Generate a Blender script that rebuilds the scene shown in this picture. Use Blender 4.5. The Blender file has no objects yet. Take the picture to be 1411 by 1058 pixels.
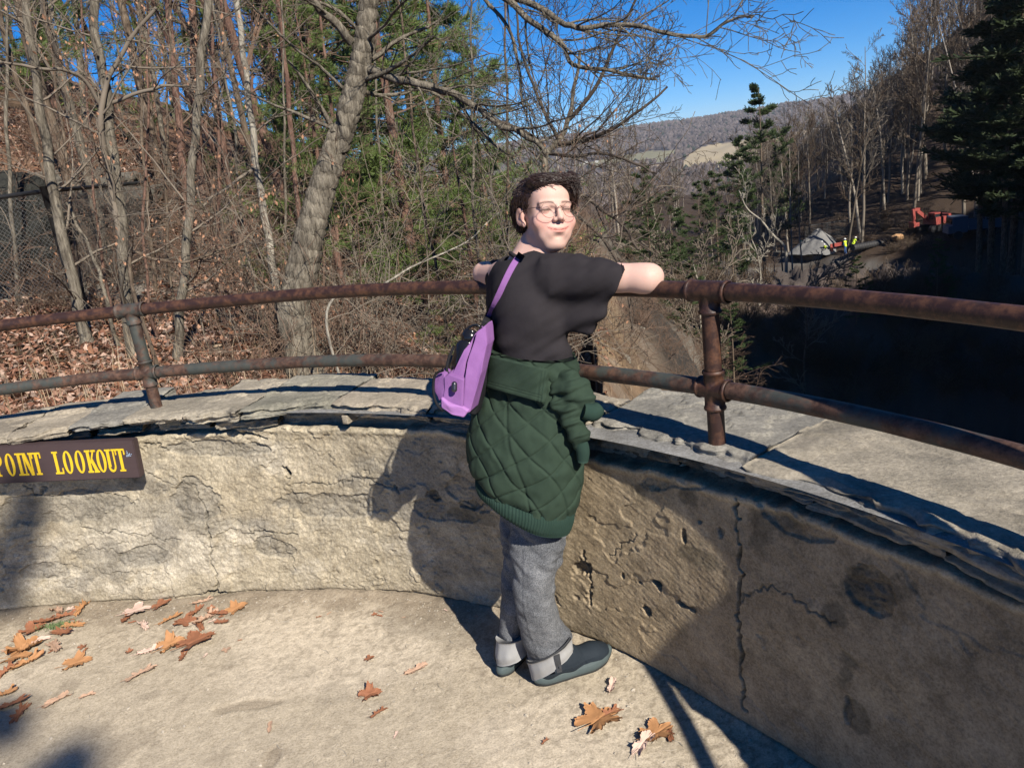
import bpy, bmesh, math, random
import numpy as np
from mathutils import Vector, Matrix
PI = math.pi
random.seed(7)
RNG = np.random.default_rng(7)
SC = bpy.context.scene
COL = SC.collection

# ---------------------------------------------------------------- camera model
FOC, CXP, CYP, CAMH = 1062.8, 705.5, 529.0, 1.55
PITCH, ROLL = math.radians(16.0), math.radians(7.46)
_d = np.array([math.sin(ROLL)*math.cos(PITCH), math.cos(ROLL)*math.cos(PITCH), math.sin(PITCH)])
_f = np.array([0, 0, 1.0]) - math.sin(PITCH)*_d
_f /= np.linalg.norm(_f)
_x = np.cross(_d, _f)
CAMM = np.array([_x, _f, -_d])
EYE = np.array([0, 0, CAMH])

def ray(px, py):
    return CAMM @ np.array([(px-CXP)/FOC, (py-CYP)/FOC, 1.0])
def K(px, py, Y):
    """world point on the sight line of a photo pixel at depth y = Y"""
    w = ray(px, py)
    return EYE + w*(Y/w[1])
def KR(px, py, rng):
    w = ray(px, py)
    return EYE + w*(rng/math.hypot(w[0], w[1]))
def KZ(px, py, z):
    w = ray(px, py)
    return EYE + w*((z-CAMH)/w[2])
def TOPX(P):
    v = CAMM.T @ (np.asarray(P)-EYE)
    return v[0]/v[2]*FOC+CXP, v[1]/v[2]*FOC+CYP
WC = np.array([-1.858, -0.033])      # centre of the round lookout
RAILR = 3.01
def KW(px, py, R=2.95):
    """(theta degrees, z) where a sight line meets the cylinder of the wall"""
    w = ray(px, py); o = -WC
    a = w[0]**2+w[1]**2; b = o[0]*w[0]+o[1]*w[1]; c = o@o-R*R
    t = (-b+math.sqrt(b*b-a*c))/a
    P = EYE+w*t
    return math.degrees(math.atan2(P[1]-WC[1], P[0]-WC[0])), P[2]
def pol(th, r, z=0.0):
    t = math.radians(th)
    return np.array([WC[0]+r*math.cos(t), WC[1]+r*math.sin(t), z])

cam = bpy.data.cameras.new('camera'); co = bpy.data.objects.new('camera', cam); COL.objects.link(co)
cam.sensor_width = 36; cam.lens = 36*FOC/1411; cam.clip_start = .05; cam.clip_end = 20000
m = Matrix.Identity(4)
for j, v in enumerate(([1, 0, 0], [0, -1, 0], [0, 0, -1])):
    w = CAMM @ np.array(v, float)
    for i in range(3): m[i][j] = w[i]
for i in range(3): m[i][3] = EYE[i]
co.matrix_world = m
SC.camera = co

# ---------------------------------------------------------------- light
SUN_EL = 36.5; SH_AZ = 118.5
sa = math.radians(SH_AZ); se = math.radians(SUN_EL)
LDIR = Vector((math.cos(sa)*math.cos(se), math.sin(sa)*math.cos(se), -math.sin(se)))
sl = bpy.data.lights.new('sun', 'SUN'); sl.energy = 5.0; sl.angle = math.radians(.53); sl.color = (1, .93, .82)
so = bpy.data.objects.new('sun', sl); COL.objects.link(so); so.rotation_euler = LDIR.to_track_quat('-Z', 'Y').to_euler()
W = bpy.data.worlds.new('World'); SC.world = W; W.use_nodes = True
nt = W.node_tree; nt.nodes.clear()
sky = nt.nodes.new('ShaderNodeTexSky'); sky.sky_type = 'NISHITA'; sky.sun_disc = False
sky.sun_elevation = se; sky.sun_rotation = math.radians(90-(SH_AZ+180))
sky.altitude = 3000; sky.air_density = 1.0; sky.dust_density = 0; sky.ozone_density = 10
bg = nt.nodes.new('ShaderNodeBackground'); bg.inputs[1].default_value = .082
wo = nt.nodes.new('ShaderNodeOutputWorld')
hs_ = nt.nodes.new('ShaderNodeHueSaturation'); hs_.inputs['Saturation'].default_value = 1.2; nt.links.new(sky.outputs[0], hs_.inputs['Color']); nt.links.new(hs_.outputs[0], bg.inputs[0]); nt.links.new(bg.outputs[0], wo.inputs[0])
SC.view_settings.view_transform = 'Standard'; SC.view_settings.look = 'None'; SC.view_settings.exposure = .58; SC.view_settings.gamma = 1
SC.cycles.max_bounces = 5; SC.cycles.diffuse_bounces = 1; SC.cycles.transparent_max_bounces = 6
SC.cycles.sample_clamp_indirect = 4
try: SC.cycles.use_denoising = True
except Exception: pass

# ---------------------------------------------------------------- objects
def tag(o, label=None, cat=None, group=None, kind=None):
    if label: o['label'] = label
    if cat: o['category'] = cat
    if group: o['group'] = group
    if kind: o['kind'] = kind
    return o
def empty(name, loc=(0, 0, 0), rz=0, **k):
    o = bpy.data.objects.new(name, None); COL.objects.link(o)
    o.location = loc; o.rotation_euler = (0, 0, rz); o.empty_display_size = .1
    return tag(o, **k)
def link(name, me, mat=None, parent=None, **k):
    o = bpy.data.objects.new(name, me); COL.objects.link(o)
    if parent is not None:
        o.parent = parent
    if mat is not None:
        for mm in (mat if isinstance(mat, (list, tuple)) else [mat]): me.materials.append(mm)
    return tag(o, **k)
def mesh(name, V, F, smooth=True, attrs=None, origin=None):
    """V (n,3) array, F (m,3|4) int array or list of both"""
    V = np.asarray(V, np.float32)
    if origin is not None: V = V-np.asarray(origin, np.float32)
    me = bpy.data.meshes.new(name)
    Fs = F if isinstance(F, list) else [F]
    Fs = [np.asarray(f, np.int32) for f in Fs if len(f)]
    me.vertices.add(len(V)); me.vertices.foreach_set('co', V.ravel())
    nl = sum(f.size for f in Fs); nf = sum(len(f) for f in Fs)
    me.loops.add(nl); me.polygons.add(nf)
    me.loops.foreach_set('vertex_index', np.concatenate([f.ravel() for f in Fs]))
    tot = np.concatenate([np.full(len(f), f.shape[1], np.int32) for f in Fs])
    st = np.concatenate([[0], np.cumsum(tot)[:-1]]).astype(np.int32)
    me.polygons.foreach_set('loop_start', st)
    me.update(calc_edges=True)
    me.polygons.foreach_set('use_smooth', np.full(nf, smooth))
    for an, av in (attrs or {}).items():
        av = np.asarray(av, np.float32)
        if av.ndim == 1:
            a = me.attributes.new(an, 'FLOAT', 'POINT'); a.data.foreach_set('value', av)
        else:
            if av.shape[1] == 3: av = np.c_[av, np.ones(len(av), np.float32)]
            a = me.attributes.new(an, 'FLOAT_COLOR', 'POINT'); a.data.foreach_set('color', av.ravel())
    return me
def gridfaces(nu, nv, wrapu=False, wrapv=False):
    """vertex index = iu*nv + iv"""
    iu = np.arange(nu if wrapu else nu-1); iv = np.arange(nv if wrapv else nv-1)
    a, b = np.meshgrid(iu, iv, indexing='ij'); a = a.ravel(); b = b.ravel()
    a2 = (a+1) % nu; b2 = (b+1) % nv
    return np.stack([a*nv+b, a2*nv+b, a2*nv+b2, a*nv+b2], 1)
class MB:
    def __init__(s): s.V = []; s.F3 = []; s.F4 = []; s.n = 0; s.A = []
    def add(s, V, F, a=0.0):
        V = np.asarray(V, float); F = np.asarray(F, int)
        if len(F): (s.F3 if F.shape[1] == 3 else s.F4).append(F+s.n)
        s.V.append(V); s.n += len(V); s.A.append(np.full(len(V), a) if np.isscalar(a) else a)
    def box(s, c, h, M=None, a=0.0):
        v = np.array([[x, y, z] for x in (-1, 1) for y in (-1, 1) for z in (-1, 1)], float)*np.asarray(h)
        if M is not None: v = v@np.asarray(M).T
        s.add(v+np.asarray(c), [[0, 1, 3, 2], [4, 6, 7, 5], [0, 4, 5, 1], [2, 3, 7, 6], [0, 2, 6, 4], [1, 5, 7, 3]], a)
    def tube(s, P, R, n=8, cap=True, a=0.0):
        V, F, C = tubev(P, R, n, cap)
        s.add(V, F, a)
        if cap and len(C): s.F3.append(C+s.n-len(V))
    def mesh(s, name, smooth=True, origin=None, attr=None):
        V = np.concatenate(s.V); F = []
        if s.F4: F.append(np.concatenate(s.F4))
        if s.F3: F.append(np.concatenate(s.F3))
        return mesh(name, V, F, smooth, {attr: np.concatenate(s.A)} if attr else None, origin)
def frames(P):
    P = np.asarray(P, float)
    T = np.gradient(P, axis=0); T /= np.linalg.norm(T, axis=1)[:, None]+1e-12
    up = np.array([0, 0, 1.0]) if abs(T[0][2]) < .9 else np.array([1.0, 0, 0])
    N = np.empty_like(T); n = np.cross(up, T[0]); n /= np.linalg.norm(n); N[0] = n
    for i in range(1, len(P)):
        n = n-T[i]*(n@T[i]); l = np.linalg.norm(n)
        n = n/l if l > 1e-6 else N[i-1]
        N[i] = n
    return T, N, np.cross(T, N)
def tubev(P, R, n=8, cap=True):
    P = np.asarray(P, float); R = np.broadcast_to(np.asarray(R, float), (len(P),))
    T, N, B = frames(P)
    a = np.arange(n)*2*PI/n
    V = P[:, None]+R[:, None, None]*(np.cos(a)[None, :, None]*N[:, None]+np.sin(a)[None, :, None]*B[:, None])
    V = V.reshape(-1, 3); F = gridfaces(len(P), n, wrapv=True)
    C = np.zeros((0, 3), int)
    if cap:
        V = np.concatenate([V, P[:1], P[-1:]]); m0 = len(V)-2
        i = np.arange(n); j = (i+1) % n; o = (len(P)-1)*n
        C = np.concatenate([np.stack([j, i, np.full(n, m0)], 1), np.stack([o+i, o+j, np.full(n, m0+1)], 1)])
    return V, F, C
def resample(P, n):
    """catmull-rom through P, n samples"""
    P = np.asarray(P, float); m = len(P)
    Q = np.concatenate([[2*P[0]-P[1]], P, [2*P[-1]-P[-2]]])
    t = np.linspace(0, m-1-1e-9, n); i = t.astype(int); u = (t-i)[:, None]
    a, b, c, d = Q[i], Q[i+1], Q[i+2], Q[i+3]
    return .5*((2*b)+(-a+c)*u+(2*a-5*b+4*c-d)*u*u+(-a+3*b-3*c+d)*u**3)

# ---------------------------------------------------------------- noise
def _h(i, j, k, s):
    n = (i.astype(np.int64)*374761393+j.astype(np.int64)*668265263+k.astype(np.int64)*2147483647+s*1274126177) & 0xffffffff
    n = ((n ^ (n >> 13))*1274126177) & 0xffffffff
    n = ((n ^ (n >> 16))*2246822519) & 0xffffffff
    return ((n ^ (n >> 15)) & 0xffffff)/float(0xffffff)
def noise(x, y, z=None, seed=0):
    x = np.asarray(x, float); y = np.asarray(y, float)
    z = np.zeros_like(x) if z is None else np.asarray(z, float)
    x, y, z = np.broadcast_arrays(x, y, z)
    i = np.floor(x).astype(np.int64); j = np.floor(y).astype(np.int64); k = np.floor(z).astype(np.int64)
    u = x-i; v = y-j; w = z-k
    u = u*u*(3-2*u); v = v*v*(3-2*v); w = w*w*(3-2*w)
    r = 0
    flat = not w.any()
    for dk in ((0,) if flat else (0, 1)):
        a = _h(i, j, k+dk, seed)*(1-u)+_h(i+1, j, k+dk, seed)*u
        b = _h(i, j+1, k+dk, seed)*(1-u)+_h(i+1, j+1, k+dk, seed)*u
        q = a*(1-v)+b*v
        r = r+q*(w if dk else (1-w))
    return r*2-1
def fbm(x, y, z=None, o=4, seed=0, g=.5):
    a = 1.0; s = 0; t = 0; f = 1.0
    for q in range(o):
        s = s+a*noise(np.asarray(x)*f, np.asarray(y)*f, None if z is None else np.asarray(z)*f, seed+q*17); t += a; a *= g; f *= 2.03
    return s/t
def ridged(x, y, z=None, o=4, seed=0):
    return 1-np.abs(fbm(x, y, z, o, seed))*2
def sstep(a, b, x):
    t = np.clip((x-a)/(b-a), 0, 1); return t*t*(3-2*t)
def worley(x, y, seed=0):
    """distance to nearest and second nearest feature point, id"""
    x = np.asarray(x, float); y = np.asarray(y, float)
    i = np.floor(x).astype(np.int64); j = np.floor(y).astype(np.int64)
    d1 = np.full(x.shape, 9.0); d2 = d1.copy(); idv = np.zeros(x.shape); z0 = np.zeros_like(i)
    for a in (-1, 0, 1):
        for b in (-1, 0, 1):
            hx = _h(i+a, j+b, z0, seed); hy = _h(i+a, j+b, z0, seed+5); hid = _h(i+a, j+b, z0, seed+9)
            d = np.hypot(i+a+hx-x, j+b+hy-y)
            m1 = d < d1
            d2 = np.where(m1, d1, np.minimum(d2, d)); idv = np.where(m1, hid, idv); d1 = np.where(m1, d, d1)
    return d1, d2, idv
def segd(x, y, pts):
    """distance from (x,y) to a polyline"""
    best = np.full(np.shape(x), 1e9)
    for (ax, ay), (bx, by) in zip(pts[:-1], pts[1:]):
        dx, dy = bx-ax, by-ay
        t = np.clip(((x-ax)*dx+(y-ay)*dy)/(dx*dx+dy*dy+1e-12), 0, 1)
        best = np.minimum(best, np.hypot(x-ax-t*dx, y-ay-t*dy))
    return best

# ---------------------------------------------------------------- materials
def mat(name, build):
    m = bpy.data.materials.new(name); m.use_nodes = True
    n = m.node_tree; n.nodes.clear()
    out = n.nodes.new('ShaderNodeOutputMaterial'); b = n.nodes.new('ShaderNodeBsdfPrincipled')
    n.links.new(b.outputs[0], out.inputs[0])
    build(NT(n, b)); return m
class NT:
    def __init__(s, n, b): s.n = n; s.b = b
    def node(s, t, **k):
        x = s.n.nodes.new(t)
        for a, v in k.items(): setattr(x, a, v)
        return x
    def lk(s, a, b): s.n.links.new(a, b)
    def coord(s, kind='Object', scale=None):
        c = s.node('ShaderNodeTexCoord').outputs[kind]
        if scale is None: return c
        mp = s.node('ShaderNodeMapping'); mp.inputs['Scale'].default_value = scale; s.lk(c, mp.inputs[0]); return mp.outputs[0]
    def noise(s, scale, detail=4, rough=.6, vec=None, out=0, dist=0):
        x = s.node('ShaderNodeTexNoise'); x.inputs['Scale'].default_value = scale; x.inputs['Detail'].default_value = detail
        x.inputs['Roughness'].default_value = rough; x.inputs['Distortion'].default_value = dist
        s.lk(vec if vec is not None else s.coord(), x.inputs[0]); return x.outputs[out]
    def cn(s, scale, detail=4, rough=.7, lo=.36, hi=.64, vec=None):
        return s.ramp(s.noise(scale, detail, rough, vec), [(lo, (0, 0, 0)), (hi, (1, 1, 1))])
    def vor(s, scale, vec=None, feature='F1', out='Distance'):
        x = s.node('ShaderNodeTexVoronoi', feature=feature); x.inputs['Scale'].default_value = scale
        s.lk(vec if vec is not None else s.coord(), x.inputs['Vector']); return x.outputs[out]
    def wave(s, scale, vec, dist=2, detail=2, dirn='X', ds=1):
        x = s.node('ShaderNodeTexWave', bands_direction=dirn); x.inputs['Scale'].default_value = scale
        x.inputs['Distortion'].default_value = dist; x.inputs['Detail'].default_value = detail; x.inputs['Detail Scale'].default_value = ds
        s.lk(vec, x.inputs[0]); return x.outputs['Fac']
    def ramp(s, fac, stops):
        x = s.node('ShaderNodeValToRGB'); e = x.color_ramp.elements
        while len(e) < len(stops): e.new(.5)
        for q, (p, c) in zip(e, stops): q.position = p; q.color = (*c, 1) if len(c) == 3 else c
        s.lk(fac, x.inputs[0]); return x.outputs[0]
    def mix(s, fac, a, b, mode='MIX'):
        x = s.node('ShaderNodeMix', data_type='RGBA', blend_type=mode)
        for i, v in ((0, fac), (6, a), (7, b)):
            if hasattr(v, 'is_output') or not isinstance(v, (int, float, tuple, list)): s.lk(v, x.inputs[i])
            else: x.inputs[i].default_value = v if i == 0 else (*v, 1)
        return x.outputs[2]
    def math(s, op, a, b=None):
        x = s.node('ShaderNodeMath', operation=op)
        for i, v in ((0, a), (1, b)):
            if v is None: continue
            if isinstance(v, (int, float)): x.inputs[i].default_value = v
            else: s.lk(v, x.inputs[i])
        return x.outputs[0]
    def attr(s, name, out='Color'):
        x = s.node('ShaderNodeAttribute'); x.attribute_name = name; return x.outputs[out]
    def rand(s): return s.node('ShaderNodeObjectInfo').outputs['Random']
    def bump(s, h, strength=.5, dist=.01, prev=None):
        x = s.node('ShaderNodeBump'); x.inputs['Strength'].default_value = strength; x.inputs['Distance'].default_value = dist
        s.lk(h, x.inputs['Height'])
        if prev is not None: s.lk(prev, x.inputs['Normal'])
        s.lk(x.outputs[0], s.b.inputs['Normal']); return x.outputs[0]
    def base(s, c, rough=.8, spec=.3, metal=0):
        if isinstance(c, tuple): s.b.inputs['Base Color'].default_value = (*c, 1)
        else: s.lk(c, s.b.inputs['Base Color'])
        if isinstance(rough, (int, float)): s.b.inputs['Roughness'].default_value = rough
        else: s.lk(rough, s.b.inputs['Roughness'])
        s.b.inputs['Specular IOR Level'].default_value = spec; s.b.inputs['Metallic'].default_value = metal
        return s

# ---------------------------------------------------------------- sculpting volumes
import openvdb as vdb
class Vol:
    """signed-distance sculpting grid; every shape only touches its own box"""
    def __init__(s, lo, hi, vox):
        s.lo = np.array(lo, float); s.vox = vox
        s.n = np.ceil((np.array(hi)-s.lo)/vox).astype(int)+1
        s.a = np.full(s.n, .2, np.float32)
    def sub(s, lo, hi):
        i0 = np.maximum(((np.asarray(lo)-s.lo)/s.vox).astype(int)-1, 0); i1 = np.minimum(((np.asarray(hi)-s.lo)/s.vox).astype(int)+2, s.n)
        if (i1 <= i0).any(): return None, None
        sl = tuple(slice(a, b) for a, b in zip(i0, i1))
        ax = [s.lo[k]+s.vox*np.arange(i0[k], i1[k]) for k in range(3)]
        return sl, np.meshgrid(*ax, indexing='ij', sparse=True)
    def put(s, sl, d, k, mode):
        a = s.a[sl]
        if mode == 'add':
            if k > 0:
                h = np.clip(.5+.5*(a-d)/k, 0, 1); s.a[sl] = a*(1-h)+d*h-k*h*(1-h)
            else: s.a[sl] = np.minimum(a, d)
        else:
            if k > 0:
                h = np.clip(.5-.5*(a+d)/k, 0, 1); s.a[sl] = a*(1-h)-d*h+k*h*(1-h)
            else: s.a[sl] = np.maximum(a, -d)
    def cap(s, p, q, r1, r2=None, k=.01, mode='add'):
        p = np.asarray(p, float); q = np.asarray(q, float); r2 = r1 if r2 is None else r2
        m = max(r1, r2)+k+.012
        sl, X = s.sub(np.minimum(p, q)-m, np.maximum(p, q)+m)
        if sl is None: return
        d = q-p; L = d@d+1e-12
        e = [X[i]-p[i] for i in range(3)]
        t = np.clip((e[0]*d[0]+e[1]*d[1]+e[2]*d[2])/L, 0, 1)
        D = np.sqrt((e[0]-t*d[0])**2+(e[1]-t*d[1])**2+(e[2]-t*d[2])**2)-(r1+(r2-r1)*t)
        s.put(sl, D, k, mode)
    def ell(s, c, r, M=None, k=.01, mode='add'):
        c = np.asarray(c, float); r = np.asarray(r, float); m = r.max()+k+.012
        sl, X = s.sub(c-m, c+m)
        if sl is None: return
        e = [X[i]-c[i] for i in range(3)]
        if M is not None:
            M = np.asarray(M)       # columns = local axes in world
            e = [e[0]*M[0, j]+e[1]*M[1, j]+e[2]*M[2, j] for j in range(3)]
        k0 = np.sqrt((e[0]/r[0])**2+(e[1]/r[1])**2+(e[2]/r[2])**2)
        k1 = np.sqrt((e[0]/r[0]**2)**2+(e[1]/r[1]**2)**2+(e[2]/r[2]**2)**2)+1e-9
        D = k0*(k0-1)/k1
        D = np.where(k0 < 1e-3, -r.min(), D)
        s.put(sl, D, k, mode)
    def box(s, c, h, M=None, rd=.005, k=.01, mode='add'):
        c = np.asarray(c, float); h = np.asarray(h, float); m = np.linalg.norm(h)+k+.012
        sl, X = s.sub(c-m, c+m)
        if sl is None: return
        e = [X[i]-c[i] for i in range(3)]
        if M is not None:
            M = np.asarray(M); e = [e[0]*M[0, j]+e[1]*M[1, j]+e[2]*M[2, j] for j in range(3)]
        q = [np.abs(e[i])-(h[i]-rd) for i in range(3)]
        D = np.sqrt(sum(np.maximum(x, 0)**2 for x in q))+np.minimum(np.maximum(np.maximum(q[0], q[1]), q[2]), 0)-rd
        s.put(sl, D, k, mode)
    def poly(s, pts, nrm, half, rd, k, mode='add'):
        P = np.array(pts); O = P.mean(0); n = np.asarray(nrm)/np.linalg.norm(nrm)
        e1 = P[1]-P[0]; e1 = e1-n*(e1@n); e1 /= np.linalg.norm(e1); e2 = np.cross(n, e1); m = half+rd+k+.012
        sl, X = s.sub(P.min(0)-m, P.max(0)+m)
        e = [X[i]-O[i] for i in range(3)]
        u = e[0]*e1[0]+e[1]*e1[1]+e[2]*e1[2]; v = e[0]*e2[0]+e[1]*e2[1]+e[2]*e2[2]; w = e[0]*n[0]+e[1]*n[1]+e[2]*n[2]
        Q = np.stack([(P-O)@e1, (P-O)@e2], 1); d = np.full(u.shape, 1e9); sg = np.ones(u.shape)
        for i in range(len(Q)):
            a = Q[i]; b = Q[i-1]; ex, ey = b-a; wx = u-a[0]; wy = v-a[1]
            t = np.clip((wx*ex+wy*ey)/(ex*ex+ey*ey), 0, 1); d = np.minimum(d, (wx-ex*t)**2+(wy-ey*t)**2)
            c1 = v >= a[1]; c2 = v < b[1]; c3 = ex*wy > ey*wx
            sg = np.where((c1 & c2 & c3) | (~c1 & ~c2 & ~c3), -sg, sg)
        d = sg*np.sqrt(d)+rd; z = np.abs(w)-half
        D = np.minimum(np.maximum(d, z), 0)+np.sqrt(np.maximum(d, 0)**2+np.maximum(z, 0)**2)-rd
        s.put(sl, D, k, mode)
    def surf(s):
        g = vdb.FloatGrid(.2); g.copyFromArray(s.a)
        P, T, Q = g.convertToPolygons(isovalue=0.0, adaptivity=0.0)
        V = np.asarray(P)*s.vox+s.lo
        return V, [np.asarray(x)[:, ::-1] for x in (Q, T) if len(x)]
def vnormals(V, Fs):
    N = np.zeros_like(V)
    for F in Fs:
        n = np.cross(V[F[:, 2]]-V[F[:, 0]], V[F[:, -1]]-V[F[:, 1]] if F.shape[1] == 4 else V[F[:, 1]]-V[F[:, 0]])
        if F.shape[1] == 3: n = -n
        for k in range(F.shape[1]): np.add.at(N, F[:, k], n)
    return N/(np.linalg.norm(N, axis=1)[:, None]+1e-12)
# ================================================================ WALL
M_WALL = mat('weathered_concrete', lambda N: (
    N.base(N.mix(.85, N.mix(.8, N.attr('col'), N.mix(N.cn(11, 8, .75, .36, .62), (.62, .60, .56), (1.26, 1.25, 1.22)), 'MULTIPLY'), N.mix(N.cn(150, 4, .8, .38, .58), (.74, .72, .69), (1.18, 1.18, 1.17)), 'MULTIPLY'), .93, .15),
    N.bump(N.noise(260, 4, .75), .6, .003, N.bump(N.noise(45, 6, .75), .5, .008))))
M_SLATE = mat('grey_slate', lambda N: (
    N.base(N.mix(.75, N.mix(N.noise(3.2, 4, .6), (.27, .255, .225), (.40, .375, .32)), N.mix(N.noise(60, 5, .75), (.6, .6, .6), (1.3, 1.3, 1.3)), 'MULTIPLY'), .85, .25),
    N.bump(N.noise(30, 6, .7, N.coord('Object', (1, 1, 4))), .6, .008, N.bump(N.noise(260, 3, .7), .4, .003))))

def crack(pts, jit=.006, sd=0):
    """pixel polyline -> jagged polyline in wall coordinates (arc length, height)"""
    out = []
    for px, py in pts:
        th, z = KW(px, py); out.append((math.radians(th)*2.95, z))
    P = resample(out, len(out)*7)
    r = np.random.default_rng(sd)
    return (P+r.normal(0, jit, P.shape)).tolist()
CR = []   # (polyline, half width, depth)
def addcrack(pts, w, d, j=.006): CR.append((crack(pts, j, len(CR)), w, d))
addcrack([(268, 668), (285, 715), (292, 745), (300, 782), (306, 815)], .004, .020)
addcrack([(200, 650), (230, 665), (268, 668)], .0025, .010)
addcrack([(196, 616), (215, 613), (228, 624)], .004, .014)
addcrack([(205, 592), (240, 592), (286, 588), (318, 595), (360, 606)], .007, .03)
addcrack([(60, 672), (50, 684), (30, 672)], .003, .012)
addcrack([(385, 645), (392, 652), (393, 662)], .005, .025)
addcrack([(140, 738), (160, 731), (200, 735), (222, 741), (250, 742)], .003, .012)
addcrack([(342, 734), (372, 733), (408, 738)], .003, .012)
addcrack([(392, 668), (440, 672), (468, 668), (485, 663), (530, 675), (545, 680)], .003, .010)
addcrack([(1007, 690), (1010, 740), (1016, 790), (1012, 830), (1014, 870), (1018, 930), (1024, 985)], .0038, .024)
addcrack([(1016, 828), (1035, 815), (1060, 812), (1105, 835), (1145, 860)], .0025, .01)
addcrack([(795, 770), (800, 800), (802, 845)], .003, .012)
addcrack([(830, 775), (850, 755), (870, 745)], .002, .007)
addcrack([(655, 700), (680, 712), (700, 730)], .003, .01)
HOLES = []  # (arc, z, ra, rz, depth)
for px, py, a, b, d in [(793, 790, .034, .035, .012), (882, 850, .018, .024, .016), (898, 812, .016, .014, .02), (872, 810, .014, .008, .016), (848, 800, .008, .014, .014),
                        (900, 815, .01, .022, .014), (935, 742, .008, .02, .016), (933, 840, .02, .012, .02), (945, 845, .03, .014, .012), (393, 655, .01, .014, .03),
                        (300, 812, .05, .014, .03), (350, 822, .04, .006, .02), (985, 735, .014, .022, .012), (955, 722, .01, .01, .012), (1165, 975, .014, .05, .006),
                        (913, 655, .03, .008, .03), (590, 690, .03, .02, .012), (1195, 820, .05, .03, .004), (640, 705, .05, .02, .012)]:
    th, z = KW(px, py); HOLES.append((math.radians(th)*2.95, z, a, b, d))
SPALL = []  # polygons of missing skin, roughly elliptic
for px, py, a, b, r in [(450, 700, .22, .055, 0), (80, 700, .3, .07, 0), (375, 755, .09, .05, .1), (270, 690, .12, .1, 0), (600, 710, .14, .05, 0), (640, 690, .12, .06, .2), (930, 660, .14, .04, -.35), (200, 765, .12, .05, 0), (1090, 720, .12, .06, 0), (1190, 820, .06, .06, 0), (290, 620, .22, .035, .05), (60, 790, .1, .04, 0)]:
    th, z = KW(px, py); SPALL.append((math.radians(th)*2.95, z, a, b, r))
STAIN = []  # damp dark patches (own shape)
for px, py, a, b in [(1190, 810, .075, .055), (1080, 700, .10, .06), (960, 775, .05, .022), (700, 690, .1, .06), (640, 720, .1, .03), (1165, 930, .03, .05), (1175, 985, .022, .045), (1140, 850, .03, .03), 
                     (1040, 740, .035, .07), (945, 690, .03, .03), (590, 690, .02, .02), (860, 640, .02, .03), (870, 680, .03, .035)]:
    th, z = KW(px, py); STAIN.append((math.radians(th)*2.95, z, a, b))
BASER = np.array([[-60, 2.95], [20, 2.95], [33.6, 2.948], [38.2, 2.963], [45, 3.0], [49, 3.012], [55.3, 3.03], [63.3, 3.0], [71, 2.957], [78.9, 2.915], [85.2, 2.905], [98, 3.0], [150, 3.0]])

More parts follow.
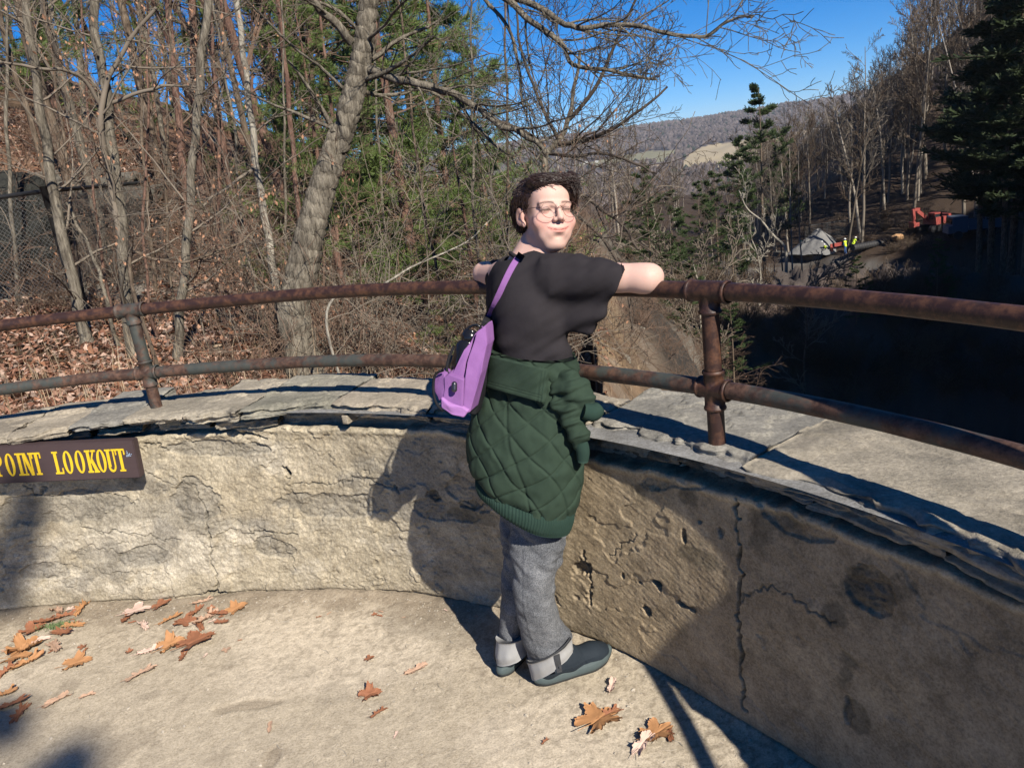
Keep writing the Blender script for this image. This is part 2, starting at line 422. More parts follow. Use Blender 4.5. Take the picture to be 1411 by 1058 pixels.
def wall_r(th, z):
    """inner radius of the wall face and its colour"""
    s = np.radians(th)*2.95
    left = sstep(44, 62, th); right = 1-left
    top = 2.965+.010*right
    base = np.interp(th, BASER[:, 0], BASER[:, 1])
    r = base+(top-base)*np.clip(z/.7, 0, 1)
    big = fbm(s*2.3, z*2.6, o=4, seed=3)
    med = fbm(s*9, z*11, o=4, seed=11)
    fine = fbm(s*42, z*48, o=3, seed=21)
    rid = ridged(s*14, z*22, o=4, seed=31)
    dp = (-.013*big-.0034*med-.0022*fine)*(1-.5*right)-(1-.75*right)*(.0016*noise(s*95, z*105, seed=22)+.0010*noise(s*190, z*200, seed=23))
    # rough ragged plaster on the left, troweled and scratched on the right
    dia = noise((s*.86+z*.5)*30, (z*.86-s*.5)*240, seed=41)*.5+noise((s*.86+z*.5)*60, (z*.86-s*.5)*480, seed=42)*.3
    rmask = sstep(-.15, .35, fbm(s*2.0+5, z*3.5, o=3, seed=51))
    dp += left*(-.0022*np.clip(rid, -1, 1)*rmask)+right*.0011*dia
    lay = fbm(s*3.1+9, z*4.5, o=5, seed=61, g=.6)
    stepm = sstep(.02, .035, lay)
    dp += .0065*stepm*left+.003*stepm*right
    lay2 = fbm(s*5.1-3, z*7.5, o=5, seed=67, g=.62)
    dp += .004*sstep(.12, .135, lay2)*left
    rough_in = fbm(s*30, z*44, o=4, seed=71, g=.65)
    spall = np.zeros_like(s)
    for (cs, cz, a, b, rot) in SPALL:
        u = (s-cs)*math.cos(rot)+(z-cz)*math.sin(rot); v = -(s-cs)*math.sin(rot)+(z-cz)*math.cos(rot)
        q = np.hypot(u/a, v/b)+.42*fbm(s*12, z*16, o=4, seed=81, g=.6)
        spall = np.maximum(spall, 1-sstep(.93, .98, q))
    dp += spall*(.0085+.009*rough_in)
    hole = np.zeros_like(s)
    for (cs, cz, a, b, d) in HOLES:
        q = np.hypot((s-cs)/a, (z-cz)/b)+.95*fbm(s*28, z*28, o=4, seed=83, g=.6)
        h = 1-sstep(.72, .95, q); hole = np.maximum(hole, h); dp += h*d*(1+.5*rough_in)
    ck = np.zeros_like(s)
    for pl, w, d in CR:
        p = np.array(pl); near = (s > p[:, 0].min()-.05) & (s < p[:, 0].max()+.05) & (z > p[:, 1].min()-.05) & (z < p[:, 1].max()+.05)
        if not near.any(): continue
        dd = segd(s[near], z[near], pl); ww = w*(.25+1.3*np.abs(noise(s[near]*18, z[near]*23, seed=91)))
        c = np.exp(-(dd/np.maximum(ww, .001))**2); e = np.exp(-(dd/.02)**2)
        dp[near] += d*c-.003*e; ck[near] = np.maximum(ck[near], c)
    # ragged top under the coping: rubble layer, recessed deeply in places
    edge = .705+.018*fbm(s*4, s*0+2, o=4, seed=95)+.006*fbm(s*30, s*0+5, o=2, seed=96)-.02*right
    rec = sstep(0, .006, z-edge)
    rub = fbm(s*9, z*45, o=4, seed=97)
    dp += rec*(.045+.022*rub)
    lip = np.exp(-((z-edge+.010)/.012)**2); dp -= .007*lip
    # foot: undercut crack
    foot = np.exp(-np.clip(z-.004-.012*np.clip(fbm(s*5, s*0, o=3, seed=99)+.2, 0, 1), 0, 1)**2/.009**2)
    dp += .014*foot
    r = r+dp
    # ------- colour
    c0 = np.array([.41, .36, .275]); c1 = np.array([.29, .265, .22]); c2 = np.array([.48, .435, .36]); c3 = np.array([.21, .195, .17]); c4 = np.array([.40, .34, .245])
    def mixc(a, b, t): return a*(1-t[..., None])+b*t[..., None]
    C = np.broadcast_to(c0, s.shape+(3,)).copy()
    C = mixc(C, c1, sstep(-.1, .3, fbm(s*1.6+4, z*3, o=5, seed=103, g=.6))*.8)
    C = mixc(C, c2, sstep(.05, .3, fbm(s*2.5+14, z*5, o=5, seed=104, g=.6))*.75*left)
    C = mixc(C, c3, sstep(.1, .35, fbm(s*4.5+1, z*5, o=6, seed=105, g=.65))*.65)
    C = mixc(C, c4, sstep(.18, .4, fbm(s*2.1-7, z*2.3, o=4, seed=106))*.55)
    C = mixc(C, c3*.95, spall*.6*left); C = mixc(C, c3*.7, spall*.5*right)
    C = mixc(C, np.array([.36, .265, .16]), right*.6)  # right side browner: warm tone of its shade put into the colour
    speck = sstep(.42, .55, noise(s*160, z*160, seed=111))*.35+sstep(.3, .5, fbm(s*60, z*60, o=3, seed=112))*.4
    C = mixc(C, np.array([.16, .14, .11]), speck*.6)
    st = np.zeros_like(s)
    for cs, cz, a, b in STAIN:
        q = np.hypot((s-cs)/a, (z-cz)/b)*.8+1.1*fbm(s*13, z*13, o=5, seed=121, g=.65)
        st = np.maximum(st, 1-sstep(.6, 1.0, q))
    C = mixc(C, np.array([.10, .088, .065]), st*.6*sstep(70, 60, th))
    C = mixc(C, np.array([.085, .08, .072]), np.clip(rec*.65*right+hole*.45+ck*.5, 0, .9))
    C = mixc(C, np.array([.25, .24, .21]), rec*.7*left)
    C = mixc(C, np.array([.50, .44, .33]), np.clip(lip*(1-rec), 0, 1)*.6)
    dirt = sstep(.10, 0, z+.04*fbm(s*5, z*5, o=3, seed=131)); C = mixc(C, np.array([.27, .235, .18]), dirt*.5)
    return r, C

WALL = empty('stone_wall', tuple(pol(60, 3.08)), label='low curved lookout wall of cracked tan plaster under a slate coping', cat='wall')
def child_at(me_origin): pass
wo_ = np.array(WALL.location)
def wall_piece(t0, t1, nt_, nz):
    th = np.linspace(t0, t1, nt_); z = np.linspace(-.06, .775, nz)
    T, Z = np.meshgrid(th, z, indexing='ij')
    r, C = wall_r(T, Z)
    a = np.radians(T)
    V = np.stack([WC[0]+r*np.cos(a), WC[1]+r*np.sin(a), Z], -1).reshape(-1, 3)
    return V, gridfaces(nt_, nz)[:, ::-1], C.reshape(-1, 3)
Vs = []; Fs_ = []; Cs = []; n0 = 0
for args in ((-62, 20, 260, 90), (20, 103, 1420, 285), (103, 152, 160, 90)):
    V, F, C = wall_piece(*args); Vs.append(V); Fs_.append(F+n0); Cs.append(C); n0 += len(V)
# core and outer face
th = np.linspace(-62, 152, 220); zz = np.array([.775, .775, -.3, -2.5]); rr = np.array([2.93, 3.2, 3.24, 3.34])
T, J = np.meshgrid(th, np.arange(4), indexing='ij'); a = np.radians(T)
R_ = rr[J]+.03*fbm(T*.5, J*3.0, o=3, seed=5)*(J > 0)
V = np.stack([WC[0]+R_*np.cos(a), WC[1]+R_*np.sin(a), zz[J]], -1).reshape(-1, 3)
Vs.append(V); Fs_.append(gridfaces(220, 4)+n0); Cs.append(np.full((len(V), 3), .25))
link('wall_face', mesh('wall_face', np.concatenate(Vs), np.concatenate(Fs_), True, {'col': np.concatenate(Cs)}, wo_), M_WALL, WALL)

# coping slabs: layered slate stones, each its own part
RFT = np.array([[-62, 2.92], [14, 2.92], [24, 2.925], [28, 2.945], [32, 2.965], [36, 2.96], [40, 2.985], [46, 3.0], [52, 2.985], [58, 2.95], [66, 2.975], [69, 2.95], [72, 2.90], [76, 2.875], [80, 2.91], [86, 2.90], [92, 2.885], [152, 2.90]])
def slab(t0, t1, rf, rb, z0, z1, seed, res=.0055, tilt=0.0):
    L = math.radians(t1-t0)*3.05
    nt_ = max(8, int(L/res)); th = np.linspace(t0, t1, nt_)
    # section: front face down->up, top front->back, back down, bottom back->front
    nf, ntp, nb = 14, 60, 8
    sec = [(0, v) for v in np.linspace(0, 1, nf)]+[(u, 1) for u in np.linspace(0, 1, ntp)[1:]]+[(1, v) for v in np.linspace(1, 0, nb)[1:]]+[(u, 0) for u in np.linspace(1, 0, 10)[1:-1]]
    sec = np.array(sec); ns = len(sec)
    T = np.repeat(th[:, None], ns, 1); U = np.repeat(sec[None, :, 0], nt_, 0); Vv = np.repeat(sec[None, :, 1], nt_, 0)
    s = np.radians(T)*2.95
    zz_ = z0+(z1-z0)*Vv
    ef = .026*fbm(s*3.5, s*0+seed, o=5, seed=seed, g=.6)+.010*fbm(s*28, zz_*70, o=4, seed=seed+1, g=.65)+.006*noise(s*10, np.floor(zz_*90+.7*noise(s*3, s*0, seed=seed+7))*3.1, seed=seed+2)+.006*(1-Vv)*(1+noise(s*6, s*0, seed=seed+3))
    chunk = sstep(.0, .10, fbm(s*6, np.floor(zz_*55)*2.7, o=3, seed=seed+14))*(1-U); ef = ef+chunk*.016
    chip = sstep(.25, .5, fbm(s*7, s*0+3.3, o=3, seed=seed+4))*(1-U); ef = ef+chip*.026*Vv
    eb = .05*fbm(s*2.5, s*0+7, o=4, seed=seed+5)+.012*fbm(s*20, zz_*30, o=3, seed=seed+6)
    ends = np.minimum(T-t0, t1-T)/(t1-t0)*L; er = sstep(0, .007, ends)
    rf_ = np.interp(T, RFT[:, 0], RFT[:, 1])-2.93+rf
    r = (rf_+ef-.012)*(1-U)+(rb+eb)*U
    r = r+(1-er)*(.007*(1-U)-.007*U)
    topd = .0035*fbm(s*3, r*3, o=4, seed=seed+8)+.0018*fbm(s*25, r*25, o=3, seed=seed+9)-.007*sstep(.02, .035, fbm(s*2.2, r*4, o=5, seed=seed+10, g=.6))-.004*sstep(.10, .11, fbm(s*4, r*7, o=5, seed=seed+13, g=.6))
    z_ = zz_+topd*Vv+tilt*(U-.3)-(1-er)*.003*Vv-.006*sstep(.025, 0, U*(rb-rf))*Vv*(1+noise(s*30, s*0, seed=seed+11))
    a = np.radians(T+0*r)
    jl = .35*fbm(r*6, r*0, o=3, seed=seed+12)*(np.abs(T-t0) < .3*(t1-t0)/nt_*3)
    a = np.radians(T+jl*.5)
    V = np.stack([WC[0]+r*np.cos(a), WC[1]+r*np.sin(a), z_], -1).reshape(-1, 3)
    F = gridfaces(nt_, ns, wrapv=True)
    V = np.concatenate([V, V[:ns].mean(0)[None], V[-ns:].mean(0)[None]]); c0 = nt_*ns
    i = np.arange(ns); j = (i+1) % ns
    C = np.concatenate([np.stack([j, i, np.full(ns, c0)], 1), np.stack([(nt_-1)*ns+i, (nt_-1)*ns+j, np.full(ns, c0+1)], 1)])
    return V, [F[:, ::-1], C[:, ::-1]]
M_SLATES = []
for q, (ca, cb) in enumerate([((.30, .27, .215), (.43, .38, .30)), ((.26, .25, .20), (.37, .345, .28)), ((.32, .28, .22), (.46, .40, .31)), ((.24, .23, .205), (.34, .32, .275))]):
    M_SLATES.append(mat('slate_coping_%d' % q, lambda N, ca=ca, cb=cb: (
        N.base(N.mix(.9, N.mix(N.cn(4, 8, .75, .36, .64), tuple(.70*v for v in ca), tuple(.98*v for v in cb)), N.mix(N.cn(90, 5, .8), (.66, .65, .64), (1.2, 1.19, 1.17)), 'MULTIPLY'), .85, .2),
        N.bump(N.noise(30, 6, .7, N.coord('Object', (1, 1, 4))), .6, .008, N.bump(N.noise(260, 3, .7), .4, .003)))))
cuts = [-60, -44, -30, -17, -5, 6, 14, 36.2, 46.5, 58.0, 66.2, 73.0, 77.6, 82.6, 87.0, 91.5, 97.5, 103, 114, 127, 140, 151]
rs = random.Random(3)
for i in range(len(cuts)-1):
    t0, t1 = cuts[i]+.02, cuts[i+1]-.02
    leftside = t0 > 66
    rf = 2.93+rs.uniform(-.010, .010); rb = 3.26+rs.uniform(-.04, .05)+(.08 if t0 < 40 else 0)
    zt = .80+rs.uniform(-.004, .004)+(.006 if 58 < t0 < 70 else 0)
    V, F = slab(t0, t1, rf, rb, zt-(.034 if leftside else .052)-rs.uniform(0, .008), zt, 300+i*23, tilt=rs.uniform(-.006, .004), res=.0055 if 15 < t0 < 100 else .02)
    link('coping_stone', mesh('coping_stone', V, F, True, None, wo_), M_SLATES[(i*7+i//3) % 4], WALL)
# second course of broken stones and mortar under the slabs on the right
rub = [(16, 27.2), (27, 33.6), (33.4, 38.2), (38, 41), (40.8, 47.2), (47, 53.4), (53.2, 59), (71, 75.5), (76.2, 80.6), (82.2, 85.6), (86.4, 90.6), (92, 97)]
for i, (t0, t1) in enumerate(rub):
    R = t0 < 60
    V, F = slab(t0, t1, 2.975+rs.uniform(-.012, .012) if R else 2.975, 3.2, (.700 if R else .722)+rs.uniform(-.008, .006), .748 if R else .762, 900+i*19)
    link('rubble_stone', mesh('rubble_stone', V, F, True, None, wo_), M_SLATES[(i+1) % 4], WALL)
# small wedge stone and mortar lump sticking out under the coping
for px, py, w, h_ in ((478, 577, .013, .017),):
    th, z = KW(px, py, 2.95)
    vol = Vol(pol(th, 2.95, z)-.08, pol(th, 2.95, z)+.08, .0025)
    a = math.radians(th); Mx = np.array([[-math.sin(a), math.cos(a), 0], [0, 0, 1.0], [math.cos(a), math.sin(a), 0]]).T
    vol.box(pol(th, 2.965, z), (w, h_, .03), Mx, .004)
    V, F = vol.surf(); V = V+vnormals(V, F)*((.003 if px < 600 else .011)*fbm(V[:, 0]*50, V[:, 1]*50, V[:, 2]*50, 4, 5))[:, None]
    link('wedge_stone', mesh('wedge_stone', V, F, True, None, wo_), M_SLATES[2], WALL)

# ================================================================ RAILING
M_RUST = mat('rusty_painted_pipe', lambda N: (
    N.base(N.mix(N.ramp(N.noise(7, 5, .65), [(.60, (0, 0, 0)), (.72, (.7, .7, .7))]),
                 N.mix(N.cn(30, 5, .75, .45, .62), (.032, .015, .012), (.10, .046, .026)),
                 N.mix(N.noise(40, 3, .6), (.03, .028, .027), (.07, .05, .038))), .5, .45),
    N.bump(N.noise(90, 5, .75), .35, .002, N.bump(N.noise(18, 4, .6), .3, .003))))
M_RUST2 = mat('worn_green_pipe', lambda N: (
    N.base(N.mix(N.ramp(N.noise(9, 6, .7, N.coord('Object', (1, 1, 1))), [(.47, (0, 0, 0)), (.58, (.85, .85, .85))]),
                 N.mix(N.cn(34, 5, .75, .42, .62), (.045, .024, .018), (.125, .070, .048)),
                 N.mix(N.noise(14, 4, .6), (.035, .045, .043), (.065, .078, .070))), .6, .4),
    N.bump(N.noise(110, 5, .75), .5, .002, N.bump(N.noise(22, 4, .6), .35, .003))))
RAIL = empty('pipe_railing', tuple(pol(60, 3.0, .8)), label='rusty brown two-bar pipe railing on posts along the curved wall', cat='railing')
ro_ = np.array(RAIL.location)
TOPZ, LOWZ, PR = 1.19, .943, .0220
def arc(r, z, t0, t1, n): 
    t = np.linspace(t0, t1, n); return np.stack([WC[0]+r*np.cos(np.radians(t)), WC[1]+r*np.sin(np.radians(t)), z+0*t], 1)
for nm, z, mm in (('top_rail', TOPZ, M_RUST), ('lower_rail', LOWZ, M_RUST2)):
    mb = MB(); P = arc(RAILR, z, -62, 152, 420); k = np.arange(420)
    P[:, 2] += .002*np.sin(k*.11); mb.tube(P, PR+.0004*noise(k*.3, k*0.), 22)
    link(nm, mb.mesh(nm, True, ro_), mm, RAIL)
posts = [-5, 38.4, 81.2, 124]
for t in posts:
    mb = MB(); lean = .002
    mb.tube(resample([pol(t, RAILR, .785), pol(t, RAILR, .9), pol(t, RAILR, 1.05), pol(t, RAILR, TOPZ)], 24), .0218, 22)
    link('post', mb.mesh('post', True, ro_), M_RUST2 if t > 60 else M_RUST, RAIL)
    f = MB()
    def collar(P0, d, r, w): 
        d = np.asarray(d)/np.linalg.norm(d); q = np.linspace(-1, 1, 9)
        f.tube(np.array([np.asarray(P0)+d*w*x for x in q]), r+.0036*np.sqrt(np.clip(1-q*q, 0, 1)), 26)
    tan = np.array([-math.sin(math.radians(t)), math.cos(math.radians(t)), 0])
    for z, hw in ((TOPZ, .052), (LOWZ, .040)):
        f = MB(); c = pol(t, RAILR, z); w_deg = math.degrees(hw/RAILR)
        f.tube(arc(RAILR, z, t-w_deg, t+w_deg, 9), .0262, 26)
        collar(pol(t-w_deg, RAILR, z), tan, .0252, .005); collar(pol(t+w_deg, RAILR, z), tan, .0252, .005)
        f.tube([c, c-[0, 0, .052]], .0255, 26); collar(c-np.array([0, 0, .050]), [0, 0, 1], .0248, .005)
        if z == LOWZ: f.tube([c, c+[0, 0, .045]], .0255, 26); collar(c+np.array([0, 0, .044]), [0, 0, 1], .0248, .005)
        link('pipe_fitting', f.mesh('pipe_fitting', True, ro_), M_RUST if t < 60 else M_RUST2, RAIL)
    

# ================================================================ SIGN
M_BOARD = mat('brown_painted_wood', lambda N: (
    N.base(N.mix(N.noise(14, 4, .6, N.coord('Object', (1, 1, 5))), (.052, .034, .036), (.072, .049, .050)), .6, .3),
    N.bump(N.noise(60, 4, .6, N.coord('Object', (.15, 1, 3))), .25, .002)))
M_YEL = mat('yellow_paint', lambda N: N.base(N.mix(N.noise(60, 4, .6), (.62, .40, .015), (.78, .55, .03)), .55, .35))
M_BLUE = mat('blue_sticker', lambda N: N.base(N.mix(N.noise(200, 3), (.12, .28, .55), (.5, .55, .6)), .6, .3))
thR, zT = KW(187, 604, 2.87); _, zB = KW(199, 655, 2.87)
pR = pol(thR, 2.865, 0); 
pL = KR(0, 640, 1.0); 
# board runs as a chord to the left
thL, zL = KW(0, 613, 2.872); pLL = pol(thL, 2.872, 0)
ux = pR-pLL; Lvis = np.linalg.norm(ux); ux /= Lvis
nx = np.array([ux[1], -ux[0], 0]); nx = nx if nx@(np.array([WC[0], WC[1], 0])-pR) > 0 else -nx
slope = (zT-zL)/Lvis
uy = np.array([ux[0], ux[1], slope]); uy /= np.linalg.norm(uy); up_ = np.cross(uy, nx); up_ = up_ if up_[2] > 0 else -up_
hB = zT-zB
EXT = .16
SIGN = empty('wooden_sign', tuple(pR-ux*(Lvis+EXT)/2+[0, 0, zB]), label='dark brown wooden board reading POINT LOOKOUT in yellow on the wall', cat='sign')
so_ = np.array(SIGN.location)
corner = pR.copy(); corner[2] = zT
ctr = corner-uy*(Lvis+EXT)/2-up_*hB/2
Msg = np.stack([uy, up_, nx], 1)
vol = MB(); 
def rbox(mb, c, h, M, b=.003):
    for (dx, dy, dz) in ((0, b, b), (b, 0, b), (b, b, 0)):
        mb.box(c, (h[0]-dx, h[1]-dy, h[2]-dz), M)
rbox(vol, ctr-nx*.002, ((Lvis+EXT)/2, hB/2, .019), Msg)
link('board', vol.mesh('board', False, so_), M_BOARD, SIGN)
# lettering: narrow slab-serif capitals cut from strokes
def glyph(ch, H=1.0):
    S = []  # list of (poly) strokes as boxes / rings
    B = lambda x0, y0, x1, y1: S.append(('b', x0, y0, x1, y1))
    sw, tw, sf = .17, .075, .07
    if ch == 'I': B(.10, 0, .10+sw, 1); B(.0, 0, .37, tw); B(0, 1-tw, .37, 1); w = .37
    elif ch == 'L': B(.08, 0, .08+sw, 1); B(0, 0, .52, tw); B(0, 1-tw, .34, 1); B(.45, 0, .52, .26); w = .52
    elif ch == 'T': B(.20, 0, .20+sw, 1); B(.11, 0, .46, tw); B(0, 1-tw, .57, 1); B(0, .74, .065, 1); B(.505, .74, .57, 1); w = .57
    elif ch == 'N': B(.06, 0, .06+.08, 1); B(0, 0, .22, tw); B(0, 1-tw, .2, 1); B(.48, 0, .56, 1); B(.42, 1-tw, .63, 1); S.append(('q', (.06, 1), (.24, 1), (.56, 0), (.40, 0))); w = .63
    elif ch == 'O': S.append(('o', .28, .5, .28, .51, .12, .44)); w = .56
    elif ch == 'U': B(.08, .22, .08+sw, 1); B(.0, 1-tw, .34, 1); B(.46, .22, .54, 1); B(.40, 1-tw, .62, 1); S.append(('a', .31, .24, .23, .25, .085, .16)); w = .62
    elif ch == 'K': B(.08, 0, .08+sw, 1); B(0, 0, .33, tw); B(0, 1-tw, .33, 1); S.append(('q', (.48, .97), (.58, .97), (.30, .42), (.22, .42))); S.append(('q', (.27, .55), (.40, .62), (.66, .03), (.46, .03))); B(.40, 0, .70, tw); B(.40, 1-tw, .66, 1); w = .70
    elif ch == 'P': B(.08, 0, .08+sw, 1); B(0, 0, .34, tw); B(0, 1-tw, .30, 1); S.append(('p', .26, .72, .30, .28, .13, .20)); w = .56
    return S, w
LET = MB()
face = corner+nx*.0172
def lp(x, y): return face+uy*x+up_*y
lh = hB*.60; cw = .70      # letter height and squeeze
def put_poly(pts, d):
    A = np.array([lp(*p)+nx*d for p in pts]); Bq = np.array([lp(*p)-nx*.002 for p in pts]); n = len(pts)
    i = np.arange(n); LET.add(np.concatenate([A, Bq]), np.stack([i, (i+1) % n, (i+1) % n+n, i+n], 1))
    LET.n -= 0
    c = len(A)
    tri = np.array([[0, k, k+1] for k in range(1, n-1)]); LET.F3.append(tri+LET.n-2*n)
def put_ring(cx, cy, ra, rb, ia, ib, a0, a1, x0, y0, sx, sy, d):
    n = 28; t = np.radians(np.linspace(a0, a1, n))
    for q in range(n-1):
        P = []
        for (aa, bb, tt) in ((ra, rb, t[q]), (ra, rb, t[q+1]), (ia, ib, t[q+1]), (ia, ib, t[q])):
            P.append((x0+sx*(cx+aa*math.cos(tt)), y0+sy*(cy+bb*math.sin(tt))))
        put_poly(P, d)
def word(txt, pts_r):
    """place letters so that each sits at the photographed spot (fractions of the visible board length)"""
    for ch, (xr, sc) in zip(txt, pts_r):
        S, w = glyph(ch); sx = lh*cw; x0 = xr-w*sx*sc/1; y0 = -hB*.80+sc*0; d = .0016
        for k, s in enumerate(S):
            d = .0014+.00035*k
            if s[0] == 'b': put_poly([(x0+sx*s[1], y0+lh*s[2]), (x0+sx*s[3], y0+lh*s[2]), (x0+sx*s[3], y0+lh*s[4]), (x0+sx*s[1], y0+lh*s[4])], d)
            elif s[0] == 'q': put_poly([(x0+sx*p[0], y0+lh*p[1]) for p in s[1:]], d)
            elif s[0] == 'o': put_ring(s[1], s[2], s[3], s[4], s[5], s[6], 0, 360, x0, y0, sx, lh, d)
            elif s[0] == 'a': put_ring(s[1], s[2], s[3], s[4], s[5]+.05, s[6], 180, 360, x0, y0, sx, lh, d)
            elif s[0] == 'p': put_ring(s[1]-.03, s[2], s[3], s[4], s[5], s[6], -90, 90, x0, y0, sx, lh, d)
def sx_at(px, py=640):
    """distance along the board (negative to the left of its right edge) seen at a pixel"""
    w = ray(px, py); t = ((face-EYE)@nx)/(w@nx); return ((EYE+w*t)-face)@uy
rights = {'P': 5.5, 'O': 26, 'I': 35, 'N': 56, 'T': 59}
xs = [(4.5, 'P'), (20.5, 'O'), (32, 'I'), (46.5, 'N'), (58.5, 'T'), (86.5, 'L'), (101, 'O'), (117.5, 'O'), (136, 'K'), (147.5, 'O'), (162, 'U'), (175, 'T')]
for px, ch in xs:
    word(ch, [(sx_at(px), 1)])
link('lettering', LET.mesh('lettering', False, so_), M_YEL, SIGN)
mb = MB()
for q in range(14):
    a = random.uniform(0, 6.3); x, y = sx_at(180)+random.gauss(0, .006), -hB*.38+random.gauss(0, .006); s = random.uniform(.002, .0045)
    A = np.array([lp(x+s*math.cos(a+k), y+s*math.sin(a+k)*.7)+nx*.0008 for k in (0, 1.7, 3.4, 4.8)])
    mb.add(A, [[0, 1, 2, 3]])
link('sticker_scraps', mb.mesh('sticker_scraps', False, so_), M_BLUE, SIGN)

# ================================================================ GROUND INSIDE THE LOOKOUT
M_GROUND = mat('packed_sandy_ground', lambda N: (
    N.base(N.mix(.9, N.mix(.8, N.attr('col'), N.mix(N.cn(150, 4, .85, .34, .56), (.66, .63, .59), (1.26, 1.26, 1.25)), 'MULTIPLY'), N.mix(N.cn(22, 6, .75), (.88, .87, .85), (1.16, 1.16, 1.15)), 'MULTIPLY'), .95, .1),
    N.bump(N.noise(300, 4, .8), .7, .004, N.bump(N.noise(60, 5, .7), .5, .006))))
def ground_h(x, y):
    h = .008*fbm(x*1.3, y*1.3, o=4, seed=201)+.0025*fbm(x*14, y*14, o=4, seed=202)+.0009*fbm(x*70, y*70, o=2, seed=203)
    r = np.hypot(x-WC[0], y-WC[1]); th = np.degrees(np.arctan2(y-WC[1], x-WC[0]))
    base = np.interp(th, BASER[:, 0], BASER[:, 1]); e = base-r
    h = h+.012*np.exp(-np.clip(e, 0, 1)/.03)*(.6+fbm(x*9, y*9, o=3, seed=205))
    for (px, py, a, b) in ((350, 968, .12, .035), (375, 1040, .03, .06)):
        c = KZ(px, py, 0); q = np.hypot((x-c[0])/a, (y-c[1])/b)+.4*fbm(x*15, y*15, o=3, seed=207)
        h = h-.004*(1-sstep(.8, 1, q))
    # scattered grit
    d1, d2, idv = worley(x*38, y*38, 211)
    near = np.exp(-np.clip(e, 0, 2)/.15)
    h = h+.006*np.clip(.28-d1, 0, 1)*(idv > (.93-.35*near))*2.0
    return h
n = 620; xs_ = np.linspace(-3.4, 1.35, n); ys_ = np.linspace(.0, 3.2, 430)
X, Y = np.meshgrid(xs_, ys_, indexing='ij'); H = ground_h(X, Y)
def ground_col(X, Y):
    c = np.array([.46, .395, .305])*np.ones(X.shape+(1,))
    def mx(c, b, t): return c*(1-t[..., None])+np.array(b)*t[..., None]
    c = mx(c, (.55, .475, .375), sstep(-.1, .35, fbm(X*1.5, Y*2.2, o=5, seed=221)))
    c = mx(c, (.33, .285, .225), sstep(.1, .4, fbm(X*2.2+3, Y*2.8, o=5, seed=222))*.7)
    c = mx(c, (.24, .20, .155), sstep(.3, .5, fbm(X*9, Y*9, o=4, seed=223))*.35)
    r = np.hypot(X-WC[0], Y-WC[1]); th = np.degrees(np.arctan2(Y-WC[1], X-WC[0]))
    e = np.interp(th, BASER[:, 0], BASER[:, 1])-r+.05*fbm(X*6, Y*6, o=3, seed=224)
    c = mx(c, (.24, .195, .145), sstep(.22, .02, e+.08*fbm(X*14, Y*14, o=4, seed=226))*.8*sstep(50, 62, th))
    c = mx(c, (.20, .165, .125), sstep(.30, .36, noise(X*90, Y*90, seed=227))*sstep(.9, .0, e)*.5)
    for (px, py, a, b) in ((350, 968, .12, .035), (375, 1040, .03, .06), (190, 850, .2, .05)):
        p = KZ(px, py, 0); q = np.hypot((X-p[0])/a, (Y-p[1])/b)+.4*fbm(X*15, Y*15, o=3, seed=207)
        c = mx(c, (.30, .25, .19), (1-sstep(.7, 1, q))*.7)
    return c
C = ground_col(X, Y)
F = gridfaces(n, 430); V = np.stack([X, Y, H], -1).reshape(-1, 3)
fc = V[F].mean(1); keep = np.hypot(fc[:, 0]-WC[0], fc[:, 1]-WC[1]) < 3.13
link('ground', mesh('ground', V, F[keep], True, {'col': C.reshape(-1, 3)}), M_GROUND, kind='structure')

# pebbles and grit near the foot of the wall: uncountable
M_PEB = mat('grit', lambda N: N.base(N.mix(N.noise(30, 3), (.26, .22, .17), (.52, .47, .39)), .9, .2))
ico = bmesh.new(); bmesh.ops.create_icosphere(ico, subdivisions=1, radius=1)
IV = np.array([v.co[:] for v in ico.verts]); IF = np.array([[v.index for v in f.verts] for f in ico.faces]); ico.free()
mb = MB()
for q in range(4200):
    th = RNG.uniform(25, 98); e = abs(RNG.normal(0, .09))+.01 if q < 1500 else RNG.uniform(.02, 2.0)
    if 30 < th < 52 and q < 1500: e = abs(RNG.normal(0, .13))+.01
    r = np.interp(th, BASER[:, 0], BASER[:, 1])-e; p = pol(th, r)
    s = RNG.lognormal(-6.3, .5); s = min(s, .009)
    V = IV*(1+.25*RNG.normal(size=(len(IV), 1)))*np.array([1, RNG.uniform(.6, 1), .6])*s
    a = RNG.uniform(0, 6.3); R2 = np.array([[math.cos(a), -math.sin(a), 0], [math.sin(a), math.cos(a), 0], [0, 0, 1]])
    mb.add(V@R2.T+[p[0], p[1], float(ground_h(p[0], p[1]))+s*.2], IF)
for q in range(150):
    th = RNG.uniform(25, 98); r = 2.9-abs(RNG.normal(0, .8)); p = pol(th, r); p[2] = float(ground_h(p[0], p[1]))+.002; a = RNG.uniform(0, 6.3); L = RNG.uniform(.012, .05); d = np.array([math.cos(a), math.sin(a), 0])*L
    mb.tube([p, p+d*.5+np.array([-d[1], d[0], .002])*.12, p+d], .0009, 4)
link('grit', mb.mesh('grit', False), M_PEB, kind='stuff', label='fine grit and small stones scattered on the sandy ground', cat='gravel')

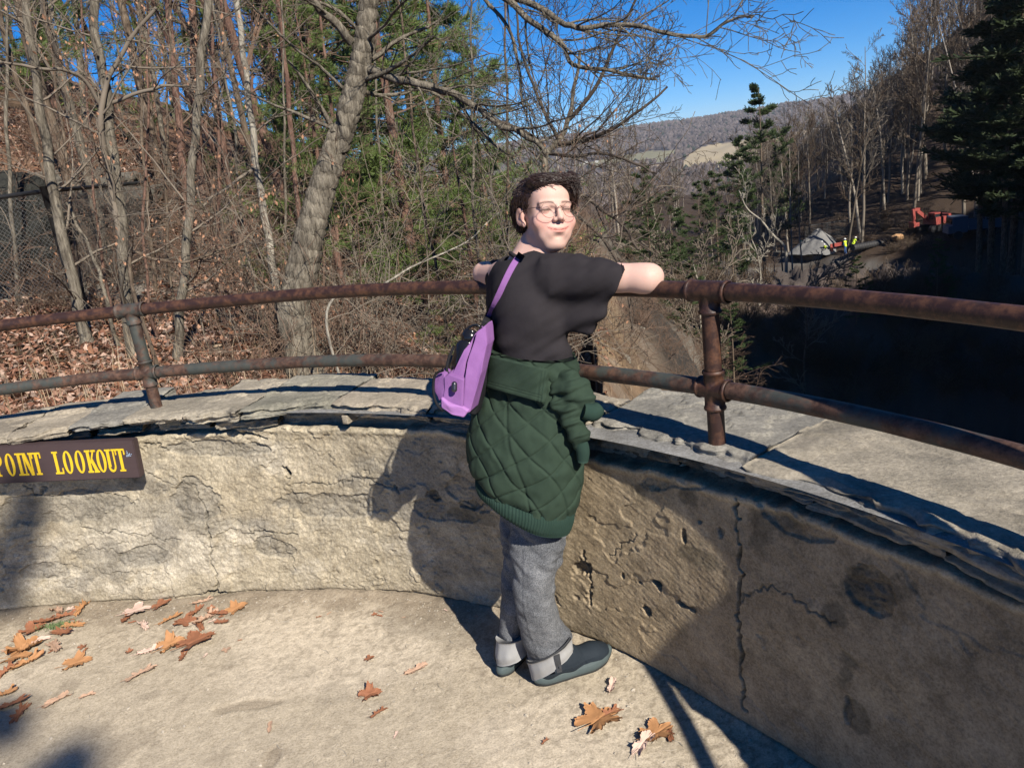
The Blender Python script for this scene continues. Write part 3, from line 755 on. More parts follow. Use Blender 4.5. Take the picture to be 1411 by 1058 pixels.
# ================================================================ FALLEN LEAVES
def leafmat(nm, a, b): return mat(nm, lambda N: (N.base(N.mix(N.noise(35, 4, .6), a, b), .7, .3), N.bump(N.noise(120, 3, .6), .4, .002)))
M_LEAF = [leafmat('leaf_rust', (.22, .085, .045), (.36, .16, .085)), leafmat('leaf_tan', (.38, .23, .15), (.52, .36, .26)), leafmat('leaf_orange', (.34, .155, .065), (.48, .26, .12)), leafmat('leaf_pale', (.55, .38, .30), (.66, .50, .42))]
def leaf_mesh(kind, seed, curl):
    r = np.random.default_rng(seed); na = 88; nr = 7
    t = np.linspace(-PI, PI, na, endpoint=False)
    if kind == 'oak':      # long lobed
        prof = .42+.58*np.abs(np.cos(t))**1.3; lob = 1+.28*np.sin(t*9+1.0)*np.clip(np.abs(np.sin(t))*1.6, 0, 1)
        wid = .55
    elif kind == 'maple':
        lob = 1; prof = .45+.55*np.abs(np.cos(t*2.5))**.9+.10*np.abs(np.sin(t*7.5+.4)); wid = .95
        prof = np.where(np.abs(np.abs(t)-PI) < .35, .5, prof)
    else:                   # beech-like ovate
        prof = (.35+.65*np.abs(np.cos(t))); lob = 1+.05*np.sin(t*22); wid = .55
    R = prof*lob*(1+.05*r.normal(size=na))
    x = np.cos(t)*R; y = np.sin(t)*R*wid
    u = np.linspace(0, 1, nr)
    X = x[:, None]*u; Y = y[:, None]*u
    a1, a2 = r.uniform(-1, 1, 2)
    Z = curl*(.55*Y*Y/wid**2+.35*a1*X*X+.3*a2*X*Y)+.05*curl*np.sin(X*7+seed)*np.cos(Y*8)+.10*curl*u**3*r.normal(size=(na, 1))
    Z = Z-.05*np.exp(-(Y/.05)**2)
    V = np.stack([X, Y, Z], -1).reshape(-1, 3)
    F = gridfaces(na, nr, wrapu=True)
    n0 = len(V); V2 = V-np.array([0, 0, .006])
    rim = np.arange(na)*nr+nr-1; rn = (np.arange(na)+1) % na*nr+nr-1
    FF = np.concatenate([F, F[:, ::-1]+n0, np.stack([rim, rim+n0, rn+n0, rn], 1)])
    Vs = np.concatenate([V, V2])
    sv, sf, sc = tubev(resample([(-.45*1, 0, -.02), (-.9, .02, .03), (-1.35, .10*a1, .12)], 7), np.linspace(.022, .014, 7), 4)
    FF = np.concatenate([FF, sf+len(Vs)]); Vs = np.concatenate([Vs, sv])
    Vs[:, 2] -= np.percentile(Vs[:, 2], 6)
    return Vs, FF
LEAFS = {}
def put_leaf(px, py, size, rot, kind, mi, lab, grp='dead leaves on the sandy ground', curl=.6, tiltx=0, tilty=0, dz=0.0, variant=0):
    key = (kind, variant, round(curl, 2), mi)
    if key not in LEAFS:
        V, F = leaf_mesh(kind, 40+variant*7+len(kind), curl); me = mesh('fallen_leaf', V, F, True); me.materials.append(M_LEAF[mi]); LEAFS[key] = me
    p = KZ(px, py, .004)
    o = bpy.data.objects.new('fallen_leaf', LEAFS[key]); COL.objects.link(o)
    o.location = (p[0], p[1], float(ground_h(p[0], p[1]))+.002+dz); o.scale = (size, size, size); o.rotation_euler = (tiltx, tilty, rot)
    tag(o, lab, 'leaf', grp); return o
L_ = [
 (90, 848, .050, .3, 'oak', 0, 'rust oak leaf against the wall foot at far left'), (115, 838, .045, 1.2, 'oak', 2, None), (60, 858, .05, -.5, 'oak', 0, None), (45, 868, .045, .8, 'maple', 0, None), (78, 842, .04, 2.2, 'beech', 1, None),
 (100, 862, .04, 2.8, 'oak', 2, None), (50, 885, .045, .2, 'beech', 3, 'pale pink leaf lying in the heap by the left frame edge'), (35, 893, .055, 1.0, 'maple', 2, None), (75, 890, .05, 2.0, 'oak', 1, None), (22, 905, .05, -.4, 'maple', 2, None), (40, 912, .05, .5, 'oak', 2, None),
 (85, 872, .05, 2.4, 'oak', 0, None), (105, 912, .045, .1, 'maple', 2, 'orange curled leaf on its own right of the left heap'), (10, 925, .04, .9, 'oak', 0, None),
 (188, 842, .05, .2, 'maple', 3, 'broad pale tan leaf near the foot of the wall'), (175, 850, .04, 1.4, 'oak', 0, None), (197, 860, .035, 2.0, 'oak', 3, None), (222, 833, .035, .4, 'maple', 0, 'small dark rust leaf touching the wall foot'), (280, 828, .035, .1, 'oak', 1, 'pinkish leaf under the dark gap in the wall foot'),
 (270, 842, .035, 1.1, 'oak', 0, None), (235, 852, .04, .3, 'oak', 2, None), (255, 855, .04, 2.4, 'maple', 0, None), (285, 852, .05, .7, 'oak', 1, None), (300, 846, .04, -.6, 'beech', 0, None), (325, 838, .04, .5, 'maple', 2, 'bright rust leaf at the right end of the leaf row'), (275, 861, .035, 1.8, 'oak', 0, None), (305, 858, .03, 2.5, 'oak', 0, None),
 (208, 894, .045, .1, 'beech', 3, 'very pale long leaf left of the brown leaf pair'), (235, 888, .045, .3, 'maple', 2, 'orange brown leaf overlapping the very pale leaf'), (270, 884, .062, .5, 'maple', 0, 'largest brown lobed leaf on the left ground'), (252, 902, .03, 1.4, 'oak', 0, None), (178, 897, .012, .3, 'maple', 0, 'tiny red leaf scrap left of the very pale leaf'),
 (195, 928, .045, .35, 'oak', 1, 'single narrow copper leaf lying apart on bare ground'), (80, 963, .045, .6, 'beech', 1, 'folded copper leaf right of the dark twiggy leaf'), (5, 957, .04, .1, 'oak', 2, 'flat orange leaf cut by the left frame edge'), (15, 972, .05, 0, 'oak', 0, None), (28, 980, .045, 1.3, 'oak', 0, 'spiky dark rust leaf with narrow lobes'), (120, 958, .022, .2, 'beech', 1, 'small grey brown curled leaf on bare ground'),
 (509, 906, .016, .4, 'maple', 0, 'small red brown leaf in the middle of the ground'), (573, 921, .036, .1, 'beech', 1, 'long narrow copper sliver of leaf left of the shoes'), (510, 955, .032, .2, 'maple', 0, 'brown crumpled leaf below the narrow leaf sliver'), (523, 981, .026, .5, 'oak', 0, 'lower of two brown leaves in front of the shoes'), (545, 1010, .012, 1.0, 'oak', 3, 'tiny pale leaf scrap near the lower frame edge'),
 (843, 945, .028, .9, 'beech', 3, 'pale pink leaf beside the toe of the right shoe'), (826, 992, .060, .4, 'maple', 2, 'large orange lobed leaf right of the shoes'), (842, 981, .035, .2, 'oak', 0, 'darker leaf tucked behind the large orange leaf'), (887, 1025, .045, .5, 'beech', 3, 'pale pink toothed leaf near the lower frame edge'), (905, 1010, .042, .1, 'maple', 2, 'orange leaf half in the railing shadow'), (922, 1008, .03, 1.2, 'oak', 0, 'dark brown leaf scrap inside the railing shadow'), (752, 1021, .012, .4, 'oak', 0, 'tiny rust leaf scrap below the front shoe'), (372, 1000, .02, 1.4, 'beech', 1, 'thin grey curled leaf on the lower ground')]
for i, (px, py, s, r, k, mi, lab) in enumerate(L_):
    # labels of unnamed ones say which heap they lie in
    if lab is None: lab = 'curled brown leaf in the heap by the left frame edge' if px < 150 else ('curled brown leaf in the leaf row along the wall foot' if py < 870 else 'curled brown leaf in the loose pair below the row')
    grp = 'dead leaves on the sandy ground'
    put_leaf(px, py, s*1.14, r+.3, k, mi, lab, grp, curl=(.5, .8, .35)[i % 3], tiltx=.12*math.sin(i*2.1), tilty=.12*math.cos(i*1.7), dz=.003*(i % 3), variant=i % 4)
rl = random.Random(77)
for i in range(34):
    px = rl.choice((rl.uniform(0, 130), rl.uniform(150, 340), rl.uniform(0, 700))); py = rl.uniform(836, 905) if px < 340 else rl.uniform(832, 850)
    put_leaf(px, py, rl.uniform(.007, .018), rl.uniform(0, 6.3), ('oak', 'beech', 'maple')[i % 3], (0, 1, 0, 3)[i % 4], 'tiny broken leaf scrap near the foot of the wall at left', 'tiny leaf scraps by the wall foot', curl=.5, variant=i % 4)
M_MOSS = mat('green_moss', lambda N: N.base(N.mix(N.noise(60, 3), (.08, .13, .05), (.2, .26, .12)), .9, .2))
mb = MB(); c = KZ(78, 864, 0)
for q in range(260):
    p = c+np.array([RNG.normal(0, .035), RNG.normal(0, .012), .003]); a = RNG.uniform(0, 6.3); d = np.array([math.cos(a)*.6, math.sin(a)*.6, 1.0])*.012; w = np.array([-math.sin(a), math.cos(a), 0])*.0016
    mb.add([p-w, p+w, p+d+w*.3, p+d-w*.3], [[0, 1, 2, 3]])
link('moss_tuft', mb.mesh('moss_tuft', False), M_MOSS, label='small green moss tuft among the leaves at left', cat='moss')
# ================================================================ PERSON
from mathutils.bvhtree import BVHTree
IR = CAMM@np.array([1, 0, 0.]); IU = CAMM@np.array([0, -1., 0]); IB = CAMM@np.array([0, 0, -1.])
PERS = empty('person', tuple(KZ(745, 935, 0)), label='person in black t-shirt leaning on the railing, green jacket tied round the waist', cat='person')
po_ = np.array(PERS.location)
def skincol(N):
    c = N.mix(.35, N.attr('col'), N.mix(N.noise(120, 4, .6), (.86, .80, .78), (1.1, 1.08, 1.06)), 'MULTIPLY')
    N.base(c, .55, .28); N.b.inputs['Subsurface Weight'].default_value = .12; N.b.inputs['Subsurface Radius'].default_value = (.012, .005, .003); N.b.inputs['Subsurface Scale'].default_value = .6
    N.bump(N.noise(900, 2, .5), .12, .001)
M_SKIN = mat('skin', skincol)
def cloth(nm, a, b, sc=500, rough=.9, bs=.25):
    return mat(nm, lambda N: (N.base(N.mix(N.noise(26, 5, .65), a, b), rough, .15), N.bump(N.noise(sc, 2, .6), bs, .0015, N.bump(N.noise(60, 4, .6), .3, .003))))
M_TEE = cloth('black_cotton', (.020, .0175, .020), (.032, .028, .031), 700)
M_JACK = cloth('green_quilted_cloth', (.020, .034, .023), (.036, .058, .040), 600)
M_HEM = mat('green_rib_knit', lambda N: (N.base(N.mix(N.noise(40, 4), (.022, .045, .035), (.034, .062, .049)), .95, .1), N.bump(N.wave(150, N.coord('Object'), .4, 1, 'X'), .5, .002)))
M_JEAN = mat('washed_grey_denim', lambda N: (N.base(N.mix(N.cn(9, 5, .65), N.mix(N.cn(330, 2, .7), (.045, .048, .054), (.13, .135, .145)), N.mix(N.cn(330, 2, .7), (.09, .095, .105), (.24, .245, .255))), .92, .12), N.bump(N.noise(700, 2, .6), .35, .001, N.bump(N.noise(50, 4, .6), .35, .003))))
M_CUFF = cloth('pale_denim_inside', (.26, .26, .26), (.36, .36, .36), 700)
M_SEAM = cloth('dark_seam', (.035, .037, .042), (.06, .062, .066), 700)
M_SHOE = cloth('navy_mesh_shoe', (.012, .018, .026), (.024, .032, .042), 900, .75)
M_SOLE = mat('teal_grey_rubber', lambda N: (N.base(N.mix(N.noise(30, 4), (.05, .07, .074), (.085, .11, .114)), .7, .3), N.bump(N.noise(150, 3), .3, .002)))
M_TREAD = mat('dark_rubber', lambda N: N.base((.03, .032, .033), .8, .2))

def smoothV(V, Fs, it=2):
    E = np.concatenate([np.stack([F[:, k], F[:, (k+1) % F.shape[1]]], 1) for F in Fs for k in range(F.shape[1])])
    n = len(V); deg = np.bincount(E.ravel(), minlength=n)[:, None]+1e-9
    for _ in range(it):
        S = np.zeros_like(V)
        for k in range(3):
            S[:, k] = np.bincount(E[:, 0], V[E[:, 1], k], n)+np.bincount(E[:, 1], V[E[:, 0], k], n)
        V = V*.4+.6*S/deg
    return V

# --- skeleton points
HC = K(752.5, 296, 2.16)
yaw, pit, rol = math.radians(23), math.radians(9), math.radians(-1)
vb = (EYE-HC); vb /= np.linalg.norm(vb)
hu = IU-vb*(IU@vb); hu /= np.linalg.norm(hu); hr = np.cross(hu, vb)   # image right, up at the head
HF = vb*math.cos(yaw)*math.cos(pit)+hr*math.sin(yaw)*math.cos(pit)+hu*math.sin(pit); HF /= np.linalg.norm(HF)
HX = np.cross(HF, hu*math.cos(rol)+hr*math.sin(rol)); HX /= np.linalg.norm(HX)
HX = HX if HX@hr > 0 else -HX
HZ = np.cross(HX, HF); HZ = HZ if HZ@hu > 0 else -HZ
HM = np.stack([HX, HF, HZ], 1)
def hd(x, y, z): return HC+HM@np.array([x, y, z])
SH_R = K(772, 384, 2.05); SH_L = K(700, 380, 2.27)
EL_R = K(893, 383, 1.965); EL_L = K(668, 377, 2.40)
HAND_R = pol(47.8, 3.02, 1.226); HAND_L = pol(49.6, 3.07, 1.226)
HIP = K(728, 600, 2.09); CHEST = K(728, 430, 2.12)
ANK_R = K(756, 905, 2.06); KNE_R = K(742, 770, 2.045); ANK_L = K(707, 885, 2.15); KNE_L = K(724, 765, 2.14)
lo = np.minimum.reduce([EL_L, HC, ANK_L, ANK_R, EL_R, KNE_R])-[.14, .18, .05]; hi = np.maximum.reduce([EL_R, HC, HAND_L, HAND_R])+[.12, .16, .16]
B = Vol(lo, hi, .0028)
# torso, limbs
B.cap(CHEST+[0, .02, .02], HIP, .070, .075, .03)
B.cap(SH_L, SH_R, .045, .045, .04); B.ell(CHEST+[0, .02, .03], (.085, .07, .11), None, .04)
B.cap(SH_R, EL_R, .044, .036, .03); B.cap(SH_L, EL_L, .044, .036, .03)
B.cap(EL_R-[.012, 0, .002], EL_R+[.016, .008, .002], .033, .022, .02)
B.cap(EL_R, EL_R*.45+HAND_R*.55+[0, 0, .004], .035, .033, .01); B.cap(EL_R*.45+HAND_R*.55+[0, 0, .004], HAND_R, .033, .022, .02)
B.cap(EL_L, EL_L*.45+HAND_L*.55, .034, .031, .01); B.cap(EL_L*.45+HAND_L*.55, HAND_L, .031, .022, .02)
B.cap(HIP+[-.03, .03, -.02], KNE_L, .06, .035, .03); B.cap(KNE_L, ANK_L, .035, .028, .02)
B.cap(HIP+[.03, -.0, -.02], KNE_R, .06, .040, .03); B.cap(KNE_R, ANK_R, .038, .030, .02)
# hands: palm, four fingers of unequal length and a thumb resting over the rail / other forearm
def hand(W_, D, up, side):
    D = D/np.linalg.norm(D); S = np.cross(D, up); S /= np.linalg.norm(S); U = np.cross(S, D)
    P = W_+D*.045
    B.ell(P, (.042, .036, .014), np.stack([D, S, U], 1), .01)
    for i, (o, L) in enumerate(((-.028, .068), (-.010, .078), (.010, .072), (.027, .056))):
        a = P+D*.034+S*o; b = a+D*L*.45+U*.002; c = b+D*L*.30-U*L*.28; d = c+D*L*.08-U*L*.30
        B.cap(a-D*.012, b, .0088, .0082, .004); B.cap(b, c, .0082, .0075, .002); B.cap(c, d, .0075, .0066, .002)
    a = P-D*.012+S*(.028*side); b = a+D*.030+S*.026*side-U*.006; c = b+D*.028+S*.006*side-U*.012
    B.cap(a, b, .012, .0095, .006); B.cap(b, c, .0095, .008, .002)
hand(HAND_R, (HAND_R-EL_R)+[0, 0, -.0], np.array([0, 0, 1.0]), 1)
hand(HAND_L, (HAND_L-EL_L)+[0, 0, .02], np.array([0, 0, 1.0]), -1)
# neck and head
NB = K(722, 372, 2.17)
B.cap(NB, hd(-.008, -.035, -.06), .055, .050, .015)
B.cap(K(738, 372, 2.13), hd(0, -.012, -.075), .046, .040, .015)
B.ell(hd(0, -.018, .030), (.073, .090, .076), HM, .0)
B.ell(hd(0, .018, -.020), (.059, .064, .082), HM, .02)
B.ell(hd(0, .045, .045), (.052, .040, .042), HM, .015)
B.ell(hd(0, .048, -.087), (.024, .026, .018), HM, .016)
for s in (-1, 1): B.cap(hd(.044*s, .004, -.056), hd(.018*s, .044, -.082), .017, .016, .02); B.ell(hd(.027*s, .050, -.056), (.024, .021, .026), HM, .014)
for s in (-1, 1):
    B.ell(hd(.038*s, .054, -.028), (.027, .023, .025), HM, .014)      # cheek
    B.ell(hd(.033*s, .086, .006), (.020, .013, .0135), HM, .010, 'sub')   # socket
    B.ell(hd(.031*s, .066, .0035), (.0155, .0135, .0130), HM, .003)       # lids
    B.cap(hd(.014*s, .080, .018), hd(.045*s, .069, .020), .0065, .0055, .012)  # brow ridge
    B.ell(hd(.012*s, .089, -.026), (.0070, .0085, .0068), HM, .005)     # nostril wing
    B.ell(hd(.0065*s, .0985, -.0335), (.0030, .0045, .0026), HM, .002, 'sub')
    B.cap(hd(.024*s, .082, -.032), hd(.032*s, .074, -.048), .0016, .0012, .005, 'sub')  # smile fold
    # ear
    e0 = hd(.073*s, -.012, -.005)
    EM = HM@np.array([[math.cos(.35*s), -math.sin(.35*s), 0], [math.sin(.35*s), math.cos(.35*s), 0], [0, 0, 1.0]])
    B.ell(e0+HM@np.array([.004*s, 0, .004]), (.0075, .017, .027), EM, .004); B.ell(hd(.071*s, .000, -.024), (.006, .008, .010), HM, .004)
    B.ell(e0+HM@np.array([.013*s, .003, .005]), (.006, .010, .017), EM, .003, 'sub')
B.cap(hd(0, .083, .020), hd(0, .097, -.014), .0062, .0078, .008); B.ell(hd(0, .100, -.0225), (.0090, .0095, .0085), HM, .006)
B.ell(hd(0, .070, -.055), (.030, .014, .020), HM, .014)       # muzzle
def lip(z0, dy, r, mode='add', k=.003):
    pts = [(-.032, .0640, z0+.0098), (-.017, .0795, z0+.0024), (0, .0840+dy, z0), (.017, .0795, z0+.0024), (.032, .0640, z0+.0098)]
    P = resample(pts, 13)
    for i in range(12):
        w = 1-abs((i-5.5)/6.5)**2*.6
        B.cap(hd(*P[i]), hd(*P[i+1]), r*w, r*w, k, mode)
lip(-.0515, .0, .0034); lip(-.0585, .0005, .0042)
lip(-.0548, .0045, .0015, 'sub', .0015)
B.ell(hd(0, .0815, -.072), (.016, .007, .004), HM, .008, 'sub')
V, F = B.surf(); V = smoothV(V, F, 1)
HSC = .95; HPV = hd(0, 0, -.02)
def squeeze(V):
    V = np.asarray(V, float); d = np.linalg.norm(V-HC, axis=-1); zz = (V-HC)@HM[:, 2]; w = sstep(.19, .125, d)*sstep(-.13, -.085, zz); return V+(HPV-V)*((1-HSC)*w)[..., None]
L = (V-HC)@HM     # head coordinates for colouring
col = np.tile(np.array([.62, .405, .335]), (len(V), 1))
def blend(c, m, t): return c*(1-t[:, None])+np.array(m)*t[:, None]
g = lambda x, y, z, a, b, c: np.exp(-(((L[:, 0]-x)/a)**2+((L[:, 1]-y)/b)**2+((L[:, 2]-z)/c)**2))
for s in (-1, 1):
    col = blend(col, (.66, .24, .20), g(.038*s, .072, -.028, .026, .03, .022)*.55)
    col = blend(col, (.50, .22, .17), g(.075*s, 0, 0, .012, .03, .035)*.5)
    # eye slit: dark lash line, slightly arched, with a brown sliver of the eye under it
    u = L[:, 0]*s-.031; arch = .0025+.0022-(u/.014)**2*.0030
    front = sstep(.060, .066, L[:, 1])
    col = blend(col, (.02, .012, .010), np.exp(-((L[:, 2]-arch)/.0021)**2)*sstep(.0165, .013, np.abs(u))*front)
    col = blend(col, (.10, .065, .05), np.exp(-((L[:, 2]-arch+.0030)/.0022)**2)*sstep(.010, .006, np.abs(u))*front*.9)
    u2 = L[:, 0]*s-.031; bz = .0205+.003*(1-(u2/.02)**2)
    col = blend(col, (.05, .027, .020), np.exp(-((L[:, 2]-bz)/.0032)**2)*sstep(.023, .017, np.abs(u2))*sstep(.05, .06, L[:, 1])*.85)
    col = blend(col, (.12, .03, .02), g(.0065*s, .099, -.034, .0035, .006, .003)*.8)
lx = np.abs(L[:, 0]); lz = -.0548+.0098*(lx/.032)**1.8
lm = sstep(.0350, .028, lx)*sstep(.0085, .0060, np.abs(L[:, 2]-lz+.0005)+.003*(lx/.026)**2)*sstep(.056, .064, L[:, 1])
col = blend(col, (.52, .19, .16), lm*.7)
col = blend(col, (.16, .03, .025), np.exp(-((L[:, 2]-lz)/.0012)**2)*sstep(.036, .031, lx)*sstep(.06, .07, L[:, 1])*.85)
# close-cropped dark stubble of hair on the sides of the head
sideburn = sstep(.046, .060, np.abs(L[:, 0])+.10*np.clip(-L[:, 1]+.02, 0, 1))*sstep(-.02, .01, L[:, 2]+.15*np.clip(.02-L[:, 1], 0, .1))*sstep(.055, .03, L[:, 1])
inhead = sstep(-.12, -.08, L[:, 2])
col = blend(col, (.035, .022, .018), sideburn*inhead*.8*(1-g(.075, 0, 0, .016, .02, .03))*(1-g(-.075, 0, 0, .016, .02, .03)))
link('body', mesh('body', squeeze(V), F, True, {'col': col}, po_), M_SKIN, PERS)

# --- hair
M_HAIR = mat('dark_brown_hair', lambda N: (N.base(N.mix(N.rand(), (.022, .011, .008), (.036, .019, .013)), .42, .45)))
mb = MB(); r = np.random.default_rng(12)
def hs(az, el, rad=1.0):   # point over the skull
    return np.array([.076*math.cos(el)*math.sin(az), -.018+.093*math.cos(el)*math.cos(az), .032+.080*math.sin(el)])*rad
hv = Vol(HC-.16, HC+.16, .0028)
hv.ell(hd(0, -.028, .044), (.080, .090, .078), HM, 0)
hv.ell(hd(.026, .050, .084), (.050, .032, .024), HM, .02); hv.ell(hd(-.022, .035, .084), (.045, .035, .022), HM, .02)
hv.ell(hd(.058, .050, .074), (.022, .026, .036), HM, .015); hv.ell(hd(.068, .040, .045), (.012, .020, .026), HM, .01)
hv.ell(hd(-.056, -.045, .02), (.026, .042, .056), HM, .02)
hv.ell(hd(0, .098, .020), (.056, .052, .062), HM, .006, 'sub')        # forehead and face stay clear
hv.box(hd(0, .075, -.05), (.2, .068, .066), HM, .01, .01, 'sub')
hv.box(hd(0, 0, -.115), (.2, .2, .062), HM, .01, .01, 'sub')
for s in (-1, 1): hv.ell(hd(.078*s, -.006, -.004), (.020, .024, .036), HM, .006, 'sub')
HV, HFc = hv.surf(); HV = smoothV(HV, HFc, 2); Nn = vnormals(HV, HFc)
Lh = (HV-HC)@HM
HV = HV+Nn*(.0035*noise(Lh[:, 0]*90+Lh[:, 2]*60, Lh[:, 1]*25, Lh[:, 2]*40, 3)+.002*noise(Lh[:, 0]*230+Lh[:, 2]*150, Lh[:, 1]*50, Lh[:, 2]*90, 4))[:, None]
mb.add(squeeze(HV), HFc[0])
if len(HFc) > 1: mb.F3.append(HFc[1])
cap_pts = HV; capN = Nn; Lc = (cap_pts-HC)@HM
idx = r.choice(len(cap_pts), 2600, replace=False)
for i in idx:
    l = Lc[i]; nn = HM.T@capN[i]
    if l[2] > .055:     # top: swept up and to the image right
        flow = np.array([.9, .55 if l[1] > 0 else .1, .25]); Ls = r.uniform(.03, .055); up = .30
        if l[0] > .04: flow = np.array([.35, .3, -.95]); Ls = r.uniform(.03, .05); up = .35
    else:
        flow = np.array([-.05*np.sign(l[0]), -.5, -1.0]); Ls = r.uniform(.016, .034); up = .18
    if l[1] > .055 and l[2] < .05: continue
    flow = flow/np.linalg.norm(flow)+r.normal(0, .16, 3); flow = flow-nn*(flow@nn)*.8
    P = [l-nn*.002]; d = flow+nn*up; d /= np.linalg.norm(d); cur = P[0]
    for k in range(5):
        cur = cur+d*Ls/5; P.append(cur); d = d+np.array([0, 0, -.22 if l[2] > .05 else -.1])+flow*.12-nn*.10+r.normal(0, .05, 3); d /= np.linalg.norm(d)
    if P[-1][2] < .035 and P[-1][1] > .052: continue
    Pw = HC+np.array(P)@HM.T
    mb.tube(squeeze(Pw), np.array([.0011, .0013, .0012, .001, .0008, .0003])*r.uniform(.7, 1.25), 4, cap=False)
link('hair', mb.mesh('hair', True, po_), M_HAIR, PERS)
# --- glasses
M_WIRE = mat('dark_gold_wire', lambda N: N.base((.16, .09, .075), .3, .5, .7))
def lensm(N):
    N.base((.0, .0, .0), .02, .5); N.b.inputs['Alpha'].default_value = .05
M_LENS = mat('clear_lens', lensm)
GL = MB(); LN = MB()
for s in (-1, 1):
    a = np.linspace(0, 2*PI, 41)
    P = [hd(s*.0325+.0235*math.cos(t), .101-.10*abs(.0325+.0235*math.cos(t)*s)**1.2*1.0, -.001+.0215*math.sin(t)) for t in a]
    P = [squeeze(p) for p in P]; GL.tube(P, .00065, 6, cap=False)
    V = np.array(P[:-1]+[np.mean(P[:-1], 0)]); n = len(V)-1; i = np.arange(n); LN.add(V, np.stack([i, (i+1) % n, np.full(n, n)], 1))
    GL.tube(squeeze(resample([hd(s*.0555, .095, .006), hd(s*.067, .075, .010), hd(s*.078, .03, .010), hd(s*.079, -.005, .006)], 14)), .0010, 6)
GL.tube(squeeze(resample([hd(-.0095, .099, .003), hd(0, .103, .008), hd(.0095, .099, .003)], 9)), .00085, 6)
gl = link('eyeglasses', GL.mesh('eyeglasses', True, po_), M_WIRE, PERS)
link('lenses', LN.mesh('lenses', True, po_), M_LENS, gl)

# --- t-shirt
T = Vol(K(640, 540, 2.3)-[.1, .45, .12], K(900, 320, 2.3)+[.08, .2, .06], .0032)
T.cap(K(727, 400, 2.14), K(731, 470, 2.10), .104, .094, .03); T.cap(K(731, 470, 2.10), K(733, 520, 2.10), .094, .080, .03)
T.cap(K(712, 388, 2.20), K(772, 384, 2.08), .078, .066, .03)
T.cap(K(728, 372, 2.18), K(752, 372, 2.12), .056, .056, .03)
T.cap(K(772, 386, 2.06), K(850, 388, 1.985), .066, .046, .03)
T.cap(K(848, 388, 1.985), K(872, 390, 1.97), .042, .042, .01)
T.cap(K(728, 430, 2.10), K(735, 490, 2.085), .09, .078, .03)
T.cap(K(745, 440, 2.06), K(768, 505, 2.05), .06, .045, .03)
pz = (SH_R-EL_R); pz[2] = 0; pz /= np.linalg.norm(pz); pn = np.cross(pz, [0, 0, 1.0]); pn = pn if pn[1] < 0 else -pn
def onpl(px, py, O=SH_R*.4+EL_R*.6):
    w = ray(px, py); return EYE+w*(((O-EYE)@pn)/(w@pn))
T.poly([onpl(*q) for q in ((748, 356), (800, 354), (866, 369), (844, 414), (819, 458), (812, 461), (786, 460), (774, 478), (740, 470))], pn, .016, .018, .02)
T.cap(K(706, 384, 2.25), K(682, 378, 2.36), .054, .044, .03)
T.cap(K(690, 400, 2.2), K(694, 480, 2.14), .04, .05, .03)
# sleeve mouth
c = K(884, 392, 1.96); dx = (EL_R-SH_R)/np.linalg.norm(EL_R-SH_R)
sm = K(866, 366, 1.97)-K(838, 420, 1.97); sm /= np.linalg.norm(sm); nx_ = np.cross(sm, vb); nx_ /= np.linalg.norm(nx_); nx_ = nx_ if nx_@IR > 0 else -nx_
T.box((K(866, 366, 1.97)+K(838, 420, 1.97))/2+nx_*.05, (.05, .12, .2), np.stack([nx_, sm, np.cross(nx_, sm)], 1), .002, .004, 'sub')
T.cap(NB+[0, 0, .02], hd(-.012, -.035, -.07), .060, .060, .006, 'sub'); T.ell(hd(0, .03, -.07), (.055, .07, .045), HM, .01, 'sub')
# inside of the sleeve is hollow round the arm
T.cap(EL_R-dx*.045, EL_R+dx*.05, .040, .042, .004, 'sub')
V, F = T.surf(); V = smoothV(V, F, 2); N_ = vnormals(V, F)
uu = (V-HC)@IR; vv = (V-HC)@IU
ang = math.radians(32); p_ = uu*math.cos(ang)+vv*math.sin(ang); q_ = -uu*math.sin(ang)+vv*math.cos(ang)
fold = noise(p_*5, q_*34+2*noise(p_*6, q_*6, seed=3), seed=7); fold2 = noise(p_*9, q_*60, seed=8)
amt = sstep(-.04, .12, uu)
drp = noise(uu*22, vv*5, seed=9)
wst = sstep(-.26, -.38, vv)
V = V+N_*(amt*(.0120*fold+.0055*fold2)+(1-amt)*(.0045*drp+.0030*fold2)+wst*.004*noise(uu*14+vv*20, vv*26-uu*9, seed=10))[:, None]
tee = link('t_shirt', mesh('t_shirt', V, F, True, None, po_), M_TEE, PERS)
def bvh(V, Fs): return BVHTree.FromPolygons([tuple(v) for v in V], [tuple(int(i) for i in f) for Q in Fs for f in Q])
TB = bvh(V, F)
def hit(tree, px, py, off=.004, dflt=2.05):
    w = ray(px, py); w = w/np.linalg.norm(w)
    h = tree.ray_cast(Vector(EYE), Vector(w))
    if h[0] is None: return K(px, py, dflt)
    return np.array(h[0])-w*off
# collar ring
mb = MB(); a = np.linspace(0, 2*PI, 40)
CN = hd(-.012, -.035, -.07)-NB; CN /= np.linalg.norm(CN); c0 = NB+CN*.022; e1 = np.cross(CN, [0, 1.0, 0]); e1 /= np.linalg.norm(e1); e2 = np.cross(CN, e1)
mb.tube([c0+(e1*math.cos(t)+e2*math.sin(t))*.056 for t in a], .006, 8, cap=False)
link('collar', mb.mesh('collar', True, po_), M_TEE, tee)

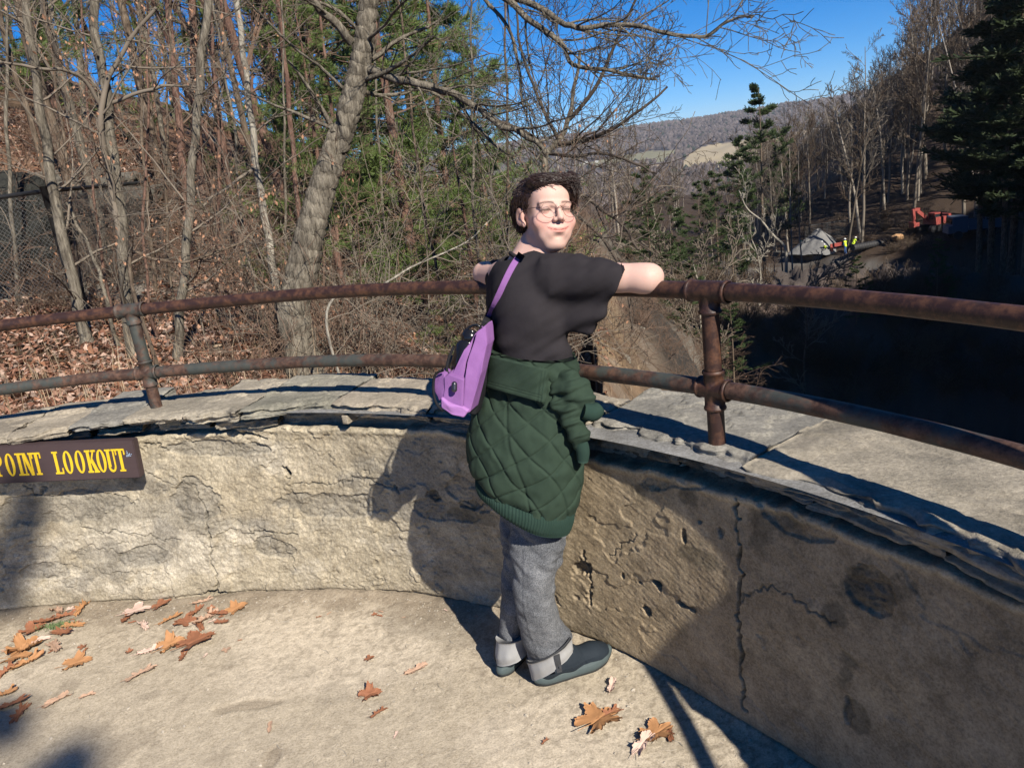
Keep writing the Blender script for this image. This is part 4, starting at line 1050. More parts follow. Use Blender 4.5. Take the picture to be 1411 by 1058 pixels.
# --- lofted cloth
def loft(rows, nt_, nphi, expo=2.0):
    """rows: (Lx,Ly,YL, Rx,Ry,YR, depth to the camera, depth away)"""
    A = []
    for (lx_, ly, yl, rx, ry, yr, bf, bb) in rows:
        A.append(np.concatenate([K(lx_, ly, yl), K(rx, ry, yr), [bf, bb]]))
    A = resample(A, nt_)
    ph = np.linspace(0, 2*PI, nphi, endpoint=False)
    c = (A[:, :3]+A[:, 3:6])/2; a = (A[:, 3:6]-A[:, :3])/2
    ah = a.copy(); n = np.stack([a[:, 1], -a[:, 0], 0*a[:, 0]], 1); n /= np.linalg.norm(n, axis=1)[:, None]   # towards the camera
    n = np.where((n[:, 1:2] > 0), -n, n)
    cp = np.sign(np.cos(ph))*np.abs(np.cos(ph))**(2/expo); sp = np.sign(np.sin(ph))*np.abs(np.sin(ph))**(2/expo)
    b = np.where(sp > 0, A[:, 6:7], A[:, 7:8])
    P = c[:, None]+a[:, None]*cp[None, :, None]+n[:, None]*(b*sp[None])[..., None]
    return P
def gnormals(P, wrap=True):
    du = np.gradient(P, axis=0)
    dv = (np.roll(P, -1, 1)-np.roll(P, 1, 1)) if wrap else np.gradient(P, axis=1)
    n = np.cross(dv, du); n /= np.linalg.norm(n, axis=2)[..., None]+1e-12
    c = P.mean(1, keepdims=True)
    s = np.sign(((P-c)*n).sum(2).mean()); return n*s
def loftmesh(name, P, m, parent, capends=True):
    nt_, nphi = P.shape[:2]
    V = P.reshape(-1, 3); F = gridfaces(nt_, nphi, wrapv=True)
    Fs = [F]
    if capends:
        V = np.concatenate([V, P[0].mean(0)[None], P[-1].mean(0)[None]]); i = np.arange(nphi); j = (i+1) % nphi; k = nt_*nphi
        Fs.append(np.concatenate([np.stack([j, i, np.full(nphi, k)], 1), np.stack([(nt_-1)*nphi+i, (nt_-1)*nphi+j, np.full(nphi, k+1)], 1)]))
    return link(name, mesh(name, V, Fs, True, None, po_), m, parent)

JR = [(676, 470, 2.16, 790, 494, 2.02, .092, .09), (671, 515, 2.16, 799, 532, 2.01, .098, .10), (661, 552, 2.15, 799, 566, 2.0, .102, .10), (651, 588, 2.14, 797, 606, 1.99, .112, .10),
      (649, 615, 2.13, 800, 640, 1.985, .112, .10), (653, 634, 2.12, 797, 678, 1.98, .108, .10), (661, 648, 2.11, 790, 709, 1.98, .102, .10)]
nT, nP = 170, 330
P = loft(JR, nT, nP, 2.2); N_ = gnormals(P); JS = bvh(P.reshape(-1, 3), [gridfaces(nT, nP, wrapv=True)])
tt, pp = np.meshgrid(np.linspace(0, 1, nT), np.linspace(0, 1, nP, endpoint=False), indexing='ij')
X_ = (P-HC)@IR; Y_ = (P-HC)@IU                   # quilting follows the cloth, drawn in lengths over the cloth
arcl = np.cumsum(np.linalg.norm(np.diff(P, axis=1, prepend=P[:, -1:]), axis=2), 1); ver = np.cumsum(np.linalg.norm(np.diff(P, axis=0, prepend=P[:1]), axis=2), 0)
w1 = arcl*.88+ver*.75+.022*noise(arcl*9, ver*9, seed=3); w2 = arcl*.75-ver*.95+.022*noise(arcl*8, ver*8, seed=4)
q = .078
def quilt(w): f = np.abs((w/q) % 1-.5)*2; return 1-f         # 1 at a line
gl_ = np.maximum(np.exp(-(((1-quilt(w1)))/.075)**2), np.exp(-((1-quilt(w2))/.075)**2))
puff = (1-quilt(w1)**3)*(1-quilt(w2)**3)
seam = np.exp(-((pp-.245-(.5-tt)*.11)/.004)**2)
d = .0030*puff-.0040*gl_+.011*fbm(arcl*6, ver*5, o=3, seed=5)+.0045*noise(arcl*18+ver*10, ver*22-arcl*8, seed=6)+.002*noise(arcl*34, ver*40, seed=26)+.0012*noise(arcl*70, ver*40, seed=16)-.004*seam
cz_ = sstep(.28, .05, tt); d += cz_*.007*noise(arcl*12+ver*8, ver*50+arcl*14, seed=7)
d += .006*sstep(.9, 1, tt)*(-1)+.010*noise(arcl*16, ver*3, seed=17)*sstep(.5, 1, tt)*.5
P = P+N_*d[..., None]
jk = loftmesh('jacket', P, M_JACK, PERS)
JB = bvh(P.reshape(-1, 3), [gridfaces(nT, nP, wrapv=True)])
HR_ = [(662, 645, 2.115, 790, 704, 1.98, .104, .10), (661, 654, 2.11, 790, 714, 1.98, .108, .10), (664, 662, 2.11, 787, 725, 1.98, .106, .10), (668, 665, 2.11, 783, 734, 1.98, .096, .09)]
P = loft(HR_, 30, 420, 2.2); N_ = gnormals(P); k = np.arange(420)
P = P+N_*(.0013*np.sin(k*2*PI/4)[None]*np.ones((30, 1))+.003*noise(k*.03, k*0, seed=5)[None])[..., None]
loftmesh('hem', P, M_HEM, jk)
# folded collar flap: thick strip wrapped on the jacket, with raised double stitching
def flap(name, quad, thick, nu, nv, dispf, m, parent, tree, dflt=1.95, off=.004):
    tl, tr, br, bl = [np.array(q, float) for q in quad]
    O = np.zeros((nu, nv, 3)); I = np.zeros((nu, nv, 3))
    for i, u in enumerate(np.linspace(0, 1, nu)):
        for j, v in enumerate(np.linspace(0, 1, nv)):
            p = (tl*(1-u)+tr*u)*(1-v)+(bl*(1-u)+br*u)*v
            h = hit(tree, p[0], p[1], 0, dflt); w = EYE-h; w /= np.linalg.norm(w)
            e = min(1, min(u, 1-u)*nu*.35+.15)**.5*min(1, min(v, 1-v)*nv*.35+.15)**.5
            O[i, j] = h+w*(off+thick*e+dispf(u, v)); I[i, j] = h-w*.004
    n = nu*nv; A = O.reshape(-1, 3); Bq = I.reshape(-1, 3); Fg = gridfaces(nu, nv)
    ring = [i*nv for i in range(nu)]+[(nu-1)*nv+j for j in range(1, nv)]+[i*nv+nv-1 for i in range(nu-2, -1, -1)]+[j for j in range(nv-2, 0, -1)]
    ring = np.array(ring); r2 = np.roll(ring, -1)
    Ff = np.concatenate([Fg, Fg[:, ::-1]+n, np.stack([ring, r2, r2+n, ring+n], 1)])
    return link(name, mesh(name, np.concatenate([A, Bq]), Ff, True, None, po_), m, parent)
def cdisp(u, v):
    s = 0
    for a in (.80, .87, .94): s -= .0022*math.exp(-((v-a)/.012)**2)*(u < .93)
    for a in (.86, .92, .97): s -= .0022*math.exp(-((u-a)/.008)**2)
    s += .003*math.sin(u*9+v*3)*math.sin(v*5)+.0015*math.sin(u*31+v*17)+.0008*math.sin(v*140)*(v > .8)+.0008*math.sin(u*170)*(u > .86)
    return s
flap('jacket_collar', ((671, 488), (758, 509), (751, 557), (668, 534)), .014, 70, 46, cdisp, M_JACK, jk, JS, 2.0, .020)
# knotted sleeves on the right hip
S_ = Vol(K(770, 640, 1.9)-[.12, .15, .08], K(830, 480, 2.0)+[.08, .12, .05], .003)
def chain(pts, k=.012):
    Q = [(K(a, b, c), r_) for a, b, c, r_ in pts]
    for (p0, r0), (p1, r1) in zip(Q[:-1], Q[1:]): S_.cap(p0, p1, r0, r1, k)
chain([(768, 534, 1.97, .024), (788, 538, 1.95, .030), (804, 550, 1.945, .028), (812, 564, 1.94, .022)])
chain([(764, 516, 2.0, .018), (786, 520, 1.97, .021), (803, 532, 1.96, .020)])
chain([(764, 556, 1.95, .018), (784, 562, 1.94, .020), (804, 570, 1.94, .019)])
chain([(786, 575, 1.94, .030), (797, 596, 1.93, .028), (801, 618, 1.93, .018)])
V, F = S_.surf(); V = smoothV(V, F, 2); N_ = vnormals(V, F); a_ = (V-HC)@IR; b_ = (V-HC)@IU
V = V+N_*(.0055*noise(a_*14+b_*9, b_*75-a_*22, seed=21)+.003*noise(a_*40, b_*130-a_*50, seed=22)+.003*noise(a_*50, b_*50, seed=23))[:, None]
sv = link('knotted_sleeves', mesh('knotted_sleeves', V, F, True, None, po_), M_JACK, jk)
mb = MB(); P = resample([K(803, 566, 1.915), K(817, 568, 1.92), K(826, 561, 1.93)], 10); mb.tube(P, [.020, .022, .023, .024, .024, .024, .023, .022, .020, .017], 26)
link('cuff', mb.mesh('cuff', True, po_), M_HEM, sv)
mb = MB(); P = resample([K(799, 606, 1.925), K(803, 621, 1.925), K(803, 636, 1.925)], 9); mb.tube(P, [.017, .018, .019, .019, .0185, .018, .017, .016, .014], 24)
link('cuff', mb.mesh('cuff', True, po_), M_HEM, sv)

# --- jeans
def leg(rows, seed, parent, nt_=150, seamphi=.26):
    P = loft(rows, nt_, 120, 2.3); N_ = gnormals(P)
    arcl = np.cumsum(np.linalg.norm(np.diff(P, axis=1, prepend=P[:, -1:]), axis=2), 1); ver = np.cumsum(np.linalg.norm(np.diff(P, axis=0, prepend=P[:1]), axis=2), 0)
    pp = np.linspace(0, 1, 120, endpoint=False)[None]*np.ones((nt_, 1))
    d = .0065*noise(arcl*7+ver*3, ver*17+arcl*5, seed=seed)+.0032*noise(arcl*16-ver*8, ver*40+arcl*16, seed=seed+1)+.0015*noise(arcl*30, ver*75, seed=seed+4)+.004*noise(arcl*5, ver*3, seed=seed+2)
    tt = np.linspace(0, 1, nt_)[:, None]; d = d*(.7+1.2*np.exp(-((tt-.32)/.16)**2)+.8*np.exp(-((tt-.95)/.08)**2))
    d = d+.0016*np.exp(-((pp-seamphi)/.008)**2)-.0006*np.exp(-((pp-seamphi-.02)/.006)**2)
    P = P+N_*d[..., None]
    return P
jn = loftmesh('jeans', leg([(690, 640, 2.12, 782, 668, 2.05, .06, .08), (702, 690, 2.11, 776, 710, 2.045, .06, .07), (707, 730, 2.10, 773, 745, 2.03, .062, .06), (711, 765, 2.08, 767, 778, 2.015, .064, .055), (712, 805, 2.065, 762, 812, 2.01, .064, .055),
      (716, 840, 2.065, 765, 846, 2.015, .062, .055), (721, 872, 2.07, 774, 868, 2.02, .060, .055), (727, 903, 2.07, 784, 882, 2.02, .058, .050)], 31, None), M_JEAN, PERS)
loftmesh('trouser_leg', leg([(676, 640, 2.170, 760, 660, 2.070, .06, .08), (692, 690, 2.160, 755, 700, 2.080, .06, .07), (697, 740, 2.160, 750, 745, 2.090, .06, .06), (697, 790, 2.155, 742, 790, 2.100, .055, .055),
      (694, 830, 2.155, 735, 830, 2.105, .055, .05), (690, 858, 2.155, 727, 858, 2.110, .052, .05), (687, 876, 2.155, 724, 880, 2.110, .05, .05)], 51, None, 130, .2), M_JEAN, jn)
def cuffring(rows, seed):
    P = loft(rows, 14, 90, 2.2); N_ = gnormals(P); k = np.arange(90); j = np.linspace(0, 1, 14)[:, None]
    P = P+N_*(.0015*noise(k*.25, j*2, seed=seed)+.003*np.exp(-(j/.08)**2)+.002*noise(k*.1, j*3, seed=seed+1))[..., None]
    return loftmesh('turned_up_cuff', P, M_CUFF, jn)
CR1 = [(728, 903, 2.07, 785, 880, 2.015, .064, .055), (731, 916, 2.07, 788, 890, 2.015, .066, .056), (735, 929, 2.07, 789, 898, 2.015, .060, .052)]
c1_ = cuffring(CR1, 5)
c2_ = cuffring([(689, 872, 2.145, 724, 875, 2.095, .050, .05), (686, 889, 2.145, 726, 890, 2.095, .060, .05), (687, 905, 2.145, 727, 900, 2.095, .056, .05)], 6)
# frayed dark edges and belt tab
P = loft(CR1, 3, 90, 2.2)
mb = MB(); mb.tube(np.concatenate([P[0], P[0][:2]])+[0, 0, .002], .0028, 6, cap=False); link('cuff_edge', mb.mesh('cuff_edge', True, po_), M_SEAM, c1_)
CB = bvh(P.reshape(-1, 3), [gridfaces(3, 90, wrapv=True)])
flap('cuff_tab', ((763, 903), (771, 900), (775, 925), (768, 927)), .003, 8, 12, lambda u, v: 0, M_SEAM, c1_, CB, 1.97, .003)

# --- shoes
def shoe(heel, toe, name):
    heel = np.array([heel[0], heel[1], 0]); toe = np.array([toe[0], toe[1], 0]); D = toe-heel; Lg = np.linalg.norm(D); D /= Lg
    S = np.array([-D[1], D[0], 0]); U = np.array([0, 0, 1.0]); k = Lg/.27
    def q(x, y, z): return heel+D*x*k+S*y+U*z
    M3 = np.stack([D, S, U], 1)
    v = Vol(heel-.14, toe+[.1, .1, .14], .0026) if False else Vol(np.minimum(heel, toe)-[.09, .09, .01], np.maximum(heel, toe)+[.09, .09, .13], .0028)
    v.cap(q(.050, 0, .048), q(.120, 0, .046), .034, .036, .02); v.cap(q(.120, 0, .044), q(.205, .004, .036), .036, .034, .02)
    v.ell(q(.215, .004, .036), (.050, .041, .026), M3, .02); v.cap(q(.045, 0, .045), q(.055, 0, .088), .030, .032, .02); v.cap(q(.060, 0, .088), q(.125, 0, .068), .030, .027, .02)
    v.cap(q(.045, 0, .103), q(.095, 0, .092), .010, .010, .01)
    v.box(q(.135, 0, -.008), (.17*k, .09, .030), M3, .002, .003, 'sub')
    V, F = v.surf(); V = smoothV(V, F, 1); N_ = vnormals(V, F); l = (V-heel)@M3
    x = l[:, 0]/k
    V = V+N_*(.0012*noise(l[:, 0]*40, l[:, 1]*40, l[:, 2]*50, 3)-.0018*np.exp(-((l[:, 2]-.045-.03*np.abs(x-.13))/.0015)**2)-.0015*np.exp(-((x-.19+l[:, 2]*.5)/.002)**2))[:, None]
    sh = link('shoe', mesh('shoe', V, F, True, None, po_), M_SHOE, PERS)
    # sole: outline swept up in two layers
    n = 72; t = np.linspace(0, 2*PI, n, endpoint=False)
    xo = .136+.138*np.cos(t)*1.0; w = np.interp(xo, [-.01, .02, .07, .13, .19, .24, .275], [.024, .034, .034, .036, .046, .042, .02]); yo = np.sign(np.sin(t))*np.abs(np.sin(t))**.65*w
    for (nm, zs, gs, m_) in (('midsole', [.007, .010, .018, .026, .032, .033], [.95, 1.02, 1.04, 1.02, .97, .8], M_SOLE), ('outsole', [.0, .001, .005, .008], [.90, .97, .98, .94], M_TREAD)):
        rows = []
        for z, g_ in zip(zs, gs):
            toe_up = .012*np.clip((xo-.20)/.07, 0, 1)**2+.004*np.clip((.03-xo)/.03, 0, 1)
            wav = .0012*np.sin(xo*38)*(z > .02) if nm == 'midsole' else 0
            rows.append(np.array([q(.136+(a-.136)*(1+(g_-1)*.5), b*g_, z+c+e) for a, b, c, e in zip(xo, yo, toe_up, np.broadcast_to(wav, xo.shape))]))
        P = np.array(rows); V = np.concatenate([P.reshape(-1, 3), P[0].mean(0)[None], P[-1].mean(0)[None]]); i = np.arange(n); j = (i+1) % n; kk = len(rows)*n
        link(nm, mesh(nm, V, [gridfaces(len(rows), n, wrapv=True), np.concatenate([np.stack([j, i, np.full(n, kk)], 1), np.stack([kk-n+i, kk-n+j, np.full(n, kk+1)], 1)])], True, None, po_), m_, sh)
    mb = MB()
    for a in range(5):
        x = .125+a*.016; P = resample([q(x, -.024, .072-a*.004), q(x+.006, 0, .084-a*.006), q(x, .024, .072-a*.004)], 9)
        mb.tube(P, .0022, 6)
    link('laces', mb.mesh('laces', True, po_), M_TREAD, sh)
    return sh
hR = KZ(738, 944, 0); tR = KZ(831, 908, 0); hL = KZ(690, 934, 0)
print('shoe length', np.linalg.norm(tR-hR), 'jacket r', [round(float(np.hypot(*(K(x, y, z)[:2]-WC))), 3) for x, y, z in ((806, 640, 1.985), (803, 566, 2.0), (830, 905, 2.1))], 'jacket z', K(806, 640, 1.985)[2])
dR = (tR-hR)/np.linalg.norm(tR-hR)
shoe(hR, hR+dR*.265, 'shoe'); dL = np.array([.50, .86, 0]); shoe(hL, hL+dL*.262, 'shoe')

# ================================================================ SLING BAG AND BOTTLE
M_PURP = cloth('purple_canvas', (.20, .085, .25), (.28, .13, .335), 350, .85, .5)
M_PURL = cloth('light_purple_canvas', (.34, .15, .40), (.40, .20, .46), 350, .85, .5)
M_BLK = cloth('black_webbing', (.012, .012, .014), (.022, .022, .025), 400)
M_PLAS = mat('glossy_black_plastic', lambda N: N.base((.010, .010, .012), .18, .5))
M_METAL = mat('dark_metal_badge', lambda N: N.base((.09, .09, .10), .3, .5, .8))
BAG = empty('sling_bag', tuple(K(636, 520, 2.03)), label='purple canvas sling bag with black trim worn across the back of the person', cat='bag')
bo_ = np.array(BAG.location)
def prism(name, pts, Y, thick, m, bev=.006, shift=(0.35, 1.0), parent=BAG, YR=None, sub=1):
    """closed padded panel: photographed outline at its depth, real thickness behind"""
    bm = bmesh.new(); f = []; b = []
    dirv = np.array([shift[0], shift[1], 0]); dirv /= np.linalg.norm(dirv)
    for i, p in enumerate(pts):
        y = Y if len(p) == 2 else p[2]
        P = K(p[0], p[1], y-.035); f.append(bm.verts.new(P-bo_)); b.append(bm.verts.new(P+dirv*thick-bo_))
    ff = bm.faces.new(f); bb = bm.faces.new(b[::-1]); n = len(pts)
    for i in range(n): bm.faces.new((f[(i+1) % n], f[i], b[i], b[(i+1) % n]))
    bmesh.ops.recalc_face_normals(bm, faces=bm.faces)
    bmesh.ops.bevel(bm, geom=list(bm.edges), offset=bev, segments=3, affect='EDGES', profile=.6)
    bmesh.ops.triangulate(bm, faces=[q for q in bm.faces if len(q.verts) > 4])
    bmesh.ops.subdivide_edges(bm, edges=[e for e in bm.edges if e.calc_length() > .012], cuts=3, use_grid_fill=True)
    bmesh.ops.recalc_face_normals(bm, faces=bm.faces)
    bm.normal_update()
    for v in bm.verts:
        w = np.array(v.co)+bo_
        v.co += v.normal*float(.0022*noise(w[0]*38, w[2]*38, w[1]*30, 4)+.001*noise(w[0]*90, w[2]*90, w[1]*60, 5))
    me = bpy.data.meshes.new(name); bm.to_mesh(me); bm.free()
    for p in me.polygons: p.use_smooth = True
    return link(name, me, m, parent)
prism('back_panel', [(670, 447, 2.07), (674, 452, 2.10), (672, 490, 2.075), (666, 530, 2.05), (655, 572, 2.04), (646, 570, 2.03), (660, 515, 2.035), (667, 474, 2.05)], 2.0, .05, M_BLK, .004)
prism('main_panel', [(669, 447, 2.03), (671, 476, 2.01), (662, 515, 1.985), (648, 568, 1.975), (637, 571, 1.975), (640, 522, 1.985), (643, 500, 1.995), (657, 458, 2.02)], 2.0, .06, M_PURP, .004)
prism('side_panel', [(657, 457, 2.045), (643, 498, 2.01), (640, 524, 2.0), (622, 516, 2.01), (640, 482, 2.02)], 2.0, .05, M_PURP, .003)
prism('front_pocket', [(617, 515, 2.0), (639, 523, 1.98), (637, 568, 1.97), (628, 562, 1.975), (610, 550, 1.99), (612, 520, 2.005)], 2.0, .05, M_PURP, .004)
prism('bottom_flap', [(608, 548, 1.985), (618, 556, 1.972), (636, 561, 1.965), (646, 566, 1.965), (638, 575, 1.967), (622, 572, 1.97), (608, 562, 1.98)], 2.0, .06, M_PURL, .004)
prism('outer_pocket', [(606, 512, 2.03), (613, 516, 2.01), (612, 552, 1.99), (604, 552, 2.0), (598, 540, 2.02), (599, 520, 2.03)], 2.0, .05, M_PURP, .004)
mb = MB(); mb.tube(resample([K(611, 510, 1.965), K(600, 516, 1.98), K(597, 535, 1.98), K(601, 555, 1.96), K(610, 566, 1.94)], 20), .0035, 8)
mb.tube(resample([K(626, 476, 2.02), K(618, 495, 2.01), K(616, 512, 2.0), K(624, 517, 1.99)], 16), .004, 8)
link('black_piping', mb.mesh('black_piping', True, bo_), M_BLK, BAG)
c = K(626, 533, 1.933); mb = MB(); P = []
Mb = np.stack([IR, IU, IB], 1); vol = Vol(c-.03, c+.03, .0015)
vol.cap(c+IU*.006, c-IU*.006, .0085, .0085, 0); vol.box(c+IB*.0, (.03, .03, .003), Mb, .001, .001)
V, F = Vol.surf((lambda q: (q.cap(c+IU*.007-IB*.002, c-IU*.007-IB*.002, .0075, .0075, 0), q)[1])(Vol(c-.03, c+.03, .0013)))
link('metal_badge', mesh('metal_badge', V, F, True, None, bo_), M_METAL, BAG)
# strap over the back
def ribbon(name, path, w, m, tree, off=.006, th=.003):
    P = np.array([hit(tree, x, y, off, 2.06) for x, y in resample(path, 40)]); 
    for _ in range(3): P[1:-1] = (P[:-2]+P[1:-1]*2+P[2:])/4
    Tn, _, _ = frames(P); vw = EYE-P; S = np.cross(Tn, vw); S /= np.linalg.norm(S, axis=1)[:, None]; O = np.cross(S, Tn); O = O*np.sign((O*vw).sum(1))[:, None]
    sec = [(-w, 0), (-w, th), (-w*.8, th*1.3), (w*.8, th*1.3), (w, th), (w, 0)]
    V = np.stack([P+S*a+O*b for a, b in sec], 1).reshape(-1, 3); return link(name, mesh(name, V, gridfaces(40, 6, wrapv=True), False, None, bo_), m, BAG)
ribbon('shoulder_strap', [(667, 452), (677, 430), (688, 405), (704, 371), (717, 351)], .0085, M_PURP, TB, .004)
ribbon('strap_webbing', [(663, 459), (671, 440), (679, 422), (686, 406)], .010, M_BLK, TB, .002, .002)
ribbon('strap_webbing', [(706, 369), (712, 360), (719, 350)], .0105, M_BLK, TB, .0015, .002)
BOT = empty('water_bottle', tuple(K(640, 500, 2.03)), label='glossy black water bottle standing in the side pocket of the purple bag', cat='bottle')
oo = np.array(BOT.location)
mb = MB(); a = K(636, 512, 2.045); b = K(647, 470, 2.06); mb.tube(np.array([a+(b-a)*t for t in (0, .05, .5, .8, .92, 1.0)]), [.030, .034, .034, .034, .030, .020], 28)
link('bottle_body', mb.mesh('bottle_body', True, oo), M_PLAS, BOT)
mb = MB(); d = (b-a)/np.linalg.norm(b-a); mb.tube(np.array([b+d*t for t in (-.006, .0, .012, .026, .031)]), [.020, .025, .026, .023, .014], 28)
link('bottle_cap', mb.mesh('bottle_cap', True, oo), M_PLAS, BOT)
mb = MB(); mb.tube(resample([b+d*.02+IR*.024, b+d*.04+IR*.018, b+d*.045, b+d*.03-IR*.02], 14), .0035, 8)
link('carry_loop', mb.mesh('carry_loop', True, oo), M_PLAS, BOT)
# ================================================================ TERRAIN
def gorge_coords(x, y):
    t = (x-.55)*.996-(y-3.3)*.088            # right of the left bank's edge
    s = (x-39)*.94+(y-60)*.342             # beyond the right bank's edge
    return t, s
def H(x, y, detail=True):
    x = np.asarray(x, float); y = np.asarray(y, float); d = np.hypot(x, y)
    t, s = gorge_coords(x, y)
    zl = .38+np.clip(-t-7, 0, 26)*.46*sstep(8, 18, d)
    bench = sstep(7, 4, np.hypot((x+9.0)/1.5, (y-13.0)/.9)); zl = zl*(1-bench)+.45*bench
    zl = zl-np.clip(y-4, 0, 60)*.20*sstep(-9, -1, t)-.9*sstep(-4.5, 0, t)
    zl = zl-np.clip(d-60, 0, 400)*.02
    far = np.interp(d, [0, 55, 80, 300, 800, 1300, 2000, 3000, 4500], [-6, -9, -13, -46, -75, -62, -20, 62, 60])
    gor = np.maximum(-45, -.9-1.35*np.clip(t, 0, 200))
    gor = np.minimum(gor, -.0)
    wall = -16+np.clip(s, -60, 0)*2.4
    g = np.maximum(gor, wall); g = np.maximum(g, -45)
    # head of the side valley closes the gorge about sixty metres out
    endw = sstep(52, 68, y+.35*x)
    g = g*(1-endw)+np.maximum(g, far)*endw
    lw = sstep(1.0, -1.0, t)
    z = np.where(t < 0, zl, g)
    z = np.where((t < 0) & (d > 45), zl*(1-sstep(45, 120, d))+far*sstep(45, 120, d), z)
    zr = -16+np.clip(np.minimum(s-13, (x-.33*y)*1.5), 0, 400)*.42
    sr = sstep(-1.5, 1.5, s)*sstep(330, 200, d)*sstep(-8, 10, x+20-.0*y)
    zr = np.maximum(zr, np.minimum(2.0*(x-45-np.clip(y-5, 0, 4000)*1.15), 44)*sstep(-75, -20, y))  # unseen hill out to the right, added to throw shade over the gorge
    z = np.where(s > 0, zr*sstep(420, 250, d)+far*(1-sstep(420, 250, d)), z)
    z = np.where(d > 420, far, z)
    shade_rise = np.minimum(1.6*(x-20-np.clip(y+4, 0, 500)*4), 38)*sstep(-42, -16, y); z = np.where((x > 20) & (d < 420), np.maximum(z, shade_rise), z)  # unseen rise close on the right, added to shade the near gorge
    back = sstep(1.2, -1.5, y)*sstep(4.5, 3.0, x); z = z*(1-back)+(-.03)*back
    if detail:
        a = np.clip(d*.012, .05, 3.0)
        z = z+a*fbm(x/(2.5+d*.05), y/(2.5+d*.05), o=5, seed=401)*(1-back)+.05*fbm(x*1.1, y*1.1, o=3, seed=402)*(d < 40)*(1-back)
        z = z+sstep(-3, 0, t)*sstep(-2, -6, s)*sstep(4.5, 9, y)*(d < 120)*np.clip(d*.035, .3, 1.6)*(fbm(x*.55, y*.3, o=5, seed=441, g=.62)+.5*noise(x*1.9, y*.8, seed=442))
        z = z+(d > 500)*(9*fbm(x/120, y/120, o=4, seed=403)+22*fbm(x/900, y/900, o=3, seed=404)*sstep(900, 2500, d))
    return z
def Hs(x, y): return float(H(np.array([x]), np.array([y]))[0])
def ground_hit(px, py, dmax=3000, dmin=4):
    """where a sight line meets the terrain"""
    w = ray(px, py); hx = math.hypot(w[0], w[1]); ds = np.geomspace(dmin, dmax, 500)
    P = EYE[None]+w[None]*(ds/hx)[:, None]; h = H(P[:, 0], P[:, 1]); k = np.argmax(P[:, 2] < h)
    return P[k], ds[k]

M_TERR = mat('forest_floor', lambda N: (
    N.base(N.mix(.6, N.attr('col'), N.mix(N.noise(9, 6, .75), (.5, .5, .5), (1.5, 1.45, 1.4)), 'MULTIPLY'), .95, .08),
    N.bump(N.noise(14, 6, .75), .8, .06)))
def inpoly(X, Y, pts):
    c = np.zeros(X.shape, bool); n = len(pts)
    for i in range(n):
        (x0, y0), (x1, y1) = pts[i], pts[i-1]
        c ^= ((y0 > Y) != (y1 > Y)) & (X < (x1-x0)*(Y-y0)/(y1-y0+1e-9)+x0)
    return c
FIELDS = [([(770, 232), (800, 226), (840, 219), (870, 213), (944, 206), (930, 220), (862, 226), (842, 229), (790, 236)], (.21, .20, .115)),
          ([(780, 245), (842, 236), (924, 225), (930, 231), (863, 244), (800, 252)], (.40, .315, .21)),
          ([(932, 242), (937, 228), (949, 214), (976, 200), (1017, 193), (1085, 188), (1095, 214), (1050, 227), (985, 232), (960, 238)], (.40, .33, .205)),
          ([(1080, 190), (1110, 180), (1150, 176), (1150, 182), (1108, 190), (1085, 197)], (.36, .29, .19))]
def terr_col(X, Y, Z):
    d = np.hypot(X, Y); t, s = gorge_coords(X, Y)
    c = np.tile(np.array([.15, .085, .055]), X.shape+(1,))
    def mx(c, b, m): return c*(1-m[..., None])+np.array(b)*m[..., None]
    c = mx(c, (.24, .155, .105), sstep(-.1, .3, fbm(X*.8, Y*.8, o=5, seed=411)))
    c = mx(c, (.10, .075, .05), sstep(.0, .4, fbm(X*.5+7, Y*.5, o=5, seed=412))*.8)
    bank = sstep(-3.2, -1.0, t)*sstep(3, -.5, t)*sstep(6, 11, Y)*sstep(26, 15, Y); c = mx(c, (.36, .26, .155), bank*.85)
    c = mx(c, (.15, .11, .075), bank*sstep(-.15, .2, fbm(X*2.1, Y*.9, o=5, seed=419, g=.65))*.8); c = mx(c, (.40, .36, .30), bank*sstep(.1, .2, fbm(X*1.2, Y*1.2, o=4, seed=413))*.6)
    path = sstep(1.1, .7, np.abs(Y-13.4-.10*(X+9)-.6*np.sin(X*.4))/1.5)*sstep(-5.0, -6.2, X); c = mx(c, (.30, .275, .235), path*.9)
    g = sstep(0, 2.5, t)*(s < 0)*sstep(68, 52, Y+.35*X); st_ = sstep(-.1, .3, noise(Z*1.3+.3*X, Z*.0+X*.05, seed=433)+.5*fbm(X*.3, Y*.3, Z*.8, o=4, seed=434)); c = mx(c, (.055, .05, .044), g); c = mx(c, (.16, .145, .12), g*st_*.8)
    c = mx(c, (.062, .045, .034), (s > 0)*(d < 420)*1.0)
    road = sstep(10.5, 9, np.abs(s-7.5)*1.4)*(s > 0)*(d < 200)*sstep(140, 105, Y); c = mx(c, (.155, .15, .14), road*.7*sstep(-.2, .2, fbm(X*.3, Y*.3, o=3, seed=415)))
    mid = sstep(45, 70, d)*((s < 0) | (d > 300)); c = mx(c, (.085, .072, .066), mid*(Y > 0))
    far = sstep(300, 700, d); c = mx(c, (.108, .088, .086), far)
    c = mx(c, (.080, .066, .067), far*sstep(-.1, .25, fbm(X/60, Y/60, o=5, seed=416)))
    P = np.stack([X, Y, Z], -1)-EYE; v = P@CAMM; zz = np.where(v[..., 2] > 1, v[..., 2], 1e9)
    px = v[..., 0]/zz*FOC+CXP; py = v[..., 1]/zz*FOC+CYP
    wob = 5*fbm(X/70, Y/70, o=4, seed=417)
    for poly_, cc in FIELDS:
        m = inpoly(px+wob*2, py+wob*.45, poly_) & (d > 700)
        c = mx(c, cc, m*.9)
    return c
th_ = np.concatenate([np.linspace(-180, -62, 40)[:-1], np.linspace(-62, 38, 140)[:-1], np.linspace(38, 128, 620)[:-1], np.linspace(128, 180, 60)])
